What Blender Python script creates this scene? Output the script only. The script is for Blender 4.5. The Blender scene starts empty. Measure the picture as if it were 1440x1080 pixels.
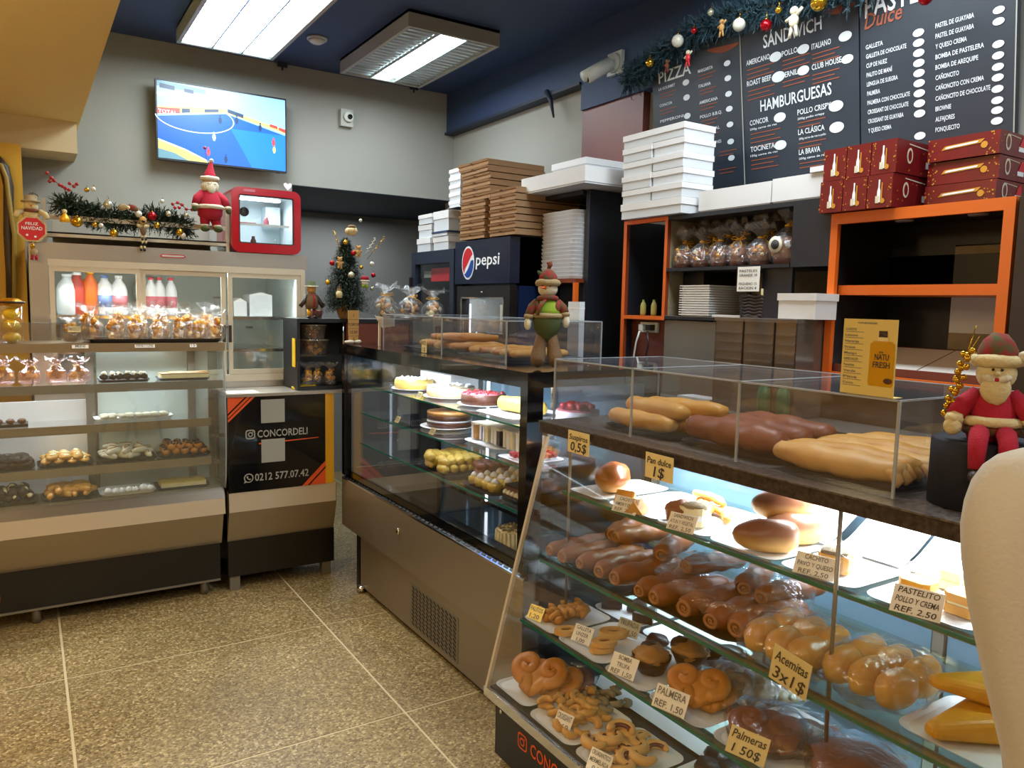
import bpy, math, random
from math import sin, cos, pi, radians, sqrt
from mathutils import Vector, Matrix, Euler, noise
rnd = random.Random(7)
C = bpy.context.scene.collection
S = bpy.context.scene

# ---------------------------------------------------------------- camera
F_PX, YAW, PITCH, ROLL = 1079.4, radians(32.483), radians(5.875), radians(1.263)
EYE = Vector((0, 0, 1.5))
_f = Vector((sin(YAW)*cos(PITCH), cos(YAW)*cos(PITCH), -sin(PITCH)))
_r = Vector((cos(YAW), -sin(YAW), 0)); _u = _r.cross(_f)
_r, _u = cos(ROLL)*_r + sin(ROLL)*_u, -sin(ROLL)*_r + cos(ROLL)*_u
cam_data = bpy.data.cameras.new('camera'); cam = bpy.data.objects.new('camera', cam_data); C.objects.link(cam)
cam_data.sensor_width = 36; cam_data.lens = F_PX/1440*36; cam_data.clip_start = 0.03
_m = Matrix((( _r.x, _u.x, -_f.x, 0), (_r.y, _u.y, -_f.y, 0), (_r.z, _u.z, -_f.z, 0), (0, 0, 0, 1)))
cam.matrix_world = Matrix.Translation(EYE) @ _m
S.camera = cam

def ray(x, y): return _f + _r*((x-720)/F_PX) - _u*((y-540)/F_PX)
def PX(x, y, c): d = ray(x, y); return EYE + d*((c-EYE.x)/d.x)     # where the sight line meets the plane x=c
def PY(x, y, c): d = ray(x, y); return EYE + d*((c-EYE.y)/d.y)
def PZ(x, y, c): d = ray(x, y); return EYE + d*((c-EYE.z)/d.z)
def PP(x, y, p, n): d = ray(x, y); n = Vector(n); return EYE + d*((Vector(p)-EYE).dot(n)/d.dot(n))

# ---------------------------------------------------------------- world, exposure, lights
S.view_settings.view_transform = 'Standard'; S.view_settings.look = 'None'
S.view_settings.gamma = 1; S.view_settings.use_curve_mapping = False
S.view_settings.exposure = 0.0
w = bpy.data.worlds.new('world'); S.world = w; w.use_nodes = True
w.node_tree.nodes['Background'].inputs[0].default_value = (0.75, 0.82, 1, 1)
w.node_tree.nodes['Background'].inputs[1].default_value = 0.10

def area(name, loc, sx, sy, power, color, rot=(0, 0, 0)):
    l = bpy.data.lights.new(name, 'AREA'); l.shape = 'RECTANGLE'; l.size = sx; l.size_y = sy
    l.energy = power; l.color = color
    if 'led' in name: l.spread = radians(125)
    o = bpy.data.objects.new(name, l); o.location = loc; o.rotation_euler = rot; C.objects.link(o); return o
COOL = (0.86, 0.95, 1.0); WARM = (1.0, 0.74, 0.38)
area('tube_light_near_television', (1.02, 4.05, 2.87), .5, 1.1, 22, COOL)
area('tube_light_over_cake_case', (1.98, 4.2, 2.86), .2, .9, 11, COOL)
area('fill_light_over_counter', (1.95, 1.5, 2.9), .5, 1.2, 42, COOL)  # unseen cool light, added as fill above the cases
def bulb(name, loc, r, power, color):
    l = bpy.data.lights.new(name, 'POINT'); l.shadow_soft_size = r; l.energy = power; l.color = color
    o = bpy.data.objects.new(name, l); o.location = loc; C.objects.link(o); return o
bulb('unseen_warm_lamp_left', (-1.0, 2.5, 2.1), .15, 36, WARM)  # unseen warm bulb, left bare so it also brightens the bulkhead
area('warm_fill_behind', (-0.3, -0.8, 2.38), 1.2, .8, 34, (1, .84, .6))  # added warm fill behind the camera, lights the case fronts
area('warm_lamp_far_left', (-1.5, 4.2, 2.2), .6, .6, 9, WARM)
area('unseen_recess_lamp', (2.2, 5.9, 2.2), .8, .5, 11, COOL)  # unseen, there to brighten the dark passage
area('fill_light_front_left', (-.9, 1.2, 2.38), .5, 1.2, 20, (1, .80, .48))  # added fill out of view at the left, warm in tone
area('fill_light_right_front', (2.0, -.6, 2.9), .5, 1.2, 30, COOL)  # added cool fill behind the camera, no fixture there
area('bread_case_led', (1.74, 1.12, 1.078), .03, 1.7, 24, (0.9, 0.97, 1.0), (0, 0, 0))
area('bread_case_low_fill_led', (1.80, 1.12, .650), .02, 1.7, 6.5, (0.75, 0.88, 1.0), (0, 0, 0))  # added fill under the middle shelf, no strip modelled for it
area('bread_case_floor_fill_led', (1.78, 1.12, .448), .02, 1.7, 2.6, (0.75, 0.88, 1.0), (0, 0, 0))  # added fill that lightens the goods on the case floor
area('bread_case_middle_fill_led', (1.80, 1.12, .862), .02, 1.7, 3.5, (0.75, 0.88, 1.0), (0, 0, 0))  # unseen fill under the top shelf, without a strip of its own
area('bread_case_back_led', (1.87, 1.15, 1.06), .03, 1.7, 4, (0.72, 0.87, 1.0), (0, radians(15), 0))
area('cake_case_led', (1.60, 3.05, 1.215), .03, 1.5, 9, (0.78, 0.86, 1.0), (0, radians(-25), 0))
area('pastry_case_led', (-0.1, 4.13, 1.238), 1.7, .03, 9, (0.86, 0.94, 1.0), (radians(-20), 0, 0))
area('fridge_cabinet_led', (0.7, 4.33, 1.63), 1.15, .03, 11, (0.92, 1, 0.97), (radians(-30), 0, 0))

# ---------------------------------------------------------------- materials
def lin(h):
    h = h.lstrip('#'); v = [int(h[i:i+2], 16)/255 for i in (0, 2, 4)]
    return tuple(c/12.92 if c <= .04045 else ((c+.055)/1.055)**2.4 for c in v) + (1,)
MAT = {}
def mt(name, col, rough=.5, metal=0, var=0, vs=8, bump=0, bs=40, emit=0, col2=None, spec=None, aniso=None, trans=0, coat=0, zramp=None, stretch=None):
    m = bpy.data.materials.new(name); m.use_nodes = True; N = m.node_tree.nodes; L = m.node_tree.links
    b = N['Principled BSDF']; c = lin(col) if isinstance(col, str) else col
    b.inputs['Base Color'].default_value = c; b.inputs['Roughness'].default_value = rough; b.inputs['Metallic'].default_value = metal
    if spec is not None: b.inputs['Specular IOR Level'].default_value = spec
    if coat: b.inputs['Coat Weight'].default_value = coat
    if trans: b.inputs['Transmission Weight'].default_value = trans
    if emit: b.inputs['Emission Color'].default_value = c; b.inputs['Emission Strength'].default_value = emit
    if var or bump or zramp:
        tc = N.new('ShaderNodeTexCoord'); mp = N.new('ShaderNodeMapping'); L.new(tc.outputs['Object'], mp.inputs[0])
        if stretch: mp.inputs['Scale'].default_value = stretch
    if var:
        n = N.new('ShaderNodeTexNoise'); n.inputs['Scale'].default_value = vs; n.inputs['Detail'].default_value = 5
        r = N.new('ShaderNodeValToRGB'); L.new(mp.outputs[0], n.inputs['Vector']); L.new(n.outputs['Fac'], r.inputs[0])
        c2 = lin(col2) if col2 else tuple(x*(1-var) for x in c[:3])+(1,)
        r.color_ramp.elements[0].position = .5-.25/max(var, .3)*.5; r.color_ramp.elements[1].position = .5+.25/max(var, .3)*.5
        r.color_ramp.elements[0].color = c2; r.color_ramp.elements[1].color = c
        L.new(r.outputs[0], b.inputs['Base Color'])
    if zramp:
        sp = N.new('ShaderNodeSeparateXYZ'); L.new(tc.outputs['Generated'], sp.inputs[0])
        r2 = N.new('ShaderNodeValToRGB'); L.new(sp.outputs['Z'], r2.inputs[0])
        e = r2.color_ramp.elements; e[0].position = zramp[0][0]; e[0].color = lin(zramp[0][1]); e[1].position = zramp[1][0]; e[1].color = lin(zramp[1][1])
        if var:
            mx = N.new('ShaderNodeMix'); mx.data_type = 'RGBA'; mx.inputs[0].default_value = .5
            L.new(r.outputs[0], mx.inputs[6]); L.new(r2.outputs[0], mx.inputs[7]); L.new(mx.outputs[2], b.inputs['Base Color'])
        else: L.new(r2.outputs[0], b.inputs['Base Color'])
    if bump:
        n2 = N.new('ShaderNodeTexNoise'); n2.inputs['Scale'].default_value = bs; n2.inputs['Detail'].default_value = 4
        bp = N.new('ShaderNodeBump'); bp.inputs['Strength'].default_value = bump; bp.inputs['Distance'].default_value = .01
        L.new(mp.outputs[0], n2.inputs['Vector']); L.new(n2.outputs['Fac'], bp.inputs['Height']); L.new(bp.outputs[0], b.inputs['Normal'])
    MAT[name] = m; return m
def glass(name, tint='#ffffff', refl=.12, rough=.0, bump=0, bs=30, opac=None):
    m = bpy.data.materials.new(name); m.use_nodes = True; N = m.node_tree.nodes; L = m.node_tree.links
    N.remove(N['Principled BSDF']); out = N['Material Output']
    t = N.new('ShaderNodeBsdfTransparent'); t.inputs[0].default_value = lin(tint)
    g = N.new('ShaderNodeBsdfGlossy'); g.inputs['Roughness'].default_value = rough; g.inputs[0].default_value = (.95, .98, 1, 1)
    mx = N.new('ShaderNodeMixShader'); lw = N.new('ShaderNodeLayerWeight'); lw.inputs[0].default_value = .5
    pw = N.new('ShaderNodeMath'); pw.operation = 'POWER'; pw.inputs[1].default_value = 4.5; L.new(lw.outputs['Facing'], pw.inputs[0])
    ma = N.new('ShaderNodeMath'); ma.operation = 'MULTIPLY_ADD'; ma.inputs[1].default_value = .9; ma.inputs[2].default_value = .03+refl*.25; ma.use_clamp = True
    L.new(pw.outputs[0], ma.inputs[0]); L.new(ma.outputs[0], mx.inputs[0]); L.new(t.outputs[0], mx.inputs[1]); L.new(g.outputs[0], mx.inputs[2])
    last = mx
    if opac:
        d = N.new('ShaderNodeBsdfDiffuse'); d.inputs[0].default_value = lin(opac[0]); m2 = N.new('ShaderNodeMixShader'); m2.inputs[0].default_value = opac[1]
        L.new(mx.outputs[0], m2.inputs[1]); L.new(d.outputs[0], m2.inputs[2]); last = m2
    if bump:
        tc = N.new('ShaderNodeTexCoord'); n2 = N.new('ShaderNodeTexNoise'); n2.inputs['Scale'].default_value = bs; n2.inputs['Detail'].default_value = 3
        bp = N.new('ShaderNodeBump'); bp.inputs['Strength'].default_value = bump; bp.inputs['Distance'].default_value = .02
        L.new(tc.outputs['Object'], n2.inputs[0]); L.new(n2.outputs['Fac'], bp.inputs['Height'])
        L.new(bp.outputs[0], g.inputs['Normal']); L.new(bp.outputs[0], lw.inputs['Normal'])
    L.new(last.outputs[0], out.inputs[0]); MAT[name] = m; return m

mt('wall_grey', '#94948d', .85, var=.06, vs=2, bump=.05, bs=60)
mt('wall_recess', '#858480', .85)
mt('wall_yellow', '#c79a2c', .6, var=.12, vs=3)
mt('bulkhead', '#d9bd78', .8, var=.06, vs=2)
mt('bulkhead_face', '#bba984', .8)
mt('navy', '#2b3e60', .65, bump=.04, bs=25)
mt('navy_dark', '#1a2436', .6)
mt('red_wood', '#83401f', .45, var=.35, vs=3, col2='#5a3138', stretch=(1, 1, .3))
mt('store_wall', '#b98f45', .7)
mt('steel', '#b5ada2', .3, .65, bump=.02, bs=200, stretch=(1, 1, .02))
mt('steel_tan', '#9a8a6f', .36, .5)
mt('steel_dull', '#8a857c', .42, .6)
mt('steel_cake', '#94897b', .36, .6, bump=.015, bs=150, stretch=(.02, .02, 1))
mt('chrome', '#d8d8d8', .12, 1)
mt('black', '#191615', .38)
mt('black_panel', '#14110f', .32)
mt('black_gloss', '#0c0d10', .12, coat=.5)
mt('black_board', '#16181d', .45)
mt('cabinet_dark', '#1b2029', .38)
mt('white', '#dedede', .5); mt('white_gloss', '#e8e8e6', .2); mt('white_warm', '#d8cbb4', .5)
mt('box_white', '#cfd4d8', .6, var=.04, vs=3)
mt('paper', '#e9e7e0', .7)
mt('card_print', '#f4efe4', .6)
mt('card_yellow', '#e3cf93', .6)
mt('ink', '#33302f', .7)
mt('ink_grey', '#77736c', .7)
mt('frame_cream', '#c9bda6', .4, .2)
mt('orange', '#d8641a', .38)
mt('orange_flat', '#e0561f', .5)
mt('brown_shelf', '#7a3418', .4)
mt('yellow', '#d9a315', .45)
mt('kraft', '#a98560', .75, var=.12, vs=9)
mt('kraft_edge', '#6b4c34', .8)
mt('styro', '#c9ccd2', .55)
mt('fridge_blue', '#142447', .3)
mt('fridge_header', '#101a33', .25)
mt('logo_red', '#c8202c', .4); mt('logo_blue', '#16449a', .4); mt('logo_white', '#eef2f6', .4)
mt('red', '#b3141d', .3); mt('red_gloss', '#a80f1c', .15, coat=.6); mt('red_felt', '#a3122c', .9, bump=.2, bs=200)
mt('red_ball', '#a6101c', .18, .6); mt('gold_ball', '#c79b2b', .18, .85); mt('silver_ball', '#b9b9a4', .22, .6); mt('white_ball', '#cfcfc0', .3)
mt('gold_foil', '#e09c1c', .3, .45, bump=.5, bs=60, var=.5, vs=30, col2='#8a4a14')
mt('gold_bright', '#f2b322', .35, .3, bump=.4, bs=60)
mt('brown_paper', '#4a2a1c', .5, var=.3, vs=20)
mt('needles', '#1f3524', .7, var=.3, vs=20); mt('needles_blue', '#22424e', .7, var=.3, vs=20)
mt('berry', '#9c1f22', .3); mt('twig', '#5b4228', .8)
mt('felt_white', '#cfc6ae', .95, bump=.4, bs=120); mt('felt_cream', '#cdbb8c', .95, bump=.35, bs=120)
mt('skin', '#c99a72', .7); mt('felt_green', '#46502a', .9, bump=.2, bs=150); mt('felt_lime', '#7f9a26', .9); mt('felt_brown', '#6f553a', .95, bump=.3, bs=120)
mt('plaid', '#8c1f22', .9, var=.8, vs=60, col2='#43502a'); mt('felt_tan', '#9a8660', .95, bump=.3, bs=120)
mt('eye', '#050505', .2); mt('nose', '#d2691e', .6)
mt('concrete', '#7d7263', .85, var=.15, vs=5)
mt('granite', '#483c37', .35, var=.7, vs=90, col2='#211b1a')
mt('granite_top', '#6f6660', .3, var=.6, vs=80, col2='#38312e')
mt('tray_dark', '#1d2130', .4, .3); mt('tray_white', '#dfe2e4', .45); mt('tray_black', '#1a1414', .35)
mt('velvet', '#1c1d2b', .8, var=.3, vs=12, bump=.1, bs=100)
mt('chair_fabric', '#bdb6aa', .9, bump=.1, bs=200, var=.05, vs=2)
mt('wood_dark', '#2c1d14', .5)
mt('crust_ham', '#7d4520', .42, var=.5, vs=9, col2='#94552a', bump=.3, bs=30, coat=.12)
mt('crust_ham_end', '#a06a3c', .5, var=.2, vs=20); mt('filling_dark', '#3c1c10', .5)
mt('crust_gold', '#d4923a', .45, var=.35, vs=12, col2='#a8601f', bump=.2, bs=40)
mt('crust_pale', '#e3b055', .5, var=.25, vs=14, col2='#bb7c2c', bump=.4, bs=24)
mt('dough_cream', '#efc47c', .5, var=.2, vs=10, col2='#cf9444', bump=.35, bs=22)
mt('crust_cacho', '#9a5c3c', .45, var=.5, vs=9, col2='#743b25', bump=.4, bs=22)
mt('bun', '#8a4a20', .3, var=.15, vs=6, zramp=((.2, '#e2b257'), (.55, '#8b4a22')), bump=.06, bs=30)
mt('roll_bun', '#d79b42', .35, var=.12, vs=8, zramp=((.1, '#f0cd78'), (.85, '#c98a38')), bump=.06, bs=30)
mt('cornflour', '#e0a31d', .45, var=.2, vs=20, col2='#c98610', bump=.15, bs=60)
mt('crumb', '#e9d9a8', .7, var=.2, vs=30); mt('cream', '#e8dcae', .5, bump=.3, bs=40, var=.1, vs=20)
mt('choc', '#2a1610', .35, var=.3, vs=30, bump=.3, bs=50); mt('choc_light', '#5b3120', .4, var=.4, vs=30, bump=.4, bs=50)
mt('cookie', '#c9923c', .55, var=.4, vs=30, col2='#a96b25', bump=.4, bs=60); mt('jam', '#5c0e12', .15, coat=.6)
mt('strawberry', '#a51624', .3, bump=.3, bs=90, coat=.5); mt('mousse_pink', '#c66b78', .4, var=.2, vs=20)
mt('cake_cream', '#ded6bd', .5, bump=.35, bs=50, var=.15, vs=25); mt('cake_white', '#dfe0e4', .45, bump=.15, bs=40)
mt('caramel', '#b4813e', .45, var=.3, vs=20); mt('icing_yellow', '#dcc25a', .5, bump=.35, bs=60, var=.25, vs=30, col2='#b8963a')
mt('coconut', '#9a8d72', .8, bump=.4, bs=80, var=.3, vs=30)
mt('bin_back', '#4a3a30', .35, .3)
mt('led', (0.85, .95, 1, 1), emit=9); mt('led_soft', (0.8, .9, 1, 1), emit=4)
mt('tube_on', (0.9, 1.0, 1.0, 1), emit=9); mt('diffuser', '#c4cfd0', .35); mt('louver', '#b9c4c9', .3, .4)
mt('fridge_inside', '#c9d6d6', .5); mt('fridge_back', '#c6d0ca', .6)
mt('steel_bright', '#d6cab4', .3, .4)
mt('ledge_steel', '#756b5e', .35, .4)
mt('plastic_grey', '#9a9a92', .5); mt('plastic_white', '#bfc4bd', .45); mt('lens', '#0b0c10', .1)
mt('juice_orange', '#d4631e', .35); mt('juice_red', '#a8382c', .4); mt('cap_red', '#c03a48', .4); mt('milk', '#d6d9dc', .4); mt('label_blue', '#5873a8', .4)
mt('candy_yellow', '#d9b51f', .4)
mt('grout', '#cfc09a', .7)
mt('cable', '#2b1a10', .5); mt('pipe', '#8f7a35', .5)
mt('pot', '#6b4428', .8, bump=.3, bs=50); mt('sack', '#b98e52', .9, bump=.3, bs=120)
mt('drip', '#8f8160', .8)
mt('bottle_oil', '#c68f10', .25); mt('flyer', '#d9bf6c', .5); mt('lime_cap', '#a8a95c', .5); mt('green_thing', '#13623f', .4)
mt('box_red', '#7c1516', .35, var=.35, vs=12, col2='#5d0f14'); mt('speck', '#c98a2b', .4)
mt('tag_gold_glow', '#f0cf6a', .35, emit=.25)  # a card, no lamp: its shine is put in as faint emission
glass('glass', refl=.10); glass('glass_green', '#e4f2ec', refl=.25)
glass('glass_curve', '#eef4f2', refl=.35, opac=('#c9d0ce', .05)); glass('acrylic', '#f8f8f9', refl=.12, opac=('#b9bcc4', .03))
glass('rear_glass', '#b9d6e6', refl=.2, opac=('#86aac0', .45))  # frosted panes, with the cases' bluish lit haze put into their colour
glass('cello', '#ffffff', refl=.35, rough=.12, bump=1.0, bs=35, opac=('#dfe0e4', .05))
glass('cello_fine', '#ffffff', refl=.15, rough=.12, bump=.7, bs=22, opac=('#e6e6e6', .015))
glass('cello_gold', '#fff3dc', refl=.25, rough=.12, bump=1.0, bs=30, opac=('#d99a30', .12))
glass('cello_pink', '#ffeeee', refl=.4, rough=.12, bump=1.0, bs=35, opac=('#e7b9b4', .14))
glass('acrylic_edge', '#c9cfd4', refl=.6, rough=.2, opac=('#ccd2d6', .45))
glass('glass_edge', '#4fb3a2', refl=.4, rough=.1, opac=('#157a66', .7))
glass('bin', '#cfc6bd', refl=.6, rough=.15, opac=('#8a7f76', .3))
glass('clear_tub', '#efe9e4', refl=.5, rough=.1, opac=('#c9b6a4', .2))

# floor: aggregate in cement
m = mt('terrazzo', '#8b7b5c', .42)
N = m.node_tree.nodes; L = m.node_tree.links; b = N['Principled BSDF']
tc = N.new('ShaderNodeTexCoord')
v = N.new('ShaderNodeTexVoronoi'); v.inputs['Scale'].default_value = 130; L.new(tc.outputs['Object'], v.inputs['Vector'])
sp = N.new('ShaderNodeSeparateColor'); L.new(v.outputs['Color'], sp.inputs[0])
r = N.new('ShaderNodeValToRGB'); e = r.color_ramp.elements
e[0].position = .0; e[0].color = lin('#68552f'); e[1].position = 1; e[1].color = lin('#cbb487')
for p, c in ((.3, '#87724a'), (.7, '#9b8759'), (.9, '#b09c70')): q = e.new(p); q.color = lin(c)
L.new(sp.outputs[0], r.inputs[0])
n = N.new('ShaderNodeTexNoise'); n.inputs['Scale'].default_value = 2.2; n.inputs['Detail'].default_value = 5; L.new(tc.outputs['Object'], n.inputs[0])
mp = N.new('ShaderNodeMapRange'); mp.inputs[1].default_value = .3; mp.inputs[2].default_value = .7; mp.inputs[3].default_value = .8; mp.inputs[4].default_value = 1.1; L.new(n.outputs[0], mp.inputs[0])
mx = N.new('ShaderNodeMix'); mx.data_type = 'RGBA'; mx.blend_type = 'MULTIPLY'; mx.inputs[0].default_value = 1
L.new(r.outputs[0], mx.inputs[6]); L.new(mp.outputs[0], mx.inputs[7]); L.new(mx.outputs[2], b.inputs['Base Color'])

# ---------------------------------------------------------------- mesh builder
_tc = {}
def glyphs(s):
    if s not in _tc:
        cu = bpy.data.curves.new('t', 'FONT'); cu.body = s; cu.size = 1; cu.resolution_u = 2; cu.offset = .012
        o = bpy.data.objects.new('t', cu); me = o.to_mesh()
        V = [v.co.copy() for v in me.vertices]; Fc = [tuple(p.vertices) for p in me.polygons]
        o.to_mesh_clear(); bpy.data.objects.remove(o); bpy.data.curves.remove(cu)
        xs = [v.x for v in V] or [0, 1]
        _tc[s] = (V, Fc, min(xs), max(xs))
    return _tc[s]

class MB:
    def __init__(s): s.v = []; s.f = []; s.mi = []; s.sm = []; s.mats = []
    def k(s, m):
        if m not in s.mats: s.mats.append(m)
        return s.mats.index(m)
    def add(s, V, Fc, m, smooth=False, M=None):
        o = len(s.v); i = s.k(m)
        for q in V: q = Vector(q); s.v.append(M @ q if M else q)
        for f in Fc: s.f.append(tuple(o+a for a in f)); s.mi.append(i); s.sm.append(smooth)
        return s
    def b(s, x0, x1, y0, y1, z0, z1, m, M=None, bev=0):
        if bev:
            P = []; q = bev
            return s.prism([(x0+q, y0), (x1-q, y0), (x1, y0+q), (x1, y1-q), (x1-q, y1), (x0+q, y1), (x0, y1-q), (x0, y0+q)], 'z', z0, z1, m, M)
        V = [(x0,y0,z0),(x1,y0,z0),(x1,y1,z0),(x0,y1,z0),(x0,y0,z1),(x1,y0,z1),(x1,y1,z1),(x0,y1,z1)]
        return s.add(V, [(0,3,2,1),(4,5,6,7),(0,1,5,4),(1,2,6,5),(2,3,7,6),(3,0,4,7)], m, False, M)
    def prism(s, poly, ax, a0, a1, m, M=None, smooth=False, cap=True):
        n = len(poly)
        def P(p, a): return {'z': (p[0], p[1], a), 'x': (a, p[0], p[1]), 'y': (p[0], a, p[1])}[ax]
        V = [P(p, a0) for p in poly]+[P(p, a1) for p in poly]
        Fc = [(i, (i+1) % n, n+(i+1) % n, n+i) for i in range(n)]
        s.add(V, Fc, m, smooth, M)
        if cap: s.add(V, [tuple(range(n-1, -1, -1)), tuple(range(n, 2*n))], m, False, M)
        return s
    def sheet(s, poly, ax, a0, a1, m, t=0, M=None, smooth=True):       # open profile swept along an axis
        n = len(poly)
        def P(p, a): return {'z': (p[0], p[1], a), 'x': (a, p[0], p[1]), 'y': (p[0], a, p[1])}[ax]
        return s.add([P(p, a0) for p in poly]+[P(p, a1) for p in poly], [(i, i+1, n+i+1, n+i) for i in range(n-1)], m, smooth, M)
    def lathe(s, prof, c, m, n=16, M=None, smooth=True, sx=1, sy=1, jit=0):
        V = []; Fc = []
        for r, z in prof:
            for i in range(n):
                a = 2*pi*i/n; rr = r*(1+jit*noise.noise(Vector((3*cos(a), 3*sin(a), z*30+c[0]*9)))) if jit else r
                V.append((c[0]+rr*cos(a)*sx, c[1]+rr*sin(a)*sy, c[2]+z))
        for j in range(len(prof)-1):
            for i in range(n): Fc.append((j*n+i, j*n+(i+1) % n, (j+1)*n+(i+1) % n, (j+1)*n+i))
        if prof[0][0] > 1e-5: Fc.append(tuple(range(n-1, -1, -1)))
        if prof[-1][0] > 1e-5: Fc.append(tuple((len(prof)-1)*n+i for i in range(n)))
        return s.add(V, Fc, m, smooth, M)
    def cyl(s, c, r, h, m, n=16, M=None, r2=None):
        a = r; bb = r if r2 is None else r2
        s.lathe([(a, 0), (bb, h)], c, m, n, M, True); return s
    def tube(s, pts, r, m, n=8, closed=False, M=None, flat=1, cap=True, jit=0):
        pts = [Vector(p) for p in pts]; R = r if isinstance(r, (list, tuple)) else [r]*len(pts)
        V = []; k = len(pts); up = None
        for i, p in enumerate(pts):
            a = pts[(i-1) % k] if (closed or i > 0) else p; bq = pts[(i+1) % k] if (closed or i < k-1) else p
            d = (bq-a).normalized() if (bq-a).length > 1e-9 else Vector((0, 0, 1))
            if up is None: up = Vector((0, 0, 1)) if abs(d.z) < .9 else Vector((1, 0, 0))
            sd = d.cross(up).normalized(); u2 = sd.cross(d).normalized(); up = u2
            for j in range(n):
                t = 2*pi*j/n; q = sd*cos(t)*R[i]+u2*sin(t)*R[i]*flat
                if jit: q = q*(1+jit*noise.noise((p+q)*40))
                V.append(p+q)
        Fc = []
        for i in range(k if closed else k-1):
            for j in range(n): Fc.append((i*n+j, i*n+(j+1) % n, ((i+1) % k)*n+(j+1) % n, ((i+1) % k)*n+j))
        if cap and not closed: Fc += [tuple(range(n-1, -1, -1)), tuple((k-1)*n+j for j in range(n))]
        return s.add(V, Fc, m, True, M)
    def ell(s, c, r, m, rot=None, nu=14, nv=9, nz=0, ns=12, M=None, p=1, zcut=None):
        r = (r, r, r) if not isinstance(r, (tuple, list)) else r
        c = Vector(c); V = []; Fc = []; E = Euler(rot).to_matrix() if rot else None; sd = c*7.3
        def sp(x): return math.copysign(abs(x)**p, x)
        for j in range(nv+1):
            ph = -pi/2+pi*j/nv
            for i in range(nu):
                a = 2*pi*i/nu; d = Vector((sp(cos(ph))*sp(cos(a)), sp(cos(ph))*sp(sin(a)), sp(sin(ph))))
                if nz: d = d*(1+nz*noise.noise(d*ns*.15+sd))
                q = Vector((d.x*r[0], d.y*r[1], d.z*r[2]))
                if zcut is not None and q.z < zcut: q.z = zcut
                if E: q = E @ q
                V.append(c+q)
        for j in range(nv):
            for i in range(nu): Fc.append((j*nu+i, j*nu+(i+1) % nu, (j+1)*nu+(i+1) % nu, (j+1)*nu+i))
        return s.add(V, Fc, m, True, M)
    def text(s, t, o, right, up, h, m, width=None, align='l', off=.0012, slant=0):
        V, Fc, x0, x1 = glyphs(t); right = Vector(right).normalized(); up = Vector(up).normalized(); nrm = right.cross(up)
        k = h/.69; kx = k if width is None else width/max(x1-x0, 1e-4)
        W = (x1-x0)*kx; sh = {'l': 0, 'c': -W/2, 'r': -W}[align]; o = Vector(o)+nrm*off
        return s.add([o+right*((q.x-x0)*kx+sh+slant*q.y*k)+up*(q.y*k) for q in V], Fc, m)
    def poly2(s, pts, o, right, up, m, off=.001):
        right = Vector(right).normalized(); up = Vector(up).normalized(); nrm = right.cross(up); o = Vector(o)+nrm*off
        return s.add([o+right*a+up*b_ for a, b_ in pts], [tuple(range(len(pts)))], m)
    def disc(s, c, rx, ry, o, right, up, m, off=.001, n=20, a0=0, a1=2*pi):
        return s.poly2([(c[0]+rx*cos(a0+(a1-a0)*i/n), c[1]+ry*sin(a0+(a1-a0)*i/n)) for i in range(n)], o, right, up, m, off)
    def build(s, name, parent=None, origin=None):
        me = bpy.data.meshes.new(name); o = Vector(origin) if origin is not None else Vector((0, 0, 0))
        me.from_pydata([q-o for q in s.v], [], s.f)
        for a in s.mats: me.materials.append(MAT[a])
        me.polygons.foreach_set('material_index', s.mi); me.polygons.foreach_set('use_smooth', s.sm); me.update()
        ob = bpy.data.objects.new(name, me); C.objects.link(ob)
        if parent: ob.parent = parent
        elif origin is not None: ob.location = o
        return ob

def tag(o, label, cat, group=None, kind=None):
    if label: o['label'] = label
    if cat: o['category'] = cat
    if group: o['group'] = group
    if kind: o['kind'] = kind
    return o
def thing(name, label, cat, loc=(0, 0, 0), rz=0, group=None):
    o = bpy.data.objects.new(name, None); C.objects.link(o); o.location = loc; o.rotation_euler = (0, 0, rz); o.empty_display_size = .05
    return tag(o, label, cat, group)
def part(root, name, mb, label=None):          # mb in the thing's own coordinates
    o = mb.build(name, root)
    if label: o['label'] = label
    return o
def wpart(root, name, mb, label=None):         # mb in world coordinates
    o = mb.build(name, root, origin=root_loc(root))
    if label: o['label'] = label
    return o
def root_loc(o):
    v = Vector(o.location)
    while o.parent: o = o.parent; v = v+Vector(o.location)
    return v
def solo(name, mb, label, cat, origin, group=None): return tag(mb.build(name, None, origin), label, cat, group)
def struct(name, mb, parent=None):
    o = mb.build(name, parent)
    if not parent: o['kind'] = 'structure'
    return o
def dup(root, loc, rz=None, label=None, group=None, sc=None, rot=None):
    def cp(o, par):
        c = o.copy(); C.objects.link(c)
        if par: c.parent = par
        for ch in o.children: cp(ch, c)
        return c
    r = cp(root, None); r.location = loc
    if rz is not None: r.rotation_euler = (0, 0, rz)
    if rot: r.rotation_euler = rot
    if sc: r.scale = (sc, sc, sc) if not isinstance(sc, tuple) else sc
    if label: r['label'] = label
    if group: r['group'] = group
    return r
_used = set()
def place(proto, loc, rz=0, label=None, group=None, sc=None, rot=None):  # first use moves the prototype itself
    if proto.name not in _used:
        _used.add(proto.name); proto.location = loc; proto.rotation_euler = rot or (0, 0, rz)
        if sc: proto.scale = (sc, sc, sc) if not isinstance(sc, tuple) else sc
        if label: proto['label'] = label
        if group: proto['group'] = group
        return proto
    return dup(proto, loc, rz, label, group, sc, rot)
def TR(loc=(0, 0, 0), rot=(0, 0, 0)): return Matrix.Translation(loc) @ Euler(rot).to_matrix().to_4x4()
XA, YA, ZA = Vector((1, 0, 0)), Vector((0, 1, 0)), Vector((0, 0, 1))
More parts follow.
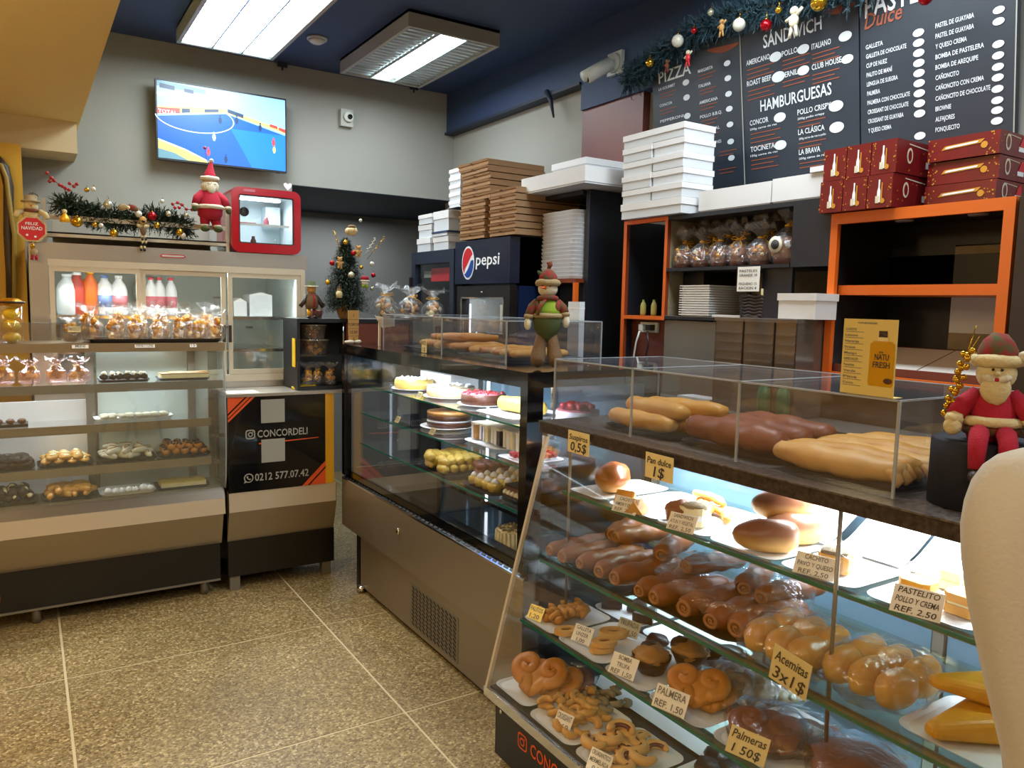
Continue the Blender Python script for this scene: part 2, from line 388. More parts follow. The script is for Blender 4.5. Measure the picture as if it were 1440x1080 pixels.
# ================================================================ the room
CEIL, WY, WX = 2.98, 5.03, 2.66
fl = struct('floor', MB().b(-3.2, 4.2, -2.6, 7.0, -.06, -.0015, 'grout'))
gx = [-3.0, -2.001, -.957, .0885, 1.1335, 2.1785, 3.2235, 4.2]; gy = [-2.55, -1.99, -1.10, -.21, .68, 1.57, 2.463, 3.358, 4.25, 5.14, 6.03, 6.9]
for i in range(len(gx)-1):
    for j in range(len(gy)-1):
        g = .0045
        part(fl, 'floor_tile', MB().b(gx[i]+g, gx[i+1]-g, gy[j]+g, gy[j+1]-g, -.012, 0, 'terrazzo'))
struct('ceiling', MB().b(-3.2, WX+.1, -2.6, WY+.1, CEIL, CEIL+.08, 'navy'))
# back wall with the passage opening
ox0, ox1, oz = 1.49, 2.66, 2.24
struct('wall_back', MB().b(-3.2, ox0, WY, WY+.12, 0, CEIL, 'wall_grey').b(ox0, ox1, WY, WY+.12, oz, CEIL, 'wall_grey').b(ox1, WX+.1, WY, WY+.12, 0, CEIL, 'wall_grey'))
struct('wall_passage', MB().b(.9, 4.2, 6.45, 6.55, 0, oz, 'wall_recess').b(.9, ox0, WY+.12, 6.45, 0, oz, 'wall_recess').b(4.1, 4.2, 5.15, 6.45, 0, oz, 'wall_recess').b(2.76, 4.2, 5.03, 5.15, 0, oz, 'wall_recess'))
struct('ceiling_passage', MB().b(.9, 4.2, WY+.12, 6.55, oz, oz+.06, 'navy_dark').b(ox0, ox1, WY, WY+.12, oz-.004, oz, 'navy_dark'))
struct('wall_right', MB().b(WX, WX+.1, -2.6, WY, 0, CEIL, 'wall_grey'))
struct('wall_left', MB().b(-3.2, -3.1, -2.6, WY, 0, CEIL, 'wall_yellow'))
struct('wall_front', MB().b(-3.2, WX+.1, -2.7, -2.6, 0, CEIL, 'store_wall'))
struct('wall_pillar', MB().b(-3.1, .02, 4.62, WY, 0, 2.24, 'wall_yellow'))
struct('trim_1', MB().b(-3.1, .27, 4.72, WY, 2.24, 2.40, 'bulkhead_face'))
struct('ceiling_bulkhead', MB().b(-3.1, .285, -2.6, WY, 2.40, CEIL, 'bulkhead'))
struct('trim_2', MB().b(2.60, WX, 3.45, WY, 2.71, CEIL, 'navy').b(2.585, 2.66, 3.45, WY, 2.695, 2.71, 'navy_dark'))
struct('trim_3', MB().b(2.615, WX, 2.96, 3.45, 0, 2.56, 'red_wood'))
struct('trim_4', MB().b(2.60, WX, -2.6, 3.45, 2.56, CEIL, 'navy'))
# a small strap hanging from the beam
solo('hanging_strap', MB().tube([(2.58, 3.75, 2.72), (2.575, 3.70, 2.66), (2.57, 3.66, 2.56)], [.018, .014, .006], 'navy_dark', 6), 'dark strap hanging down from the dark beam on the side wall', 'strap', (2.58, 3.7, 2.72))

# ceiling fixtures: housing, white reflector, three tubes, metal louver slats
def fixture(x0, x1, y0, y1, lit, label, diff):
    cx, cy = (x0+x1)/2, (y0+y1)/2; W, D = x1-x0, y1-y0; z = CEIL-.085
    t = thing('ceiling_light', label, 'light', (cx, cy, z), 0)
    h = MB()
    for a in ((-W/2, -W/2+.02, -D/2+.02, D/2-.02), (W/2-.02, W/2, -D/2+.02, D/2-.02), (-W/2, W/2, -D/2, -D/2+.02), (-W/2, W/2, D/2-.02, D/2)): h.b(*a, 0, .084, 'plastic_grey')
    h.b(-W/2, W/2, -D/2, D/2, .07, .084, 'white'); part(t, 'housing', h)
    r = MB()
    for k in (-1, 0, 1):
        c = k*W*.31; q = W*.15
        r.sheet([(c-q, .02), (c-q*.8, .05), (c, .066), (c+q*.8, .05), (c+q, .02)], 'y', -D/2+.03, D/2-.03, 'diffuser')
    part(t, 'reflector', r)
    for k in lit: part(t, 'fluorescent_tube', MB().tube([(k*W*.31, -D/2+.06, .042), (k*W*.31, D/2-.06, .042)], .016, 'tube_on', 10))
    for k in (-1, 0, 1):
        if k in lit: part(t, 'lit_diffuser', MB().b(k*W*.31-W*(.14 if diff else .085), k*W*.31+W*(.14 if diff else .085), -D/2+.04, D/2-.04, .010, .013, 'tube_on'))
    for k in range(19):
        y = -D/2+.05+(D-.1)*k/18
        for s_ in ((-W/2+.02, -W*.16), (W*.16, W/2-.02)) if not diff else ((-W/2+.02, W/2-.02),):
            part(t, 'louver_slat', MB().b(s_[0], s_[1], y-.0012, y+.0012, .004, .014 if not diff else .009, 'louver'))
    for k in (-.5, .5): part(t, 'louver_rail', MB().b(k*W*.31*.98-.004, k*W*.31*.98+.004, -D/2+.02, D/2-.02, 0, .014, 'louver'))
    return t
fixture(.765, 1.29, 3.55, 4.72, (-1, 0, 1), 'fully lit fluorescent ceiling fixture nearest the television', True)
fixture(1.70, 2.24, 3.72, 4.72, (0,), 'ceiling fixture with only its middle fluorescent tube lit', False)
sd = thing('smoke_detector', 'small round cream smoke detector between the two ceiling fixtures', 'detector', (1.46, 4.43, CEIL))
part(sd, 'base_ring', MB().lathe([(.055, -.012), (.058, 0)], (0, 0, 0), 'plastic_white', 24)); part(sd, 'dome', MB().lathe([(.0, -.034), (.025, -.032), (.042, -.022), (.048, -.012)], (0, 0, 0), 'plastic_white', 24))
for i, p in enumerate((PZ(558, 108, 2.96), PZ(582, 124, 2.96), PZ(397, 92, 2.96))):
    solo('ceiling_hook', MB().b(-.03, .03, -.008, .008, -.03, 0, 'navy_dark', TR(p+Vector((0, 0, .02)))).tube([p+Vector((0, 0, 0)), p+Vector((0, 0, -.03))], .006, 'navy_dark', 6),
         ['dark hanger bracket under the half lit fixture, the left one', 'dark hanger bracket under the half lit fixture, the right one', 'tiny dark hanger by the ceiling edge above the television'][i], 'bracket', p+Vector((0, 0, .02)))

# security camera on the right wall
p = PX(868, 90, 2.60)
cc = thing('security_camera', 'white bullet security camera on a junction box high on the side wall', 'camera', p)
part(cc, 'junction_box', MB().b(-.02, 0, -.055, .055, -.055, .055, 'plastic_white').lathe([(.05, 0), (.045, .02)], (0, 0, 0), 'plastic_white', 18, TR((-.02, 0, 0), (0, -pi/2, 0))))
part(cc, 'mount_arm', MB().tube([(-.03, 0, 0), (-.06, 0, -.01), (-.085, 0, -.03)], .018, 'plastic_white', 10).ell((-.09, 0, -.03), .026, 'plastic_white'))
d = Vector((-.75, .35, -.5)).normalized(); q = Vector((-.09, 0, -.035))
bd = part(cc, 'camera_body', MB().tube([q-d*.05, q-d*.045, q+d*.09, q+d*.1], [.028, .034, .034, .030], 'plastic_white', 18).tube([q-d*.03+Vector((0, 0, .012)), q+d*.12+Vector((0, 0, .012))], [.035, .035], 'plastic_white', 18, flat=.75))
part(bd, 'lens_glass', MB().tube([q+d*.1, q+d*.104], [.027, .026], 'lens', 18))

# motion sensor
p = PY(485.5, 167, WY)
ms = thing('motion_sensor', 'small square grey motion sensor on the upper back wall', 'sensor', p)
part(ms, 'housing', MB().b(-.042, .042, -.035, 0, -.055, .055, 'plastic_grey', bev=0).lathe([(.034, 0), (.034, .012), (.03, .016)], (0, 0, 0), 'plastic_white', 20, TR((.008, -.035, .005), (pi/2, 0, 0))))
part(ms, 'lens', MB().lathe([(.017, 0), (.015, .01), (0, .014)], (0, 0, 0), 'lens', 18, TR((.014, -.05, .005), (pi/2, 0, 0))), 'round black lens')

# television
A, B_, Dn = PY(218, 106, 4.93), PY(403, 143, 4.93), PY(216, 215, 4.93)
x0, x1 = .68, 1.425; z0, z1 = 2.29, 2.74
tv = thing('television', 'wall mounted flat television showing a blue indoor court match', 'television', ((x0+x1)/2, 4.93, (z0+z1)/2))
W, H = x1-x0, z1-z0
part(tv, 'casing', MB().b(-W/2, W/2, -.012, .02, -H/2, H/2, 'black').b(-W*.3, W*.3, .02, .1, -H*.3, H*.3, 'black').b(W/2-.06, W/2-.04, -.01, 0, -H/2-.006, -H/2, 'black'))
for nme, c in (('tv_court', '#1556d8'), ('tv_court2', '#1672ea'), ('tv_sky', '#8fc9ea'), ('tv_line', '#cfe6ff'), ('tv_red', '#d8403a'), ('tv_cream', '#c2b06a'), ('tv_dark', '#1b3658'), ('tv_teal', '#5d8796')): mt(nme, c, .3, emit=.62)
sc = MB(); hw, hh = W/2-.008, H/2-.01; O = Vector((0, -.0125, 0))
def sp(pts, m, off): sc.poly2([(-hw+2*hw*a, hh-2*hh*b) for a, b in pts], O, XA, ZA, m, off)
sp([(0, 0), (1, 0), (1, 1), (0, 1)][::-1], 'tv_sky', .0002)
sp([(0, .33), (.5, .245), (1, .42), (1, .47), (.52, .30), (0, .42)][::-1], 'tv_cream', .0005)
sp([(0, .46), (.52, .31), (1, .5), (1, 1), (.72, 1), (0, 1)][::-1], 'tv_court', .0008)
sp([(.55, .5), (1, .5), (1, 1), (.72, 1)][::-1], 'tv_court2', .0011)
sp([(0, .77), (.2, .87), (.39, 1), (0, 1)][::-1], 'tv_cream', .0014)
sp([(0, .88), (.12, .92), (.22, 1), (0, 1)][::-1], 'tv_teal', .0017)
sp([(0, .765), (.2, .865), (.4, 1), (.41, 1), (.2, .85), (0, .75)][::-1], 'tv_line', .002)
sp([(0, .0), (.36, .03), (.36, .09), (0, .07)][::-1], 'tv_teal', .0005); sp([(0, .15), (.24, .15), (.24, .17), (0, .19)][::-1], 'tv_line', .0008)
sp([(.02, .03), (.13, .045), (.13, .1), (.02, .09)][::-1], 'tv_dark', .0011); sp([(.2, .055), (.27, .06), (.27, .11), (.2, .1)][::-1], 'tv_dark', .0011)
sp([(0, .35), (.165, .325), (.165, .39), (0, .43)][::-1], 'tv_red', .0011); sp([(.18, .32), (.24, .31), (.24, .36), (.18, .38)][::-1], 'tv_dark', .0011); sp([(.35, .29), (.46, .265), (.46, .3), (.35, .33)][::-1], 'tv_dark', .0011)
sp([(.53, .24), (.655, .285), (.655, .335), (.53, .29)][::-1], 'tv_dark', .0011); sp([(.87, .36), (.935, .38), (.935, .42), (.87, .4)][::-1], 'tv_red', .0011); sp([(.945, .39), (1, .41), (1, .46), (.945, .43)][::-1], 'tv_red', .0011)
sc.text('TOTAL', (-hw+.004, -.0125, hh-2*hh*.415), XA, ZA, .02, 'tv_line', .1, off=.0014)
def arc(cx, cy, rx, ry, a0, a1, w_=.008):
    for i in range(24):
        t0, t1 = a0+(a1-a0)*i/24, a0+(a1-a0)*(i+1)/24
        sp([(cx+rx*cos(t0), cy+ry*sin(t0)), (cx+rx*cos(t1), cy+ry*sin(t1)), (cx+(rx-w_)*cos(t1), cy+(ry-w_*1.5)*sin(t1)), (cx+(rx-w_)*cos(t0), cy+(ry-w_*1.5)*sin(t0))][::-1], 'tv_line', .0023)
arc(.28, .42, .30, .2, radians(-40), radians(175))
for a, b, c in ((.90, .62, 'tv_red'), (.905, .72, 'tv_cream'), (.42, .65, 'tv_line'), (.375, .86, 'tv_red'), (.51, .93, 'tv_dark'), (.79, .44, 'tv_dark'), (.47, .41, 'tv_dark'), (.6, .38, 'tv_dark')):
    sp([(a-.01, b-.04), (a+.008, b-.045), (a+.014, b), (a+.006, b+.045), (a-.006, b+.045), (a-.014, b)][::-1], c, .0026)
    sc.disc((-hw+2*hw*a, hh-2*hh*(b-.06)), .005, .006, O, XA, ZA, c, .0026, 10)
part(tv, 'screen', sc)

# cable and pipe running down the yellow wall
solo('wall_cable', MB().tube([PY(x, y, 4.59) for x, y in ((-6, 222), (6, 236), (12, 262), (12, 330), (15, 380), (16, 428))], .022, 'cable', 8), 'thick dark cable running down the yellow wall at the far left', 'cable', (0, 4.59, 1.5))
solo('wall_pipe', MB().tube([PY(x, y, 4.57) for x, y in ((-8, 228), (2, 232), (9, 250), (14, 290), (20, 330), (20, 420))], .010, 'pipe', 8), 'thin yellowish pipe beside the dark cable on the yellow wall', 'pipe', (0, 4.57, 1.5))
# ================================================================ prototypes of repeated goods (local, base at origin)
def hide_proto(o): pass
def gift_bag(name, label, cat, r=.045, h=.13, film='cello', cont='gold', base='brown_paper', ribbon='gold_bright', seed=1, print_=False, flare=.05):
    t = thing(name, label, cat); R = random.Random(seed)
    if base: part(t, 'cup', MB().lathe([(r*.62, 0), (r*.8, h*.30), (r*.76, h*.30), (r*.55, .005)], (0, 0, 0), base, 14))
    c = MB()
    if cont == 'gold':
        for i in range(13):
            a = R.uniform(0, 6.28); q = R.uniform(.1, .62)*r
            c.ell((q*cos(a), q*sin(a), h*R.uniform(.28, .62)), (r*R.uniform(.3, .5), r*.32, r*R.uniform(.2, .42)), R.choice(['gold_foil', 'gold_foil', 'gold_bright']), (R.uniform(0, 3), R.uniform(0, 3), R.uniform(0, 3)), 7, 5, .5, 30)
    elif cont == 'cookies':
        for i in range(30):
            a = R.uniform(0, 6.28); q = R.uniform(.0, .7)*r; z = R.uniform(.08, .5)*h
            c.ell((q*cos(a), q*sin(a), z), (r*.28, r*.28, r*.14), R.choice(['cookie', 'choc_light', 'crumb', 'coconut', 'cookie']), (R.uniform(0, 3), R.uniform(0, 3), 0), 8, 5, .2)
    elif cont == 'panettone':
        c.lathe([(r*.72, .004), (r*.78, h*.3), (r*.8, h*.36), (r*.6, h*.47), (0, h*.5)], (0, 0, 0), 'crust_ham', 14, jit=.1)
        for i in range(16):
            a = R.uniform(0, 6.28); c.ell((r*.72*cos(a), r*.72*sin(a), h*R.uniform(.2, .5)), (r*.22, r*.16, r*.15), R.choice(['gold_foil', 'crumb', 'gold_bright', 'choc_light', 'cake_white']), (1, a, 0), 7, 5, .4)
    part(t, 'contents', c)
    f = MB(); n = 18; prof = [(r*.70, .001), (r*.98, h*.10), (r*1.04, h*.3), (r*.9, h*.48), (r*.42, h*.62), (r*.16, h*.68), (r*.30, h*.76), (r*(.55+flare*4), h*.90), (r*(.7+flare*6), h*1.0)]
    V = []; Fc = []
    for j, (q, z) in enumerate(prof):
        for i in range(n):
            a = 2*pi*i/n; k = 1+(.10 if j < 5 else .30)*math.sin(i*3.1+seed)*(1 if i % 2 else -.7)*(.5 if j < 3 else 1)
            V.append((q*k*cos(a), q*k*sin(a), z+(R.uniform(-.14, .10)*h if j == len(prof)-1 else 0)+(R.uniform(-.01, .01)*h)))
    for j in range(len(prof)-1):
        for i in range(n): Fc.append((j*n+i, j*n+(i+1) % n, (j+1)*n+(i+1) % n, (j+1)*n+i))
    f.add(V, Fc, film, False); part(t, 'cellophane_wrap', f)
    b = MB(); b.tube([(r*.2*cos(a), r*.2*sin(a), h*.68) for a in [2*pi*i/10 for i in range(10)]], h*.016, ribbon, 6, closed=True)
    for sg in (-1, 1):
        b.tube([(0, -r*.2, h*.68), (sg*r*.4, -r*.45, h*.74), (sg*r*.6, -r*.4, h*.68), (sg*r*.25, -r*.3, h*.66), (0, -r*.2, h*.68)], h*.018, ribbon, 5, flat=.4)
        b.tube([(0, -r*.22, h*.67), (sg*r*.3, -r*.6, h*.58), (sg*r*.45, -r*.9, h*.46)], h*.012, ribbon, 4, flat=.4)
    part(t, 'ribbon', b)
    return t

def ham_bread(L=.23, R_=.043, seed=0, crust='crust_ham'):
    t = thing('ham_bread', 'glossy brown ham bread roll', 'bread'); m = MB(); pts = []; rr = []
    for i in range(15):
        u = i/14; x = (u-.5)*L; pts.append((x, .006*sin(u*5+seed), R_*.88)); k = min(1, .62+1.5*min(u, 1-u)*2.2)*(1+.09*sin(u*21+seed*2)); rr.append(R_*k)
    m.tube(pts, rr, crust, 14, cap=False, flat=.86, jit=.07)
    r0 = rr[0]; e = MB()
    for sgn, x in ((-1, -L/2), (1, L/2)):
        ring = [(x, r0*.8*cos(a), R_*.88+r0*.7*sin(a)) for a in [2*pi*i/14 for i in range(14)]]
        e.tube(ring, r0*.22, 'crust_ham_end', 7, closed=True)
        e.tube([(x-sgn*.004+sgn*.006*(i/16), r0*(.62-.5*i/16)*cos(i*.65), R_*.88+r0*(.55-.45*i/16)*sin(i*.65)) for i in range(17)], r0*.15, 'crust_ham_end', 6)
    part(t, 'crust', m); part(t, 'rolled_end', e, 'paler coiled dough at both ends')
    part(t, 'filling', MB().lathe([(r0*.8, 0), (r0*.8, .002)], (0, 0, 0), 'filling_dark', 14, TR((-L/2+.006, 0, R_*.88), (0, pi/2, 0))).lathe([(r0*.8, 0), (r0*.8, .002)], (0, 0, 0), 'filling_dark', 14, TR((L/2-.006, 0, R_*.88), (0, pi/2, 0))), 'dark filling')
    return t
def long_pastry(name, label, L=.27, R_=.03, mat='dough_cream', seed=0, curl=True, flat=.75, end=None):
    m = MB(); pts = []; rr = []
    for i in range(19):
        u = i/18; x = (u-.5)*L; pts.append((x, .012*sin(u*4+seed), R_*flat)); k = .45+.55*sin(pi*min(1, max(0, (u*.96+.02))))**.35; rr.append(R_*k*(1+.08*sin(u*17+seed)))
    m.tube(pts, rr, mat, 12, flat=flat, jit=.10)
    if curl:
        for y0 in (-.012, .010): m.tube([(L*.36, y0, R_*.9), (L*.47, y0*1.3, R_*.8), (L*.515, y0*1.5, R_*.4), (L*.50, y0*1.6, R_*.15)], [R_*.35, R_*.36, R_*.3, R_*.16], mat, 8, jit=.1)
    return tag(m.build(name), label, 'pastry')
def palmier(name, label, s=1, mat='crust_gold', film=False):
    m = MB()
    for sg in (-1, 1):
        P = []; rr = []
        for i in range(34):
            u = i/33; a = -pi*.62+u*2.5*pi; q = .031*(1-u*.93)
            P.append((sg*(.030+q*cos(a)), .006+q*sin(a)*1.05, .011+.003*u)); rr.append(.0185*(1-.1*u))
        P = [(0, -.056, .013), (sg*.010, -.044, .013)]+P; rr = [.012, .015]+rr
        m.tube([Vector(p)*s for p in P], [r*s for r in rr], mat, 9, flat=.62, jit=.10)
    m.ell((0, -.012*s, .010*s), (.045*s, .05*s, .009*s), mat, None, 16, 6, .2, 30)
    t = tag(m.build(name), label, 'pastry')
    if film:
        t2 = thing(name, label, 'pastry'); t.parent = t2; t.name = 'puff_coil'; del t['label']; del t['category']
        part(t2, 'cellophane_wrap', MB().ell((0, 0, .014*s), (.080*s, .078*s, .022*s), 'cello_fine', None, 16, 6, .25, 20)); return t2
    return t
def bean_roll(L=.16, mat='bun', name='stuffed_roll', lab='rounded stuffed roll with dark glazed top'):
    return tag(MB().ell((0, 0, L*.24), (L*.5, L*.30, L*.26), mat, None, 20, 12, .12, 10, p=.86, zcut=-L*.23).build(name), lab, 'bread')
def tag_card(lines, w=.085, h=.05, mat='card_print', label='', hand=False, sizes=None, tilt=radians(-28), cat='price card', big=False):
    t = thing('price_card', label, cat); up = Vector((0, sin(-tilt), cos(tilt))); rt = XA
    o = Vector((-w/2, 0, .0015)); m = MB(); b = up.cross(rt)*.0018
    V = [o, o+rt*w, o+rt*w+up*h, o+up*h]; V = V+[q+Vector((0, .0016, 0)) for q in V]
    m.add(V, [(0, 1, 2, 3), (7, 6, 5, 4), (0, 4, 5, 1), (1, 5, 6, 2), (2, 6, 7, 3), (3, 7, 4, 0)], mat); part(t, 'card', m)
    m = MB(); n = len(lines)
    for i, s_ in enumerate(lines):
        hh = (sizes[i] if sizes else 1)*h*.62/n; z = h*(1-(i+.80)/n)
        m.text(s_, o+rt*w*.5+up*z, rt, up, hh, 'ink' if hand else 'ink_grey', min(w*.86, hh*.72*len(s_)), 'c', slant=.15 if hand else 0)
    if not hand: m.poly2([(w*.08, h*.02), (w*.92, h*.02), (w*.92, h*.03), (w*.08, h*.03)], o, rt, up, 'ink_grey')
    part(t, 'lettering', m)
    return t
def tray(name, label, w, d, mat='tray_white', h=.012, group=None, cat='tray'):
    m = MB(); r = min(w, d)*.16; n = 5
    def rr(w, d, r): 
        P = []
        for cx, cy, a0 in ((w/2-r, d/2-r, 0), (-w/2+r, d/2-r, 90), (-w/2+r, -d/2+r, 180), (w/2-r, -d/2+r, 270)):
            for i in range(n+1): a = radians(a0+90*i/n); P.append((cx+r*cos(a), cy+r*sin(a)))
        return P
    A = rr(w*.92, d*.92, r); B = rr(w, d, r); k = len(A); B2 = rr(w*.985, d*.985, r); A2 = rr(w*.9, d*.9, r)
    V = [(x, y, 0) for x, y in A]+[(x, y, h) for x, y in B]+[(x, y, h) for x, y in B2]+[(x, y, .002) for x, y in A2]
    Fc = [tuple(range(k-1, -1, -1)), tuple(3*k+i for i in range(k))]
    for a in range(3): Fc += [(a*k+i, a*k+(i+1) % k, (a+1)*k+(i+1) % k, (a+1)*k+i) for i in range(k)]
    m.add(V, Fc, mat, False)
    o = tag(m.build(name), label, cat, group); return o
def doll_face(m, c, r, dirv=(0, -1, 0), skin='skin', nose='nose', eyes=True, pointy=False):
    c = Vector(c); d = Vector(dirv).normalized(); s_ = d.cross(ZA).normalized()
    if eyes:
        for k in (-1, 1): m.ell(c+d*r*.88+s_*k*r*.24+ZA*r*.16, r*.09, 'eye', None, 8, 6)
    m.ell(c+d*r*.98-ZA*r*.06, (r*.18, r*.18, r*.15), nose, None, 8, 6)
    return m
# ================================================================ far left: curved glass pastry case
XR = .835; XL = -1.25
pc = thing('pastry_display_case', 'long stainless pastry display case with curved glass along the back wall', 'display case', (-.2, 4.3, 0))
wpart(pc, 'kick_panel', MB().b(XL, .80, 3.985, 4.02, .075, .262, 'black_panel').b(XL, .80, 3.98, 4.0, .072, .082, 'steel_dull'), 'black panel below the steel')
wpart(pc, 'kick_logo', MB().disc((0, 0), .022, .05, (-.155, 3.985, .155), XA, ZA, 'orange_flat', .001), 'orange rounded mark')
wpart(pc, 'lower_apron', MB().prism([(4.0, .262), (3.945, .425), (4.2, .425), (4.2, .262)], 'x', XL, .812, 'steel_tan'))
wpart(pc, 'front_band', MB().prism([(3.945, .425), (3.955, .502), (4.2, .502), (4.2, .425)], 'x', XL, .822, 'steel_bright'))
wpart(pc, 'glass_ledge', MB().prism([(3.965, .502), (3.99, .552), (4.2, .552), (4.2, .502)], 'x', XL, .825, 'ledge_steel'))
wpart(pc, 'body', MB().b(XL, .80, 4.02, 4.235, .10, .50, 'black_panel'))
for x in (-1.1, .0, .73):
    wpart(pc, 'foot', MB().cyl((x, 4.03, 0), .02, .08, 'steel_dull', 10))
wpart(pc, 'deck', MB().b(XL, .81, 3.99, 4.235, .552, .562, 'steel_dull'))
wpart(pc, 'top_board', MB().b(XL, XR, 3.955, 4.235, 1.245, 1.285, 'steel_tan'))
wpart(pc, 'back_panel', MB().b(XL, .26, 4.215, 4.235, .56, 1.0, 'white').b(.29, .80, 4.215, 4.235, .56, 1.245, 'fridge_back'))
for x in (.24, .70): wpart(pc, 'upright_post', MB().b(x, x+.035, 4.19, 4.215, .56, 1.245, 'steel_dull'))
for i, (z, y0, xr) in enumerate(((1.098, 3.975, .825), (.905, 4.02, .775), (.712, 4.01, .77))):
    wpart(pc, 'shelf', MB().b(XL, xr, y0, 4.21, z-.005, z, 'glass').b(XL, xr, y0-.004, y0, z-.040, z, 'steel_tan' if i else 'steel_dull'))
prof = [(3.972, .552), (3.955, .62), (3.944, .72), (3.938, .82), (3.938, .92), (3.944, 1.02), (3.952, 1.10), (3.96, 1.17), (3.97, 1.245)]
wpart(pc, 'curved_glass', MB().sheet(prof, 'x', XL, .828, 'glass_curve'))
wpart(pc, 'end_glass', MB().prism([(4.21, .552)]+prof+[(4.21, 1.245)], 'x', .826, .832, 'glass'))
wpart(pc, 'end_rim', MB().tube([(.829, y, z) for y, z in prof], .004, 'acrylic_edge', 6))
wpart(pc, 'led_strip', MB().b(-.9, .6, 4.17, 4.182, 1.238, 1.244, 'led_soft'))
for z in (1.03, .80, .66): wpart(pc, 'shelf_clip', MB().b(.80, .826, 4.09, 4.11, z-.008, z+.008, 'steel_dull'))

def P_(x, y, c): return PY(x, y, c)
# trays and their contents. y is the depth of the tray centre
def tray_of(px0, px1, py, y, z, mat, label, d=.16):
    a, b = PY(px0, py, y-.02), PY(px1, py, y-.02); w = abs(b.x-a.x)
    t = tray('pastry_tray', label, w, d, mat, .012); t.location = ((a.x+b.x)/2, y+.04, z); return t, (a.x+b.x)/2, w
# middle shelf z .712
donut = tag(MB().tube([(.024*cos(a), .024*sin(a), .013) for a in [2*pi*i/14 for i in range(14)]], .0125, 'choc', 8, closed=True, jit=.1).build('glazed_pastry'), 'small chocolate glazed ring', 'pastry')
oval = tag(MB().ell((0, 0, .012), (.034, .022, .013), 'crust_pale', None, 14, 7, .3, 20).ell((0, 0, .021), (.022, .012, .007), 'cream', None, 10, 5, .3).build('cream_pastry'), 'pale oval cream pastry', 'pastry')
croll = tag(MB().tube([(-.04, 0, .014), (-.02, .004, .017), (.0, 0, .018), (.02, -.003, .017), (.04, 0, .013)], [.008, .014, .016, .014, .008], 'cake_cream', 9, jit=.3).tube([(-.025, .003, .031), (0, -.003, .034), (.025, .002, .031)], .003, 'caramel', 5).build('cream_roll'), 'cream coated rolled pastry', 'pastry')
prof_ = tag(MB().ell((0, 0, .017), (.02, .02, .018), 'crust_gold', None, 10, 7, .3, 20).ell((0, 0, .027), (.017, .017, .009), 'choc', None, 10, 5, .3).build('profiterole'), 'chocolate topped profiterole', 'pastry')
eclr = tag(MB().tube([(-.04, 0, .014), (-.02, .0, .016), (.02, .0, .016), (.04, 0, .014)], [.009, .014, .014, .009], 'crust_pale', 9, jit=.25).build('finger_pastry'), 'pale yellow finger pastry', 'pastry')
pale_d = tag(MB().ell((0, 0, .018), (.024, .02, .019), 'choc', None, 10, 7, .25).ell((.008, -.006, .026), (.014, .012, .01), 'cream', None, 9, 5, .2).build('dipped_bun'), 'dark round pastry with a cream dab', 'pastry')
sq = tag(MB().b(-.03, .03, -.02, .02, 0, .018, 'crumb').b(-.031, .031, -.021, .021, .018, .022, 'caramel').build('cake_square'), 'flat pale cake square', 'pastry')
wt = tag(MB().lathe([(.016, 0), (.02, .012), (.012, .024), (0, .028)], (0, 0, 0), 'cake_white', 10, jit=.2).ell((.005, 0, .02), .008, 'choc', None, 7, 5).build('meringue_tart'), 'tiny white and dark tart', 'pastry')
R = random.Random(3); ORD = ('leftmost', '2nd from left', '3rd from left', '4th from left', '5th from left', '6th from left', '7th from left', '8th from left')
def fill(proto, cx, w, y, z, nx, ny, label, group, dz=0, jz=.0, step=.045, sc=(.9, 1.15), layers=1, rzr=3.1):
    for L_ in range(layers):
        for i in range(nx-(L_ > 0)):
            for j in range(ny):
                x = cx-w*.43+w*.86*((i+.5+(.5 if L_ else 0))/nx)
                place(proto, (x+R.uniform(-.004, .004), y-.045+.055*j+R.uniform(-.004, .004), z+.013+dz*L_+R.uniform(0, jz)), R.uniform(-rzr, rzr), label+', '+ORD[i]+(' upper ' if L_ else ' ')+('front', 'middle', 'rear')[j], group, R.uniform(*sc))
for args in ((-60, 50, 662, 'tray_black', 'black tray of chocolate rings at the left end of the middle shelf', donut, 6, 3, 'chocolate ring on the far left middle tray', 'chocolate rings on the tray', 2, .016),
             (52, 133, 656, 'tray_black', 'black tray of oval cream pastries on the middle shelf', oval, 4, 3, 'oval cream pastry on its black tray', 'oval cream pastries', 2, .018),
             (138, 222, 650, 'tray_black', 'black tray of cream rolls on the middle shelf', croll, 4, 3, 'cream coated roll on its black tray', 'cream rolls', 2, .022),
             (223, 297, 642, 'tray_black', 'black tray of chocolate topped puffs at the right end of the middle shelf', prof_, 5, 3, 'chocolate topped cream puff on its black tray', 'cream puffs', 2, .024)):
    t, cx, w = tray_of(args[0], args[1], args[2], 4.06, .713, args[3], args[4]); t.location.z = .714
    fill(args[5], cx, w, 4.09, .714, args[6], args[7], args[8], args[9], args[11], .003, layers=args[10])
for args in ((-50, 55, 712, 'tray_black', 'black tray of dark cream dabbed buns on the case floor', pale_d, 6, 3, 'dark cream dabbed bun on the case floor', 'cream dabbed buns', 2, .024),
             (58, 137, 705, 'tray_dark', 'dark tray of pale finger pastries on the case floor', eclr, 4, 3, 'pale finger pastry on the case floor', 'finger pastries', 2, .018),
             (140, 220, 697, 'tray_white', 'dark rimmed tray of tiny white tarts on the case floor', wt, 7, 1, 'tiny white tart on the case floor', 'white tarts', 1, .02)):
    t, cx, w = tray_of(args[0], args[1], args[2], 4.03, .563, args[3], args[4], .17)
    fill(args[5], cx, w, 4.05 if args[7] > 1 else 4.03, .564, args[6], args[7], args[8], args[9], args[11], .003, layers=args[10])
t, cx, w = tray_of(221, 296, 690, 4.03, .563, 'tray_dark', 'dark tray holding a flat caramel slab cake on the case floor', .17)
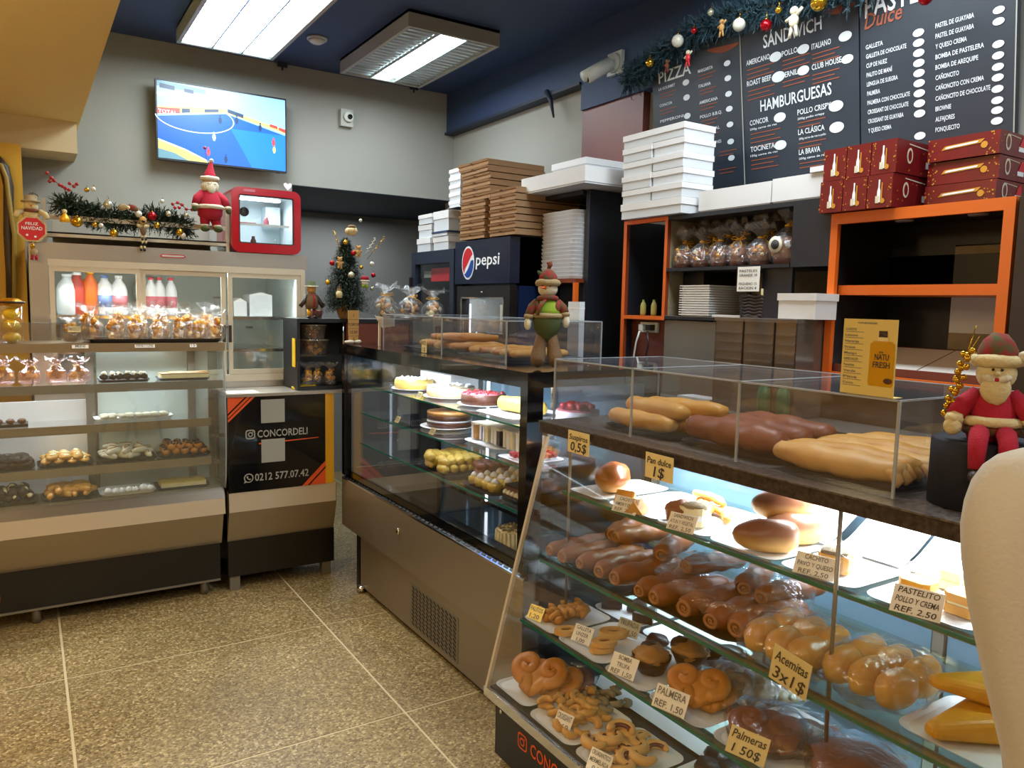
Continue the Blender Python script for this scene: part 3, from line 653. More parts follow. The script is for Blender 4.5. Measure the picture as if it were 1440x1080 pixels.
solo('slab_cake', MB().b(cx-w*.42, cx+w*.42, 4.01, 4.13, .572, .59, 'crumb').b(cx-w*.42, cx+w*.42, 4.01, 4.13, .59, .595, 'icing_yellow'), 'flat yellow caramel topped slab cake in the dark tray', 'cake', (cx, 4.07, .566))
bx = tag(MB().b(-.14, .09, -.05, .05, 0, .012, 'tray_black').b(-.14, .09, -.052, -.05, 0, .03, 'glass').build('chocolate_box'), 'low brown box of chocolates with a clear lid on the second shelf', 'box'); bx.location = (-.09, 4.10, .907)
for i in range(5): c = MB().ell((0, 0, .012), (.018, .018, .013), 'choc_light', None, 10, 6).build('truffle', bx); c.location = (-.11+.044*i, -.02, .012)
# second-shelf tray seen deep inside
tr_, cx, w = tray_of(133, 245, 590, 4.10, .907, 'tray_white', 'pale tray of small iced biscuits on the second shelf', .12)
bis = tag(MB().lathe([(.02, 0), (.021, .008), (.012, .013), (0, .014)], (0, 0, 0), 'cake_cream', 12).build('iced_biscuit'), 'small iced biscuit', 'biscuit')
fill(bis, cx, w, 4.13, .908, 8, 2, 'small pale iced biscuit on the second shelf', 'iced biscuits')
# top glass shelf: pink gift bags, dark cakes, tan slices
gb = gift_bag('wrapped_treat', 'gift bag', 'gift bag', .043, .115, 'cello_pink', 'gold', None, 'white_gloss', 4)
for i, x in enumerate((-40, 5, 42, 80, 112)):
    p = PY(x, 540, 4.03); place(gb, (p.x, 4.04, 1.10), i*1.3, 'pinkish clear bag of golden sweets under the case top, %s' % ['cut by the picture edge', 'leftmost whole one', 'second from the left', 'third from the left', 'rightmost, beside the dark cakes'][i], 'pink gift bags', (1, 1, 1+.05*(i % 2)))
tr_, cx, w = tray_of(137, 212, 537, 4.02, 1.10, 'tray_black', 'black tray of dark frosted cakes on the upper shelf', .14)
fc = tag(MB().ell((0, 0, .014), (.02, .017, .015), 'choc', None, 10, 6, .3).ell((0, 0, .026), (.012, .011, .008), 'cream', None, 8, 5, .5).build('frosted_cake'), 'dark cake', 'pastry')
fill(fc, cx, w, 4.05, 1.10, 6, 2, 'small dark cake with a cream top on the upper shelf', 'small dark cakes')
tr_, cx, w = tray_of(222, 296, 533, 4.02, 1.10, 'tray_dark', 'dark tray of tan cake slices on the upper shelf', .14)
fill(sq, cx, w, 4.05, 1.10, 4, 2, 'flat tan cake square on the upper shelf', 'tan cake squares', rzr=.06)

# on top of the case
tr = tray('pastry_tray', 'long black tray of gold wrapped gift bags on the case top', .60, .22, 'tray_black', .018); tr.location = (.535, 4.07, 1.286)
gs = [gift_bag('gold_gift_bag', 'gift bag', 'gift bag', .042, .15, 'cello', 'gold', 'brown_paper', 'gold_bright', 11+k) for k in range(3)]
for g_ in gs: g_.children[2].data.materials[0] = MAT['cello_gold']
front = (100, 133, 160, 190, 222, 252, 280, 304); back = (125, 165, 196, 228, 262, 292)
names = ['leftmost', 'second from the left', 'third from the left', 'fourth from the left', 'fifth from the left', 'sixth from the left', 'seventh from the left', 'rightmost']
for i, x in enumerate(front):
    p = PY(x, 478, 4.02); place(gs[i % 3], (p.x+.0, 4.02, 1.29), i*1.1, 'gold wrapped gift bag in the front row on the black tray, %s' % names[i], 'gold gift bags on the case top', (.95, .95, .80 if i == 0 else .95+.1*(i % 2)))
for i, x in enumerate(back):
    p = PY(x, 460, 4.12); place(gs[(i+1) % 3], (p.x, 4.12, 1.29), i*2.1, 'gold wrapped gift bag in the back row on the black tray, %s' % (names[i] if i < 5 else 'rightmost'), 'gold gift bags on the case top', (1.05, 1.05, 1.18+.06*(i % 2)))
for i, (x, y, w, s_, l) in enumerate(((113, 485, .065, 'MINI', 'small white label on the tray rim under the leftmost gold bags'), (204, 487, .085, 'PANETTONE', 'longer white label at the middle of the tray rim'), (272, 486, .03, '15', 'small white price label reading 15 on the tray rim'))):
    c = tag_card([s_], w, .022, 'paper', l, big=True); p = PY(x, y+4, 3.947); c.location = (p.x, 3.947, 1.262)
# clear box and candy jar at the far left
ab = thing('acrylic_box', 'empty clear acrylic box on the left end of the case top', 'display box', (.08, 4.04, 1.286))
for a in ((-.30, .17, -.08, -.076, 0, .09), (-.30, .17, .076, .08, 0, .09), (.166, .17, -.08, .08, 0, .09), (-.30, .17, -.08, .08, .086, .09)): part(ab, 'panel', MB().b(*a, 'acrylic'))
c = tag_card(['PAN DULCE'], .05, .028, 'card_yellow', 'small cream label on the clear box beside the candy jar'); c.location = (.19, 3.955, 1.335)
cj = thing('candy_jar', 'clear jar stacked with round yellow sweets at the left picture edge', 'jar', (-.045, 4.0, 1.286))
for i in range(3): part(cj, 'candy', MB().ell((0, 0, .025+.052*i), (.034, .034, .024), 'candy_yellow', None, 16, 8, .06))
part(cj, 'jar_wall', MB().lathe([(.042, 0), (.044, .05), (.044, .165)], (0, 0, 0), 'glass', 20))
part(cj, 'lid', MB().lathe([(.046, .165), (.048, .18), (.03, .195), (0, .197)], (0, 0, 0), 'gold_foil', 20, jit=.1).tube([(.05*cos(a), .05*sin(a), .178) for a in [i*pi/6 for i in range(12)]], .005, 'cable', 5, closed=True), 'gold crinkled lid with a dark cord')

# ================================================================ tall fridge cabinet with sliding glass doors
fx0, fx1, fy0, fy1 = .03, 1.325, 4.25, 4.98
fc_ = thing('glass_door_refrigerator', 'steel refrigerated cabinet with three sliding glass doors behind the pastry case', 'refrigerator', (.68, 4.6, 0))
wpart(fc_, 'body', MB().b(fx0, fx1, fy0+.03, fy1, .10, 1.06, 'steel').b(fx0, fx0+.04, fy0, fy1, 1.06, 1.66, 'fridge_inside').b(fx1-.03, fx1, fy0, fy1, 1.06, 1.66, 'fridge_inside').b(fx0, fx1, fy1-.03, fy1, 1.06, 1.66, 'fridge_back').b(fx0, fx1, fy0+.02, fy1, 1.655, 1.69, 'fridge_inside'))
wpart(fc_, 'lower_front', MB().b(fx0, fx1, fy0, fy0+.03, .1, 1.062, 'steel'))
wpart(fc_, 'top_band', MB().b(fx0, fx1+.01, fy0-.01, fy1, 1.668, 1.745, 'steel'))
for x in (.1, 1.25):
    for y in (4.32, 4.9): wpart(fc_, 'foot', MB().cyl((x, y, 0), .02, .1, 'steel_dull', 10))
wpart(fc_, 'badge', MB().prism([(.60, 1.70), (.70, 1.70), (.712, 1.707), (.70, 1.716), (.60, 1.716), (.588, 1.707)], 'y', fy0-.013, fy0-.01, 'logo_red').prism([(.602, 1.704), (.698, 1.704), (.704, 1.708), (.698, 1.712), (.602, 1.712), (.596, 1.708)], 'y', fy0-.0145, fy0-.013, 'plastic_white'), 'small rounded badge with a red outline')
wpart(fc_, 'outer_frame', MB().b(fx0, .105, fy0-.012, fy0+.02, 1.05, 1.668, 'steel').b(.105, fx1, fy0-.012, fy0+.02, 1.637, 1.668, 'frame_cream').b(.105, fx1, fy0-.012, fy0+.02, 1.062, 1.099, 'frame_cream').b(fx1-.024, fx1, fy0-.012, fy0+.02, 1.099, 1.637, 'frame_cream'))
for i, (a, b) in enumerate(((.108, .50), (.50, .905), (.915, 1.30))):
    y = fy0-.008+.012*(i % 2); d = MB()
    d.b(a, a+.022, y, y+.012, 1.10, 1.636, 'frame_cream').b(b-.022, b, y, y+.012, 1.10, 1.636, 'frame_cream').b(a+.022, b-.022, y, y+.012, 1.10, 1.125, 'frame_cream').b(a+.022, b-.022, y, y+.012, 1.612, 1.636, 'frame_cream')
    dd = wpart(fc_, 'sliding_door', d); wpart(dd, 'pane', MB().b(a+.022, b-.022, y+.004, y+.008, 1.125, 1.612, 'glass'))
    xh = {0: a+.028, 1: b-.012, 2: a+.006}[i]
    wpart(dd, 'recessed_handle', MB().b(xh-.007, xh+.009, y-.003, y+.001, 1.27 if i else 1.30, 1.36, 'cable'), 'dark slot handle')
for x0_, x1_ in ((.1, .70), (.71, 1.29)):
    for z in (1.225, 1.40, ):
        sh = MB().b(x0_, x1_, fy0+.08, fy0+.088, z-.012, z+.004, 'chrome').b(x0_, x1_, fy0+.085, 4.9, z-.003, z, 'glass')
        for k in range(14): sh.b(x0_+(x1_-x0_)*k/14, x0_+(x1_-x0_)*k/14+.003, fy0+.09, 4.9, z, z+.003, 'chrome')
        wpart(fc_, 'wire_shelf', sh)
wpart(fc_, 'fan_grille', MB().lathe([(.085, 0), (.09, .01), (.07, .02), (.02, .022), (0, .02)], (0, 0, 0), 'fridge_back', 26, TR((.62, 4.93, 1.53), (pi/2, 0, 0))).lathe([(.02, .022), (.018, .03), (0, .032)], (0, 0, 0), 'plastic_grey', 12, TR((.62, 4.93, 1.53), (pi/2, 0, 0))), 'round fan cover')
wpart(fc_, 'led_strip', MB().b(.12, 1.28, fy0+.05, fy0+.062, 1.640, 1.652, 'led_soft'))
for i, (x, z) in enumerate(((.98, 1.5), (1.17, 1.32), (1.02, 1.32))): wpart(fc_, 'shelf_bracket', MB().b(x, x+.04, 4.935, 4.95, z, z+.012, 'steel_dull'))
# bottles in the left bay
def bottle(name, label, r, h, body, cap, loc, lab=None, cat='bottle', group=None):
    t = thing(name, label, cat, loc, 0, group); part(t, 'body', MB().lathe([(r*.9, 0), (r, .01), (r, h*.62), (r*.8, h*.76), (r*.4, h*.88), (r*.38, h*.95)], (0, 0, 0), body, 16))
    part(t, 'cap', MB().lathe([(r*.45, h*.93), (r*.45, h), (0, h)], (0, 0, 0), cap, 14))
    if lab: part(t, 'paper_label', MB().lathe([(r*1.01, h*.2), (r*1.01, h*.5)], (0, 0, 0), lab, 16))
    return t
bot = [(96, 'milk', 'white', .05, .2, None, 'clear pale bottle at the left end of the fridge shelf'), (110, 'juice_red', 'white', .042, .21, None, 'red drink bottle left of the orange juice'), (128, 'juice_orange', 'yellow', .038, .22, None, 'orange juice bottle with a yellow cap'),
       (148, 'milk', 'label_blue', .04, .2, 'label_blue', 'white bottle with a blue label behind the first glass door'), (168, 'milk', 'white', .04, .2, 'mousse_pink', 'white bottle with a pinkish label near the door frame')]
for x, bm, cm, r, h, lb, lab in bot:
    p = PY(x, 440, 4.42); bottle('drink_bottle', lab, r, h, bm, cm, (p.x, 4.42, 1.404), lb)
for i, (x, lab) in enumerate(((213, 'milk bottle with a red cap, left of three behind the second door'), (225, 'milk bottle with a red cap, middle of three behind the second door'), (241, 'milk bottle with a red cap, right of three behind the second door'))):
    p = PY(x, 440, 4.46); bottle('milk_bottle', lab, .03, .2, 'milk', 'cap_red', (p.x, 4.46, 1.404), 'mousse_pink', 'bottle', 'milk bottles with red caps')
for i, (x0_, x1_, z) in enumerate(((.99, 1.06, 1.405), (1.075, 1.2, 1.405))):
    solo('cake_box', MB().b(x0_, x1_, 4.45, 4.6, z, z+(.08, .12)[i], 'box_white').prism([(x0_, z+(.08, .12)[i]), (x1_, z+(.08, .12)[i]), ((x0_+x1_)/2, z+(.1, .135)[i])], 'y', 4.45, 4.6, 'white'), ['small white carton on the fridge shelf', 'larger white carton on the right fridge shelf'][i], 'box', ((x0_+x1_)/2, 4.5, z))

# metal rack on top of the cabinet
rk = thing('metal_rack', 'low cream metal rack standing on top of the glass door fridge', 'rack', (.52, 4.4, 1.746))
for z in (1.775, 1.855): wpart(rk, 'rail', MB().b(.09, .93, 4.27, 4.285, z, z+.022, 'frame_cream'))
wpart(rk, 'shelf_plate', MB().b(.09, .93, 4.27, 4.60, 1.79, 1.797, 'frame_cream'))
wpart(rk, 'back_plate', MB().b(.14, .90, 4.60, 4.61, 1.76, 1.96, 'plastic_grey'))
for x in (.09, .915): wpart(rk, 'post', MB().b(x, x+.016, 4.268, 4.29, 1.746, 1.95, 'frame_cream'))

# garland: needles, then every ornament on it
def garland(name, label, path, mat, rad, n, seed, origin):
    m = MB(); Rn = random.Random(seed); segs = len(path)-1
    m.tube(path, .006, 'twig', 5)
    V = []; Fc = []
    for i in range(n):
        u = Rn.random()*segs; k = int(u); p = Vector(path[k]).lerp(Vector(path[k+1]), u-k)
        d = Vector((Rn.gauss(0, 1), Rn.gauss(0, 1), Rn.gauss(0, 1))).normalized(); L = rad*Rn.uniform(.45, 1.05)
        s_ = d.cross(Vector((Rn.random(), Rn.random(), Rn.random()))).normalized()*.005; a = p+d*L*.25; e = p+d*L+Vector((0, 0, -.01)); q = len(V)
        V += [a-s_, a+s_, e]; Fc.append((q, q+1, q+2))
        for t in (.45, .6, .75, .9):
            c = a.lerp(e, t); dv = (d*.6+Vector((Rn.gauss(0, 1), Rn.gauss(0, 1), Rn.gauss(0, 1)))*.6).normalized()*.022; q = len(V); V += [c-s_*.6, c+s_*.6, c+dv]; Fc.append((q, q+1, q+2))
    m.add(V, Fc, mat); o = m.build(name, None, origin); return tag(o, label, 'garland')
gp = [PY(x, y, 4.30) for x, y in ((88, 285), (105, 292), (130, 300), (160, 305), (190, 308), (220, 303), (245, 312), (262, 322))]
for p in gp: p.z = max(p.z, 1.83)
garland('pine_garland', 'green artificial pine garland lying along the rack above the fridge', gp, 'needles', .08, 1500, 5, (.5, 4.30, 1.80))
garl2 = None
def bauble(x, y, c, r, mat, label, plane='y', cap=True):
    p = PY(x, y, c) if plane == 'y' else PX(x, y, c)
    t = thing('bauble', label, 'ornament', p); part(t, 'ball', MB().ell((0, 0, 0), r, mat, None, 18, 12))
    part(t, 'cap', MB().lathe([(r*.25, r*.93), (r*.25, r*1.15), (0, r*1.15)], (0, 0, 0), 'gold_ball', 8).tube([(0, 0, r*1.1), (.004, 0, r*1.5), (0, 0, r*1.9)], .0012, 'twig', 4)); return t
for x, y, r, mat, lab in ((122, 267, .011, 'gold_ball', 'small gold bauble at the garland top, left of a pale one'), (131, 266, .011, 'white_ball', 'small pale bauble at the garland top beside the gold one'), (152, 288, .021, 'silver_ball', 'largest silver gold bauble in the middle of the garland'),
        (108, 312, .025, 'gold_ball', 'large gold ball low on the left part of the garland'), (160, 328, .019, 'gold_ball', 'olive gold bauble hanging below the rack rail'), (195, 301, .016, 'white_ball', 'pearl bauble left of the red one'),
        (214, 304, .021, 'red_ball', 'shiny red bauble on the right part of the garland'), (237, 301, .014, 'silver_ball', 'cream silver bauble right of the red one'), (253, 327, .018, 'gold_ball', 'gold bauble under the right end of the garland'),
        (257, 331, .014, 'white_ball', 'white bauble under the right end of the garland'), (262, 303, .011, 'silver_ball', 'small silver bauble at the right garland end'), (133, 316, .012, 'gold_ball', 'small gold bauble on the rail, beside a pearl one'), (142, 317, .011, 'white_ball', 'small pearl bauble on the rail'), (221, 317, .014, 'gold_ball', 'gold bauble just below the red one'), (228, 283, .01, 'white_ball', 'tiny pale bauble on top of the right garland half')):
    bauble(x, y, 4.225, r, mat, lab)
for i, (pts, lab) in enumerate((([(66, 243), (72, 250), (70, 255), (76, 254), (84, 260), (92, 265), (98, 258), (104, 262), (97, 267), (108, 259), (88, 262)], 'red berry sprig rising from the left end of the garland'), ([(243, 287), (250, 285), (256, 288), (262, 294), (270, 295), (278, 295), (252, 292), (246, 292)], 'red berry sprig at the right end of the garland by the santa'))):
    P = [PY(x, y, 4.235) for x, y in pts]; t = thing('berry_sprig', lab, 'ornament', P[0]); m = MB().tube([q-P[0] for q in P[:6]], .002, 'twig', 4); part(t, 'stem', m)
    for q in P: part(t, 'berry', MB().ell(q-P[0], .0085, 'berry', None, 10, 7))
# wooden reindeer and a hanging striped charm in the middle
p = PY(201, 310, 4.22); t = thing('reindeer_ornament', 'brown reindeer ornament with striped dangling legs in the middle of the garland', 'ornament', p)
part(t, 'head', MB().ell((0, 0, .0), (.018, .015, .02), 'sack', None, 12, 8).ell((0, -.013, -.006), (.008, .006, .006), 'eye')); part(t, 'bow', MB().ell((-.014, 0, -.028), (.016, .008, .009), 'felt_cream', (0, .3, 0)).ell((.014, 0, -.028), (.016, .008, .009), 'felt_cream', (0, -.3, 0)))
part(t, 'body', MB().ell((0, 0, -.05), (.014, .012, .024), 'felt_brown'))
for s_ in (-1, 1):
    m = MB()
    for k in range(6): m.ell((s_*.008+.004*sin(k), 0, -.078-k*.013), (.006, .006, .008), 'eye' if k % 2 else 'felt_cream', None, 8, 5)
    part(t, 'leg', m)
    part(t, 'antler', MB().tube([(s_*.008, 0, .018), (s_*.018, 0, .036), (s_*.026, 0, .05)], .0025, 'twig', 5).tube([(s_*.018, 0, .036), (s_*.03, 0, .038)], .002, 'twig', 5))
p = PY(91, 303, 4.22); t = thing('santa_ornament', 'small cream and gold angel ornament on the left part of the garland', 'ornament', p)
part(t, 'body', MB().lathe([(.022, -.03), (.018, -.01), (.008, .008), (0, .01)], (0, 0, 0), 'gold_bright', 12)); part(t, 'head', MB().ell((0, 0, .018), .011, 'felt_cream'))
p = PY(180, 292, 4.22); t = thing('fabric_bow', 'striped cream and green cloth bow on the garland centre', 'bow', p)
for s_ in (-1, 1): part(t, 'loop', MB().ell((s_*.022, 0, 0), (.024, .01, .016), 'plaid' if s_ > 0 else 'felt_tan', (0, s_*.3, 0)))
part(t, 'knot', MB().ell((0, -.006, 0), .009, 'felt_cream'))

# big santa doll on the rack
def santa(name, label, loc, s=1, rz=0, sit=False, coat_='red_felt', hat_m='red_felt'):
    t = thing(name, label, 'doll', loc, rz); t.scale = (s, s, s)
    b = MB().lathe([(.035, .05), (.05, .07), (.052, .10), (.045, .14), (.03, .175), (.018, .19)], (0, 0, 0), coat_, 18, jit=.06); part(t, 'coat', b)
    part(t, 'coat_trim', MB().tube([(.051*cos(a), .051*sin(a), .105) for a in [2*pi*i/18 for i in range(18)]], .010, 'felt_white', 7, closed=True, jit=.2))
    for s_ in (-1, 1):
        part(t, 'arm', MB().tube([(s_*.03, 0, .165), (s_*.056, -.01, .14), (s_*.068, -.022, .115)], [.016, .018, .015], coat_, 9)).name = 'arm'
        part(t, 'cuff', MB().ell((s_*.069, -.024, .106), (.017, .016, .009), 'felt_white', None, 12, 7, .2)); part(t, 'mitten', MB().ell((s_*.072, -.026, .093), (.012, .012, .014), 'felt_green'))
        part(t, 'leg', MB().tube([(s_*.02, 0, .065), (s_*.024, -.004, .04), (s_*.026, -.01, .02)], [.024, .02, .017], coat_, 10))
        part(t, 'boot_trim', MB().ell((s_*.027, -.012, .025), (.019, .019, .008), 'felt_white', None, 12, 6, .2)); part(t, 'boot', MB().ell((s_*.028, -.02, .010), (.018, .028, .013), 'felt_green'))
    part(t, 'head', doll_face(MB().ell((0, 0, .208), .030, 'skin'), (0, 0, .208), .030))
    bd = MB()
    for i in range(9):
        a = -pi/2+(i-4)*.33; bd.ell((.026*cos(a), .026*sin(a), .192-.004*abs(4-i)*0), (.013, .012, .022), 'felt_white', None, 9, 6, .3)
    bd.ell((0, -.03, .182), (.018, .009, .024), 'felt_white', None, 10, 7, .3).ell((-.009, -.033, .203), (.010, .005, .005), 'felt_white', (0, .3, 0)).ell((.009, -.033, .203), (.010, .005, .005), 'felt_white', (0, -.3, 0)); part(t, 'beard', bd)
    h = MB().tube([(0, 0, .226), (.002, 0, .25), (.004, 0, .275), (.008, -.002, .30)], [.031, .022, .013, .006], hat_m, 14); part(t, 'hat', h)
    part(t, 'hat_brim', MB().tube([(.031*cos(a), .031*sin(a), .228) for a in [2*pi*i/16 for i in range(16)]], .010, 'felt_white', 7, closed=True, jit=.25))
    part(t, 'pompom', MB().ell((.009, -.002, .305), .010, 'felt_white', None, 10, 7, .3)); return t
santa('santa_doll', 'standing red santa doll with green boots on the rack beside the red cooler', PY(296, 326, 4.22), 1.17, .1)
wire = PY(288, 208, 4.22)
solo('red_bead_ornament', MB().tube([wire, PY(290, 222, 4.22), PY(295, 232, 4.22)], .0015, 'twig', 4).ell(wire, .008, 'berry'), 'red bead on a wire standing above the santa doll', 'ornament', wire)

# snowman doll holding the red octagonal sign
p = PY(45, 322, 4.20); sg = thing('snowman_sign', 'cream snowman doll in a hat holding a red octagonal sign with white lettering', 'sign', p)
part(sg, 'sign_plate', MB().prism([(.063*cos(pi/8+pi/4*i), .063*sin(pi/8+pi/4*i)*.98) for i in range(8)], 'y', .0, .008, 'felt_cream').prism([(.055*cos(pi/8+pi/4*i), .055*sin(pi/8+pi/4*i)*.98) for i in range(8)], 'y', -.003, 0, 'logo_red'), 'red octagon with a cream rim')
part(sg, 'lettering', MB().text('FELIZ', (0, -.0035, .018), XA, ZA, .012, 'logo_white', .05, 'c').text('NAVIDAD', (0, -.0035, -.004), XA, ZA, .015, 'logo_white', .082, 'c').disc((-.02, -.028), .005, .005, (0, -.0035, 0), XA, ZA, 'logo_white').disc((.012, -.034), .005, .005, (0, -.0035, 0), XA, ZA, 'logo_white'))
part(sg, 'body', MB().ell((0, .02, .07), (.036, .026, .036), 'felt_cream', None, 14, 9, .15)); part(sg, 'head', doll_face(MB().ell((0, .015, .106), .028, 'felt_cream'), (0, .015, .106), .028, nose='nose'))
part(sg, 'scarf', MB().tube([(.03*cos(a), .018+.028*sin(a), .083) for a in [2*pi*i/14 for i in range(14)]], .008, 'plaid', 7, closed=True)); part(sg, 'hat', MB().lathe([(.042, .122), (.04, .128), (.026, .13), (.024, .152), (0, .156)], (0, .015, 0), 'felt_tan', 14, jit=.08)); part(sg, 'hat_twigs', MB().tube([(-.01, 0, .15), (.0, 0, .162), (.02, 0, .16), (.03, 0, .15)], .002, 'twig', 4).tube([(0, 0, .15), (.012, 0, .168)], .002, 'twig', 4))
for s_ in (-1, 1): part(sg, 'arm', MB().tube([(s_*.03, .01, .082), (s_*.055, 0, .07), (s_*.062, -.004, .05)], .012, 'felt_cream', 8))
part(sg, 'leg', MB().tube([(.002, .004, -.06), (.002, .004, -.10)], .004, 'felt_cream', 5).ell((.004, .0, -.105), (.016, .012, .018), 'felt_tan', None, 10, 7).ell((.0, 0, -.078), (.01, .01, .012), 'gold_ball'))
for s_ in (-1, 1): part(sg, 'boot', MB().tube([(.004+s_*.007, 0, -.115), (.004+s_*.009, 0, -.14)], .006, 'red_felt', 7))

# red retro mini fridge
a = PY(322, 262, 4.24); x0_, x1_ = .935, 1.30; z0_, z1_ = 1.747, 2.085
rf = thing('mini_refrigerator', 'red rounded counter top cooler with a lit glass door', 'refrigerator', ((x0_+x1_)/2, 4.24, z0_)); W = x1_-x0_; H = z1_-z0_
def rrect(w, h, r, cx=0, cz=0, n=5):
    P = []
    for sx, sz, a0 in ((1, 1, 0), (-1, 1, 90), (-1, -1, 180), (1, -1, 270)):
        for i in range(n+1): t = radians(a0+90*i/n); P.append((cx+sx*(w/2-r)+r*cos(t), cz+sz*(h/2-r)+r*sin(t)))
    return P
def frame_(m, out, inn, y0, y1, mat):
    n = len(out); V = [(p[0], y0, p[1]) for p in out]+[(p[0], y0, p[1]) for p in inn]+[(p[0], y1, p[1]) for p in out]+[(p[0], y1, p[1]) for p in inn]
    Fc = []
    for i in range(n):
        j = (i+1) % n; Fc += [(i, j, n+j, n+i)[::-1], (2*n+i, 2*n+j, 3*n+j, 3*n+i), (i, j, 2*n+j, 2*n+i), (n+i, n+j, 3*n+j, 3*n+i)[::-1]]
    m.add(V, Fc, mat); return m
out = rrect(W, H, .04, 0, H/2); inn = rrect(W-.075, H-.085, .012, 0, H/2+.005)
cs = MB(); frame_(cs, rrect(W, H, .04, 0, H/2), rrect(W-.02, H-.02, .035, 0, H/2), .02, .36, 'red_gloss'); cs.prism(rrect(W-.02, H-.02, .03, 0, H/2), 'y', .34, .36, 'fridge_inside'); part(rf, 'casing', cs)
dr = part(rf, 'door', frame_(MB(), out, inn, -.012, .02, 'red_gloss')); part(dr, 'door_gasket', frame_(MB(), rrect(W-.072, H-.082, .012, 0, H/2+.005), rrect(W-.088, H-.098, .006, 0, H/2+.005), -.008, .0, 'cable')); part(dr, 'pane', MB().prism(rrect(W-.09, H-.10, .006, 0, H/2+.005), 'y', .0, .003, 'glass'))
part(dr, 'badge', MB().b(-.12, -.06, -.0135, -.012, H-.022, H-.01, 'mousse_pink'))
part(rf, 'liner', MB().b(-W/2+.022, W/2-.022, .30, .31, .03, H-.03, 'fridge_inside').b(-W/2+.02, -W/2+.03, .02, .31, .03, H-.03, 'fridge_inside').b(W/2-.03, W/2-.02, .02, .31, .03, H-.03, 'fridge_inside').b(-W/2+.03, W/2-.03, .02, .31, .02, .032, 'fridge_inside').b(-W/2+.03, W/2-.03, .02, .31, H-.032, H-.02, 'fridge_inside').b(.05, .13, .2, .3, H*.45, H*.8, 'fridge_inside'))
part(rf, 'shelf', MB().b(-W/2+.03, W/2-.05, .04, .3, H*.43, H*.43+.004, 'glass').b(-W/2+.03, W/2-.05, .035, .04, H*.43, H*.43+.012, 'plastic_white'))
part(rf, 'fan_vent', MB().lathe([(.026, 0), (.026, .003)], (0, 0, 0), 'cable', 20, TR((-.045, .298, H*.72), (pi/2, 0, 0))))
part(rf, 'lamp', MB().b(-.12, .09, .05, .09, H-.055, H-.046, 'led'))
area('mini_fridge_lamp', (1.1, 4.34, 2.02), .2, .05, .9, (.75, .85, 1))
for i, (x, z, hh, mm, lab) in enumerate(((.02, H*.43+.004, .05, 'mousse_pink', 'small pink jar on the shelf of the red cooler'), (-.05, .033, .06, 'choc_light', 'small dark figure bottle at the bottom of the red cooler'), (.07, .033, .05, 'glass', 'clear glass at the bottom right of the red cooler'), (-.13, .033, .045, 'choc', 'dark jar at the bottom left of the red cooler'))):
    w_ = Vector(rf.location)+Vector((x, .08, z)); solo('jar', MB().lathe([(.014, 0), (.016, .005), (.015, hh*.6), (.009, hh*.8), (.009, hh), (0, hh)], tuple(w_), mm, 12), lab, 'jar', w_)
w_ = Vector(rf.location)+Vector((-.09, .08, H*.43+.0045)); solo('sweet_pack', MB().b(w_.x-.05, w_.x+.05, w_.y-.02, w_.y+.02, w_.z, w_.z+.014, 'mousse_pink').b(w_.x-.048, w_.x+.0, w_.y-.022, w_.y-.02, w_.z+.003, w_.z+.011, 'cap_red'), 'flat pink pack of sweets on the shelf of the red cooler', 'box', w_)
w_ = PY(404, 262, 4.26); solo('paper_heart', MB().prism([(w_.x+.022*(sin(t)**3), w_.z+.0015*(12*cos(t)-5*cos(2*t)-2*cos(3*t))) for t in [2*pi*i/24 for i in range(24)]], 'y', 4.25, 4.256, 'logo_white'), 'small white heart on the upper right corner of the red cooler', 'ornament', (w_.x, 4.253, w_.z))

# ================================================================ middle counter with the poster
mc = thing('service_counter', 'low steel service counter with a black contact poster between the two display cases', 'counter', (1.1, 4.2, 0))
wpart(mc, 'kick_panel', MB().b(.842, 1.40, 3.99, 4.0, .075, .262, 'black_panel')); wpart(mc, 'body', MB().b(.84, 1.40, 4.0, 4.235, .08, 1.0, 'black_panel'))
wpart(mc, 'lower_apron', MB().prism([(4.0, .262), (3.945, .425), (3.95, .525), (4.1, .525), (4.1, .262)], 'x', .84, 1.40, 'steel_tan')); wpart(mc, 'front_band', MB().prism([(3.944, .425), (3.948, .525), (3.96, .525), (3.96, .425)], 'x', .84, 1.395, 'steel_bright'))
for x in (.875, 1.36): wpart(mc, 'foot', MB().b(x-.025, x+.025, 4.0, 4.04, 0, .078, 'steel_dull'))
wpart(mc, 'worktop', MB().b(.838, 1.42, 3.935, 4.242, 1.012, 1.027, 'steel'))
po = wpart(mc, 'poster_panel', MB().b(.84, 1.338, 3.945, 3.96, .525, 1.012, 'black_gloss'))
wpart(mc, 'yellow_post', MB().b(1.338, 1.385, 3.945, 3.965, .525, 1.012, 'yellow'), 'narrow yellow strip')
g = MB(); o = Vector((.84, 3.945, .525)); 
g.poly2([(0, .36), (.135, .487), (0, .487)][::1], o, XA, ZA, 'orange_flat'); g.poly2([(0, .395), (.095, .487), (.085, .487), (0, .405)], o, XA, ZA, 'black_gloss', .0018); g.poly2([(0, .375), (.118, .487), (.112, .487), (0, .381)], o, XA, ZA, 'black_gloss', .0018)
g.poly2([(.37, 0), (.498, 0), (.498, .125)], o, XA, ZA, 'orange_flat'); g.poly2([(.40, 0), (.41, 0), (.498, .086), (.498, .096)], o, XA, ZA, 'black_gloss', .0018)
g.poly2([(.15, .240), (.46, .252), (.46, .256), (.15, .247)], o, XA, ZA, 'orange_flat')
wpart(po, 'poster_graphics', g, 'orange corner stripes and line')
x = MB(); x.text('CONCORDELI', o+XA*.143+ZA*.276, XA, ZA, .036, 'plastic_grey', .258); x.text('0212 577.07.42', o+XA*.128+ZA*.052, XA, ZA, .037, 'plastic_grey', .278)
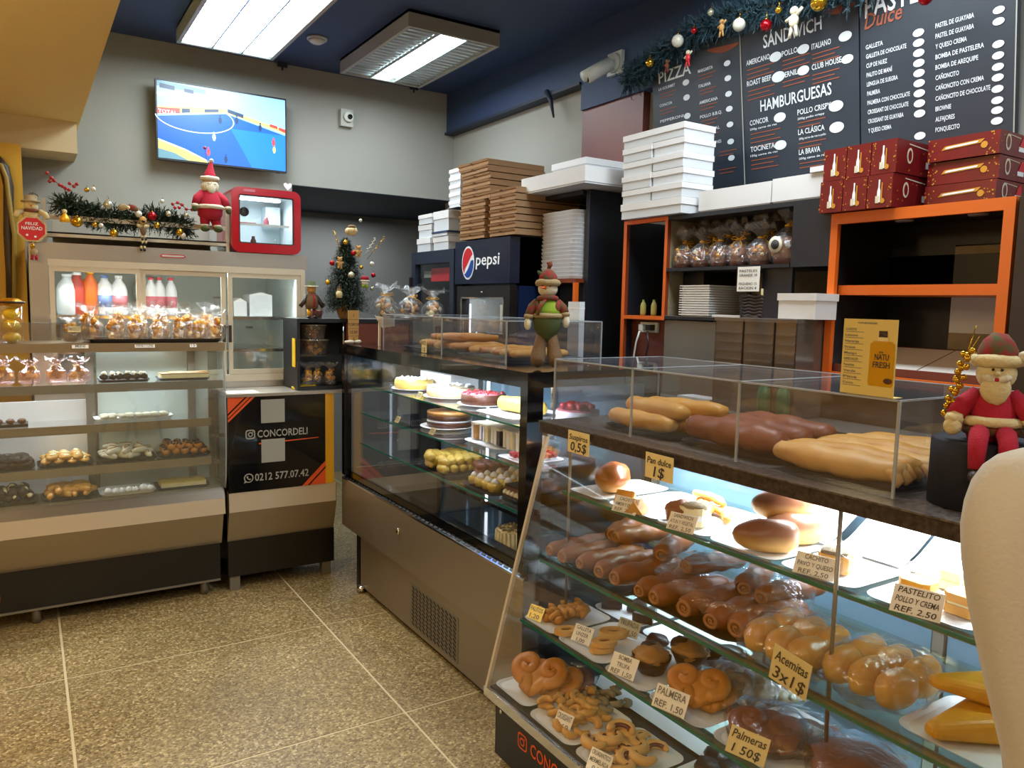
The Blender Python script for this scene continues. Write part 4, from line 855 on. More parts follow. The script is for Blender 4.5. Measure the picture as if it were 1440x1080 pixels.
for rr_, oo in ((.024, 0), ):
    c0 = o+XA*.108+ZA*.294; x.poly2(rrect(.048, .048, .013), c0, XA, ZA, 'plastic_grey'); x.poly2(rrect(.036, .036, .009), c0, XA, ZA, 'black_gloss', .0016); x.disc((0, 0), .0125, .0125, c0, XA, ZA, 'plastic_grey', .0022); x.disc((0, 0), .007, .007, c0, XA, ZA, 'black_gloss', .0028); x.disc((.012, .012), .003, .003, c0, XA, ZA, 'plastic_grey', .0028)
    c0 = o+XA*.097+ZA*.070; x.disc((0, 0), .024, .024, c0, XA, ZA, 'plastic_grey'); x.poly2([(-.02, -.015), (-.024, -.026), (-.010, -.021)], c0, XA, ZA, 'plastic_grey', .0012); x.disc((0, 0), .0185, .0185, c0, XA, ZA, 'black_gloss', .0016)
    x.poly2([(-.010, .008), (-.005, .012), (-.002, .005), (-.005, .002), (.002, -.005), (.005, -.002), (.012, -.005), (.008, -.010), (.003, -.011), (-.006, -.004), (-.011, .004)], c0, XA, ZA, 'plastic_grey', .0022)
wpart(po, 'lettering', x, 'grey account name, phone number and two app icons')
wpart(po, 'white_square', MB().b(1.002, 1.122, 3.9435, 3.945, .873, .993, 'plastic_grey'), 'plain pale square on the poster, upper'); wpart(po, 'white_square', MB().b(1.002, 1.122, 3.9435, 3.945, .668, .788, 'plastic_grey'), 'plain pale square on the poster, lower')
p = PZ(342, 550, 1.03); solo('paper_sheet', MB().b(.85, 1.0, 3.97, 4.08, 1.0275, 1.029, 'paper'), 'white paper sheet lying on the left of the low steel counter', 'paper', (.92, 4.02, 1.0275))
solo('yellow_cloth', MB().ell((1.26, 4.05, 1.034), (.075, .05, .014), 'candy_yellow', None, 14, 6, .7, 20, zcut=-.006), 'crumpled yellow cloth on the right of the low steel counter', 'cloth', (1.26, 4.05, 1.028))

# ================================================================ black shelf unit with golden treats, tree on top
bs = thing('black_shelf_unit', 'low black shelf unit behind the cake case carrying the small christmas tree', 'shelf', (1.5, 4.2, 1.03))
wpart(bs, 'top_board', MB().b(1.20, 1.86, 3.98, 4.235, 1.385, 1.405, 'black_board')); wpart(bs, 'base_board', MB().b(1.20, 1.86, 3.98, 4.235, 1.028, 1.045, 'black_board')); wpart(bs, 'back_board', MB().b(1.20, 1.86, 4.22, 4.235, 1.045, 1.385, 'black_board'))
wpart(bs, 'side_board', MB().b(1.20, 1.215, 3.98, 4.22, 1.045, 1.385, 'black_board')); wpart(bs, 'side_board', MB().b(1.84, 1.86, 3.98, 4.22, 1.045, 1.385, 'black_board')); wpart(bs, 'shelf_board', MB().b(1.215, 1.84, 4.0, 4.22, 1.205, 1.217, 'glass')); wpart(bs, 'pole', MB().cyl((1.455, 3.99, 1.045), .006, .34, 'chrome', 8))
wpart(bs, 'red_panel', MB().b(1.47, 1.84, 3.99, 4.0, 1.22, 1.385, 'red_wood'))
for x, m_ in ((1.196, 'yellow'),): wpart(bs, 'side_card', MB().b(x-.002, x+.002, 4.0, 4.05, 1.15, 1.30, 'candy_yellow'), 'yellow card on the left side')
def tub(label, loc, r=.075, h=.075, group=None):
    t = thing('golden_tub', label, 'tub', loc, 0, group); part(t, 'tub_wall', MB().lathe([(r*.85, 0), (r, h), (r*1.04, h)], (0, 0, 0), 'clear_tub', 20)); R2 = random.Random(int(loc[2]*100))
    c = MB()
    for i in range(20): a = R2.uniform(0, 6.28); q = R2.uniform(0, .7)*r; c.ell((q*cos(a), q*sin(a), R2.uniform(.012, h*.9)), (.018, .014, .012), R2.choice(['gold_foil', 'gold_foil', 'gold_bright', 'brown_paper']), (a, a, 0), 7, 5, .4)
    part(t, 'contents', c); part(t, 'lid', MB().lathe([(r*1.05, h), (r*1.06, h+.006), (0, h+.008)], (0, 0, 0), 'clear_tub', 20)); return t
tub('clear tub of golden sweets, upper of two on the black shelf', (1.31, 4.06, 1.297), .07, .07); tub('clear tub of golden sweets, lower of two on the black shelf', (1.31, 4.06, 1.218), .08, .07)
sg_ = gift_bag('gold_gift_bag', 'gold', 'gift bag', .033, .12, 'cello', 'gold', None, 'gold_bright', 31, flare=.08)
for i, x in enumerate((432, 448, 464)):
    p = PY(x, 540, 4.0); place(sg_, (p.x+.01, 4.03+.03*(i % 2), 1.046), i, 'small gold bag on the lowest level of the black shelf, %s' % ('left one', 'middle one', 'right one')[i], 'gold bags on the black shelf')
# snowman with hat, standing at left on top
p = PY(433, 447, 4.03); t = thing('snowman_doll', 'dark coated snowman doll in a green hat at the left end of the black shelf', 'doll', (p.x+.02, 4.03, 1.406))
part(t, 'coat', MB().lathe([(.03, .05), (.036, .07), (.034, .1), (.022, .135)], (0, 0, 0), 'felt_brown', 14, jit=.1)); part(t, 'head', doll_face(MB().ell((0, 0, .153), .024, 'sack'), (0, 0, .153), .024)); part(t, 'hat', MB().lathe([(.036, .165), (.034, .171), (.022, .173), (.019, .195), (0, .198)], (0, 0, 0), 'felt_green', 14)); part(t, 'hat_trim', MB().tube([(.034*cos(a), .034*sin(a), .168) for a in [i*pi/8 for i in range(16)]], .004, 'felt_white', 6, closed=True))
part(t, 'scarf', MB().tube([(.0, -.026, .128), (.004, -.037, .1), (.002, -.038, .06)], .007, 'red_felt', 7, flat=.6))
for s_ in (-1, 1): part(t, 'arm', MB().tube([(s_*.022, 0, .12), (s_*.045, -.005, .085), (s_*.062, -.005, .062)], .012, 'cable', 8)); part(t, 'leg', MB().tube([(s_*.014, 0, .055), (s_*.016, 0, .012)], .011, 'gold_bright' if s_ < 0 else 'plaid', 8)); part(t, 'boot', MB().ell((s_*.018, -.008, .008), (.013, .02, .008), 'cable'))
solo('plastic_tub', MB().lathe([(.035, 0), (.045, .065), (.047, .065)], (1.335, 4.1, 1.406), 'clear_tub', 18).lathe([(.034, .003), (.04, .04), (0, .042)], (1.335, 4.1, 1.406), 'mousse_pink', 16), 'pale plastic tub beside the tree pot', 'tub', (1.335, 4.1, 1.406))

# the small christmas tree
p = PY(492, 447, 4.08); tr_ = thing('christmas_tree', 'small green artificial christmas tree in a burlap pot', 'tree', (1.50, 4.08, 1.406))
part(tr_, 'pot', MB().lathe([(.035, 0), (.055, .06), (.058, .075), (.03, .07)], (0, 0, 0), 'sack', 16, jit=.08)); part(tr_, 'trunk', MB().cyl((0, 0, .05), .008, .38, 'twig', 8))
Rn = random.Random(9); V = []; Fc = []
for i in range(2600):
    u = Rn.random()**1.35; z = .07+.36*u; R_ = .150*(1-u)**.8+.014; a = Rn.uniform(0, 2*pi); d = Vector((cos(a), sin(a), Rn.uniform(-.35, .25))).normalized(); L = R_*Rn.uniform(.55, 1.05)
    s_ = d.cross(ZA).normalized()*.0045; b0 = Vector((0, 0, z))+d*L*.2; e0 = Vector((0, 0, z))+d*L; q = len(V); V += [b0-s_, b0+s_, e0]; Fc.append((q, q+1, q+2))
    for tt in (.5, .7, .85, 1): c = b0.lerp(e0, tt); dv = (d*.7+Vector((Rn.gauss(0, 1), Rn.gauss(0, 1), Rn.gauss(0, 1)))*.6).normalized()*.02; q = len(V); V += [c-s_*.6, c+s_*.6, c+dv]; Fc.append((q, q+1, q+2))
f_ = part(tr_, 'foliage', MB().add(V, Fc, 'needles')); f_['kind'] = 'stuff'
def on_tree(x, y, dy=-.03): return PY(x, y, 4.08+dy)
for x, y, r, mat, lab, dy in ((486, 341, .014, 'gold_ball', 'gold bauble just under the snowman head on the tree', -.06), (497, 356, .014, 'red_ball', 'red bauble in the upper middle of the tree', -.075), (467, 370, .014, 'red_ball', 'red bauble at the left edge of the tree', -.06), (494, 387, .018, 'silver_ball', 'large pale silver bauble in the middle of the tree', -.11), (525, 387, .013, 'red_ball', 'red bauble at the right edge of the tree', -.06), (461, 397, .014, 'gold_ball', 'gold bell at the lower left of the tree', -.08), (508, 376, .010, 'gold_ball', 'small gold bauble above the little santa on the tree', -.1), (523, 371, .013, 'white_ball', 'white bauble at the right of the tree', -.05), (523, 406, .010, 'silver_ball', 'small silver bauble at the lower right of the tree', -.1), (507, 310, .009, 'white_ball', 'tiny white bauble near the tree top', -.03)):
    bauble(x, y, 4.08+dy, r, mat, lab)
p = on_tree(495, 325, -.05); t = thing('snowman_head_ornament', 'round cream snowman head with a brown cap near the tree top', 'ornament', p)
part(t, 'head', doll_face(MB().ell((0, 0, 0), (.035, .025, .024), 'felt_cream', None, 14, 9, .3), (0, 0, 0), .025)); part(t, 'cap', MB().ell((0, .0, .022), (.025, .02, .012), 'felt_brown'))
for x, y, lab in ((478, 368, 'gingerbread bear ornament on the left of the tree'), (504, 352, 'gingerbread bear ornament on the upper right of the tree')):
    p = on_tree(x, y, -.09); t = thing('gingerbread_ornament', lab, 'ornament', p); m = MB().ell((0, 0, -.012), (.015, .008, .018), 'sack').ell((0, 0, .012), (.013, .008, .012), 'sack')
    for s_ in (-1, 1): m.ell((s_*.014, 0, -.004), (.008, .006, .006), 'sack').ell((s_*.008, 0, -.03), (.006, .006, .008), 'sack').ell((s_*.01, 0, .022), .005, 'sack')
    part(t, 'body', m)
p = on_tree(513, 396, -.11); t = thing('santa_ornament', 'little red and white santa ornament with green mittens low on the tree', 'ornament', p)
part(t, 'cap', MB().ell((0, 0, .018), (.024, .012, .012), 'red_felt')); part(t, 'brim', MB().ell((0, -.002, .004), (.028, .013, .006), 'felt_white')); part(t, 'beard', MB().ell((0, 0, -.008), (.02, .012, .014), 'felt_white')); part(t, 'mittens', MB().ell((-.01, -.004, -.024), (.01, .008, .01), 'felt_lime').ell((.01, -.004, -.026), (.01, .008, .01), 'felt_lime'))
p = on_tree(477, 412, -.11); t = thing('snowman_ornament', 'small tan elf ornament at the bottom left of the tree', 'ornament', p)
part(t, 'body', MB().lathe([(.016, -.025), (.018, 0), (.01, .012)], (0, 0, 0), 'felt_cream', 12)); part(t, 'head', MB().ell((0, 0, .018), .012, 'felt_tan')); part(t, 'hat', MB().lathe([(.013, .024), (0, .04)], (0, 0, 0), 'felt_brown', 10))
for i, (x0_, y0_, x1_, y1_, lab) in enumerate(((512, 360, 528, 335, 'white glittered twig at the upper right of the tree'), (479, 355, 470, 325, 'cream glittered twig at the upper left of the tree'), (516, 365, 541, 333, 'fine dry golden twig at the right of the tree'))):
    a, b = on_tree(x0_, y0_), on_tree(x1_, y1_); t = thing('twig_pick', lab, 'ornament', a); part(t, 'stem', MB().tube([(0, 0, 0), b-a], .0015, 'felt_white' if i == 0 else 'gold_ball', 4))
    for k in range(8): c = (b-a)*(.3+.1*k); part(t, 'bud', MB().ell(c+Vector((.006*(-1)**k, 0, 0)), (.005, .004, .003), 'felt_white' if i == 0 else 'sack', None, 7, 5))
# wooden price stand in front of the tree on the cake case
p = PY(497, 478, 3.90); t = thing('price_stand', 'tall tan stack of hanging price cards on a white base at the cake case corner', 'sign', (p.x, 3.90, 1.278))
for k, (z0_, z1_) in enumerate(((.128, .175), (.08, .126), (.04, .078), (.004, .038))):
    c = part(t, 'card', MB().b(-.03+.001*k, .03-.001*k, -.003, .003, z0_, z1_, 'sack')); part(c, 'lettering', MB().text(('1', 'TORTA', '12.50', '2')[k], (0, -.0035, z0_+.014), XA, ZA, .014, 'ink', None, 'c'))
part(t, 'base', MB().ell((-.02, 0, .009), (.03, .02, .010), 'felt_white', None, 12, 6, .4).ell((.025, 0, .009), (.022, .018, .010), 'felt_white', None, 12, 6, .4))
# wrapped cookie bags right of the tree
ck = [gift_bag('cookie_bag', 'bag', 'gift bag', .074, .20, 'cello', 'cookies', None, 'gold_bright', 41+k, flare=.06) for k in range(2)]
for i, (x, s_, lab) in enumerate(((541, 1.0, 'large clear bag of mixed biscuits right of the tree'), (577, .95, 'clear bag of mixed biscuits, middle of the three by the tree'), (609, .88, 'clear bag of mixed biscuits, rightmost of the three by the tree'))):
    p = PY(x, 440, 4.10); place(ck[i % 2], (p.x, 4.10, 1.406), i*1.4, lab, 'biscuit bags by the tree', s_)
# ================================================================ cake case (square glass, runs towards the camera)
CX, CB, CN, CF, CT = 1.426, 2.03, 2.14, 3.97, 1.275
k = thing('cake_display_case', 'square glass cake display case with a black top and steel front', 'display case', (1.72, 3.05, 0))
wpart(k, 'lower_panel', MB().b(CX+.012, CB, CN, 3.69, .025, .286, 'steel_cake').b(CX+.03, CB, CN+.01, 3.68, 0, .03, 'black'))
wpart(k, 'front_apron', MB().b(CX, CX+.02, CN, 3.935, .292, .548, 'steel_cake').b(CX+.02, CB, CN, 3.935, .30, .44, 'steel_cake').b(CX+.02, CB, 3.915, 3.935, .30, .60, 'steel_cake').b(CX+.02, CB, CN, CN+.012, .44, .60, 'steel_cake'))
wpart(k, 'side_panel', MB().b(CX+.07, CB, CN-.004, CN, .0, .60, 'black_board'), 'dark side panel')
wpart(k, 'foot', MB().b(CX+.01, CX+.05, 3.70, 3.74, 0, .30, 'black')); wpart(k, 'foot_cap', MB().ell((CX+.0, 3.66, .02), (.02, .03, .02), 'chrome'))
g = MB()
for i in range(12):
    for j in range(10):
        y = 3.06-.43*(i+.5)/12; z = .05+.182*(j+.5)/10
        g.add([(CX+.0088, y+.014, z+.004), (CX+.0088, y-.010, z-.008), (CX+.0088, y-.014, z+.000), (CX+.0088, y+.010, z+.012)], [(0, 1, 2, 3)], 'black')
gg = wpart(k, 'vent_grille', MB().b(CX+.010, CX+.0118, 2.62, 3.08, .045, .24, 'steel_dull')); o_ = wpart(gg, 'vent_slots', g); o_['kind'] = 'stuff'
wpart(k, 'lock', MB().lathe([(.016, 0), (.016, .005), (.009, .008), (0, .008)], (0, 0, 0), 'chrome', 18, TR((CX, 3.19, .449), (0, -pi/2, 0))).b(CX-.0095, CX-.008, 3.187, 3.193, .443, .455, 'black'), 'chrome key lock')
st = wpart(k, 'slotted_strip', MB().prism([(CX, .548), (CX, .556), (CX+.028, .572), (CX+.04, .572), (CX+.04, .548)], 'y', CN, 3.935, 'chrome'))
sl = MB()
for i in range(44):
    for j in range(2):
        y = 3.92-.04*i-.02*j; a = CX+.004+.012*j; z = .559+.0068*j
        sl.add([(a, y, z+.0012), (a, y-.026, z+.0012), (a+.008, y-.026, z+.0055), (a+.008, y, z+.0055)], [(0, 1, 2, 3)], 'black')
o_ = wpart(st, 'strip_slots', sl); o_['kind'] = 'stuff'
wpart(k, 'bottom_rail', MB().b(CX+.012, CX+.05, CN, 3.935, .572, .606, 'black_gloss').b(CX+.05, CX+.075, CN, 3.935, .47, .60, 'black_gloss'))
wpart(k, 'deck', MB().b(CX+.07, CB-.02, CN+.01, 3.92, .458, .47, 'black_gloss').b(CX+.08, CB-.03, 2.75, 2.756, .47, .4725, 'chrome').b(CX+.08, CB-.03, 3.3, 3.306, .47, .4725, 'chrome'))
wpart(k, 'top_slab', MB().b(CX-.002, CB, CN-.002, CF, 1.221, CT, 'black_gloss'))
for a in ((CX, CX+.065, CN, CN+.045, .572, 1.221), (CX, CX+.04, 3.90, 3.935, .572, 1.221), (CB-.04, CB, CN, CN+.045, .60, 1.221), (CB-.04, CB, 3.90, 3.935, .44, 1.221)): wpart(k, 'corner_post', MB().b(*a, 'black_gloss'))
wpart(k, 'front_glass', MB().b(CX+.012, CX+.018, CN+.045, 3.90, .60, 1.221, 'glass'))
wpart(k, 'end_glass', MB().b(CX+.06, CB-.04, CN+.02, CN+.026, .60, 1.221, 'glass')); wpart(k, 'end_glass', MB().b(CX+.04, CB-.04, 3.912, 3.918, .60, 1.221, 'glass'))
for i in range(2): wpart(k, 'sliding_rear_door', MB().b(CB-.035+.012*i, CB-.029+.012*i, CN+.04+.87*i, 3.05+.87*i, .48, 1.221, 'rear_glass').b(CB-.038+.012*i, CB-.026+.012*i, 3.02, 3.05, .48, 1.221, 'steel_dull'))
for z, x0_ in ((.75, 1.50), (.915, 1.50), (1.05, 1.55)):
    wpart(k, 'glass_shelf', MB().b(x0_, CB-.05, 2.22, 3.86, z-.006, z, 'glass').b(x0_-.002, x0_, 2.22, 3.86, z-.007, z, 'glass_edge'))
for y in (2.75, 3.35): wpart(k, 'shelf_support', MB().b(CB-.06, CB-.045, y, y+.02, .48, 1.221, 'chrome'))
wpart(k, 'led_strip', MB().b(1.52, 1.535, 2.25, 3.85, 1.210, 1.220, 'led')); wpart(k, 'led_strip', MB().b(CB-.07, CB-.06, 3.30, 3.312, .50, 1.2, 'led_soft'))

def plate(x, y, z, r, label, m='white_gloss'):
    return solo('plate', MB().lathe([(r*.6, 0), (r*.7, .003), (r, .009), (r*1.0, .011), (r*.7, .006), (0, .005)], (x, y, z), m, 24), label, 'plate', (x, y, z))
def round_cake(name, x, y, z, r, h, body, top, label, extra=None, wedge=None):
    t = thing(name, label, 'cake', (x, y, z)); n = 26
    part(t, 'sponge', MB().lathe([(r*.98, 0), (r, h*.1), (r*.99, h*.9), (r*.93, h), (0, h)], (0, 0, 0), body, n, jit=.08))
    tp = MB().lathe([(r*.95, h*.93), (r*.97, h*1.0), (r*.7, h*1.03), (0, h*1.02)], (0, 0, 0), top, n, jit=.1); part(t, 'icing', tp)
    if extra: extra(t, r, h)
    return t
def dollops(mat, n_=9, rr=.8, s_=.012):
    def f(t, r, h):
        for i in range(n_): a = 2*pi*i/n_; part(t, 'cream_dollop', MB().lathe([(s_, 0), (s_*1.05, s_*.5), (s_*.6, s_*1.1), (0, s_*1.6)], (r*rr*cos(a), r*rr*sin(a), h), mat, 9, jit=.3))
    return f
def chips(mat, n_=26, s_=.008):
    def f(t, r, h):
        m = MB(); R_ = random.Random(int(r*999))
        for i in range(n_): a = R_.uniform(0, 6.3); q = r*.9*sqrt(R_.random()); m.ell((q*cos(a), q*sin(a), h+s_*.4), (s_*R_.uniform(.8, 1.4), s_, s_*.8), mat, (R_.random(), a, 0), 7, 5, .4)
        o = part(t, 'topping', m); o['kind'] = 'stuff'
    return f
def drips(t, r, h):
    m = MB(); R_ = random.Random(2)
    for i in range(26): a = 2*pi*i/26; L = h*R_.uniform(.25, .8); m.tube([(r*1.0*cos(a), r*1.0*sin(a), h*.97), (r*1.02*cos(a), r*1.02*sin(a), h*.97-L)], [.006, .008], 'cream', 6)
    part(t, 'icing_drips', m); chips('coconut', 40, .007)(t, r, h)
plate(1.615, 2.50, .471, .105, 'white scalloped plate under the tall cream cake')
round_cake('cream_cake', 1.615, 2.50, .482, .068, .135, 'cake_cream', 'cream', 'tall cream frosted cake with dripping icing on the case floor', drips)
# shelf z .75
def stack_rolls(name, cat, cx, cy, z, nx, ny, ly, L_, r_, mats, label, group, ax=0):
    p_ = long_pastry(name, 'x', L_, r_, mats[0], 1, False, .85)
    for a in range(nx):
        for b in range(ny):
            for c in range(ly): place(p_, (cx+(a-(nx-1)/2)*r_*1.7, cy+(b-(ny-1)/2)*L_*.98, z+c*r_*1.25), pi/2+R.uniform(-.2, .2), label+', '+ORD[a]+(' on top' if c else '')+(', rear' if b else ', front'), group, R.uniform(.9, 1.08))
t = tray('glass_tray', 'clear tray of pale yellow rolls on the low cake shelf', .3, .34, 'tray_dark', .008); t.location = (1.66, 3.04, .751)
stack_rolls('soft_roll', 'bread', 1.63, 3.05, .757, 5, 2, 2, .13, .024, ['icing_yellow'], 'pale yellow soft roll on the low cake shelf', 'pale yellow rolls')
t = tray('pastry_tray', 'dark tray of pinkish baked rolls on the low cake shelf', .26, .15, 'tray_dark', .008); t.location = (1.73, 2.83, .751)
stack_rolls('glazed_roll', 'bread', 1.73, 2.84, .757, 5, 1, 2, .11, .022, ['crust_cacho'], 'pinkish brown glazed roll on the low cake shelf', 'pinkish rolls')
t = tray('pastry_tray', 'dark tray of yellow swirl cakes on the low cake shelf', .30, .26, 'tray_dark', .01); t.location = (1.66, 2.64, .751)
sw = thing('swirl_cake', 'small', 'cake'); part(sw, 'base', MB().lathe([(.022, 0), (.026, .018), (.024, .03), (0, .032)], (0, 0, 0), 'icing_yellow', 12, jit=.3)); part(sw, 'cream_swirl', MB().lathe([(.014, .03), (.017, .036), (.010, .046), (.0, .052)], (0, 0, 0), 'cake_white', 10, jit=.2))
for i in range(4):
    for j in range(4): place(sw, (1.56+.062*i, 2.56+.055*j, .76), R.uniform(0, 3), 'yellow cake with white swirl on the low cake shelf, %s, %s row' % (ORD[j], ('front', 'second', 'third', 'rear')[i]), 'swirl cakes', R.uniform(.9, 1.15))
solo('chocolate_cake', MB().b(1.56, 1.78, 2.28, 2.49, .762, .80, 'choc_light').b(1.555, 1.785, 2.275, 2.495, .756, .766, 'tray_black').b(1.562, 1.778, 2.282, 2.488, .80, .808, 'choc'), 'flat square chocolate cake near the end of the low cake shelf', 'cake', (1.67, 2.38, .756))
do = tag(MB().lathe([(.011, 0), (.012, .006), (.006, .013), (0, .018)], (0, 0, 0), 'cake_cream', 9, jit=.3).build('cream_dollop'), 'x', 'cake decoration')
for i in range(8): place(do, (1.556, 2.29+.026*i, .774), 0, 'cream dollop along the front edge of the flat chocolate cake', 'cream dollops')
# shelf z .915
plate(1.68, 3.20, .916, .13, 'cream plate under the brown layered cake')
t = thing('layer_cake', 'brown layered cake with white filling on the middle cake shelf', 'cake', (1.69, 3.20, .927))
for i, (m_, h0, h1) in enumerate((('choc_light', 0, .022), ('cake_white', .022, .030), ('choc_light', .030, .052), ('caramel', .052, .068))): part(t, 'cake_layer', MB().lathe([(.105, h0), (.107, (h0+h1)/2), (.105, h1), (0, h1)], (0, 0, 0), m_, 26, jit=.04))
t = tray('pastry_tray', 'silver tray of cream and chocolate cake slices on the middle cake shelf', .34, .30, 'tray_white', .008); t.location = (1.74, 2.72, .916)
for i in range(9):
    s_ = thing('cake_slice', 'upright cream cake slice on the middle cake shelf, %s' % ('first from the left', 'second from the left', 'third from the left', 'fourth from the left', 'fifth from the left', 'sixth from the left', 'seventh from the left', 'eighth from the left', 'rightmost')[i], 'cake slice', (1.62+.012*(i % 2), 2.84-.048*i, .925), 0, 'cream cake slices')
    part(s_, 'sponge', MB().b(0, .10, -.018, .004, 0, .062, 'choc' if i in (1, 4) else 'caramel' if i == 0 else 'crumb')); part(s_, 'cream_layer', MB().b(-.003, .103, .004, .018, 0, .066, 'cake_white')); part(s_, 'icing', MB().b(-.004, .104, -.02, .02, .062, .072, 'cake_cream'))
t = tray('glass_tray', 'glass tray of strawberry cake near the end of the middle cake shelf', .20, .20, 'tray_white', .006); t.location = (1.62, 2.40, .916)
str_ = tag(MB().lathe([(0, 0), (.010, .004), (.013, .012), (.010, .02), (0, .022)], (0, 0, 0), 'strawberry', 10, jit=.1).build('strawberry'), 's', 'fruit')
for i in range(7):
    for j in range(4): place(str_, (1.55+.024*i+.006*(j % 2), 2.345+.028*j, .923), R.uniform(0, 3), 'glazed strawberry piece on the glass tray of the middle cake shelf', 'strawberries middle shelf', R.uniform(.8, 1.15))
# top shelf z 1.05
for i, (x, y, r_, lab, m1, m2) in enumerate(((1.70, 3.62, .10, 'pale yellow low cake at the far end of the top cake shelf', 'icing_yellow', 'icing_yellow'), (1.72, 3.25, .115, 'white topped crumb cake on the top cake shelf', 'crumb', 'coconut'), (1.72, 2.94, .10, 'dark pinkish cake beside the white topped one', 'choc_light', 'mousse_pink'))):
    plate(x, y, 1.051, r_*1.15, ['pale plate at the far end of the top cake shelf', 'pale plate under the white topped crumb cake', 'pale plate under the dark pinkish cake'][i]); round_cake('round_cake', x, y, 1.062, r_, .045, m1, m2, lab, chips(('cake_white', 'cake_white', 'strawberry')[i], 30))
t = tray('serving_tray', 'white tray with a sugared roll cake on the top cake shelf', .30, .30, 'tray_white', .01); t.location = (1.72, 2.62, 1.051)
solo('roll_cake', MB().tube([(1.74, 2.48, 1.085), (1.735, 2.5, 1.09), (1.72, 2.62, 1.092), (1.70, 2.74, 1.088), (1.70, 2.76, 1.08)], [.012, .03, .034, .03, .012], 'icing_yellow', 14, jit=.1), 'pale sugared roll cake on the white tray', 'cake', (1.72, 2.62, 1.06))
plate(1.80, 2.35, 1.051, .10, 'plate under the strawberry topped cake')
round_cake('strawberry_cake', 1.80, 2.35, 1.062, .085, .04, 'cake_white', 'mousse_pink', 'strawberry topped cake at the near end of the top cake shelf')
for i in range(12): a = i*2.4; place(str_, (1.80+.019*sqrt(i)*cos(a), 2.35+.019*sqrt(i)*sin(a), 1.104), a, 'red strawberry half on top of the strawberry cake', 'strawberries on the cake', 1.2)
solo('cake_carton', MB().b(1.80, 1.96, 3.40, 3.75, 1.056, 1.14, 'white'), 'white carton at the back of the top cake shelf', 'box', (1.88, 3.57, 1.056))
for i, (x, y, z, lab) in enumerate(((569, 594, .918, 'tilted tag at the left end of the middle cake shelf'), (614, 611, .918, 'tilted tag under the brown layered cake'), (560, 562, 1.05, 'tag on the top cake shelf edge'))):
    p = PZ(x, y, z); c = tag_card(['TORTA'], .045, .032, 'card_yellow', lab); c.location = (1.508 if z < 1 else 1.56, p.y, z+.001); c.rotation_euler = (0, 0, -pi/2)
# faint poster-side tray on deck: folded napkin rolls left
# ---- acrylic cover with long pastries on the case top
def acrylic_cover(name, label, x0, x1, y0, y1, z0, z1, mids):
    t = thing(name, label, 'display cover', ((x0+x1)/2, (y0+y1)/2, z0)); e = .004
    for a in ((x0, x0+e, y0, y1, z0, z1), (x1-e, x1, y0, y1, z0, z1), (x0, x1, y0, y0+e, z0, z1), (x0, x1, y1-e, y1, z0, z1), (x0, x1, y0, y1, z1-e, z1)): wpart(t, 'panel', MB().b(*a, 'acrylic'))
    m = MB(); q = .003
    for x in (x0, x1):
        m.b(x-q/2, x+q, y0, y1, z1-q, z1+.001, 'acrylic_edge')
        for y in [y0, y1]+list(mids if x == x0 else []): m.b(x-q/2, x+q, y-q, y+q, z0, z1, 'acrylic_edge')
    for y in [y0, y1]+list(mids): m.b(x0, x1, y-q/2, y+q/2, z1-q, z1+.001, 'acrylic_edge')
    wpart(t, 'edges', m, 'bright polished edges'); return t
acrylic_cover('acrylic_cover', 'long clear acrylic cover with pastries on top of the cake case', 1.53, 1.985, 2.45, 3.62, 1.276, 1.441, (2.98,))
t = tray('pastry_tray', 'dark tray of golden pastries under the cover, far one', .40, .50, 'tray_dark', .012); t.location = (1.77, 3.28, 1.277)
t = tray('pastry_tray', 'dark tray of golden pastries under the cover, near one', .40, .46, 'tray_dark', .012); t.location = (1.77, 2.72, 1.277)
lp = [long_pastry('long_pastry', 'x', .26, .026, m_, s_, False, .75) for m_, s_ in (('crust_pale', 0), ('crust_gold', 2))]
for i in range(7):
    place(lp[i % 2], (1.77+R.uniform(-.02, .02), 2.56+.054*i, 1.287), R.uniform(-.12, .12)+.05, 'golden pastry on the near tray under the far cover, number %d from here' % (i+1), 'pastries near tray')
for i in range(8):
    place(lp[(i+1) % 2], (1.77+R.uniform(-.02, .02), 3.07+.054*i, 1.287), R.uniform(-.12, .12), 'golden pastry on the far tray under the far cover, number %d from here' % (i+1), 'pastries far tray')
for i in range(3):
    place(lp[(i+1) % 2], (1.75, 3.12+.06*i, 1.325), R.uniform(-.3, .3), 'golden pastry piled on top on the far tray, %s' % ('nearest', 'middle', 'farthest')[i], 'pastries on the pile')
c = tag_card(['PASTEL', '1$'], .05, .058, 'card_yellow', 'small tan price card leaning on the far acrylic cover', True, tilt=0); p = PX(590, 497, 1.50); c.location = (1.522, p.y, 1.276); c.rotation_euler = (0, 0, -pi/2)
solo('paper_cone', MB().add([(0, 0, .10), (.10, -.02, .09), (.10, -.02, .05), (.04, 0, .04), (0, .004, .10), (.10, -.016, .09), (.10, -.016, .05), (.04, .004, .04)], [(0, 1, 2, 3), (7, 6, 5, 4), (0, 4, 5, 1), (1, 5, 6, 2), (2, 6, 7, 3), (3, 7, 4, 0)], 'white_warm', False, TR((1.50, 3.66, 1.33))).b(1.52, 1.53, 3.655, 3.665, 1.276, 1.40, 'white_warm'), 'white pointed paper flag at the far corner of the acrylic cover', 'sign', (1.53, 3.66, 1.276))
solo('white_carton', MB().b(2.0, 2.028, 2.62, 2.70, 1.276, 1.52, 'box_white').b(1.999, 2.029, 2.619, 2.701, 1.49, 1.495, 'white'), 'tall narrow white carton standing behind the far acrylic cover', 'box', (2.01, 2.66, 1.276))

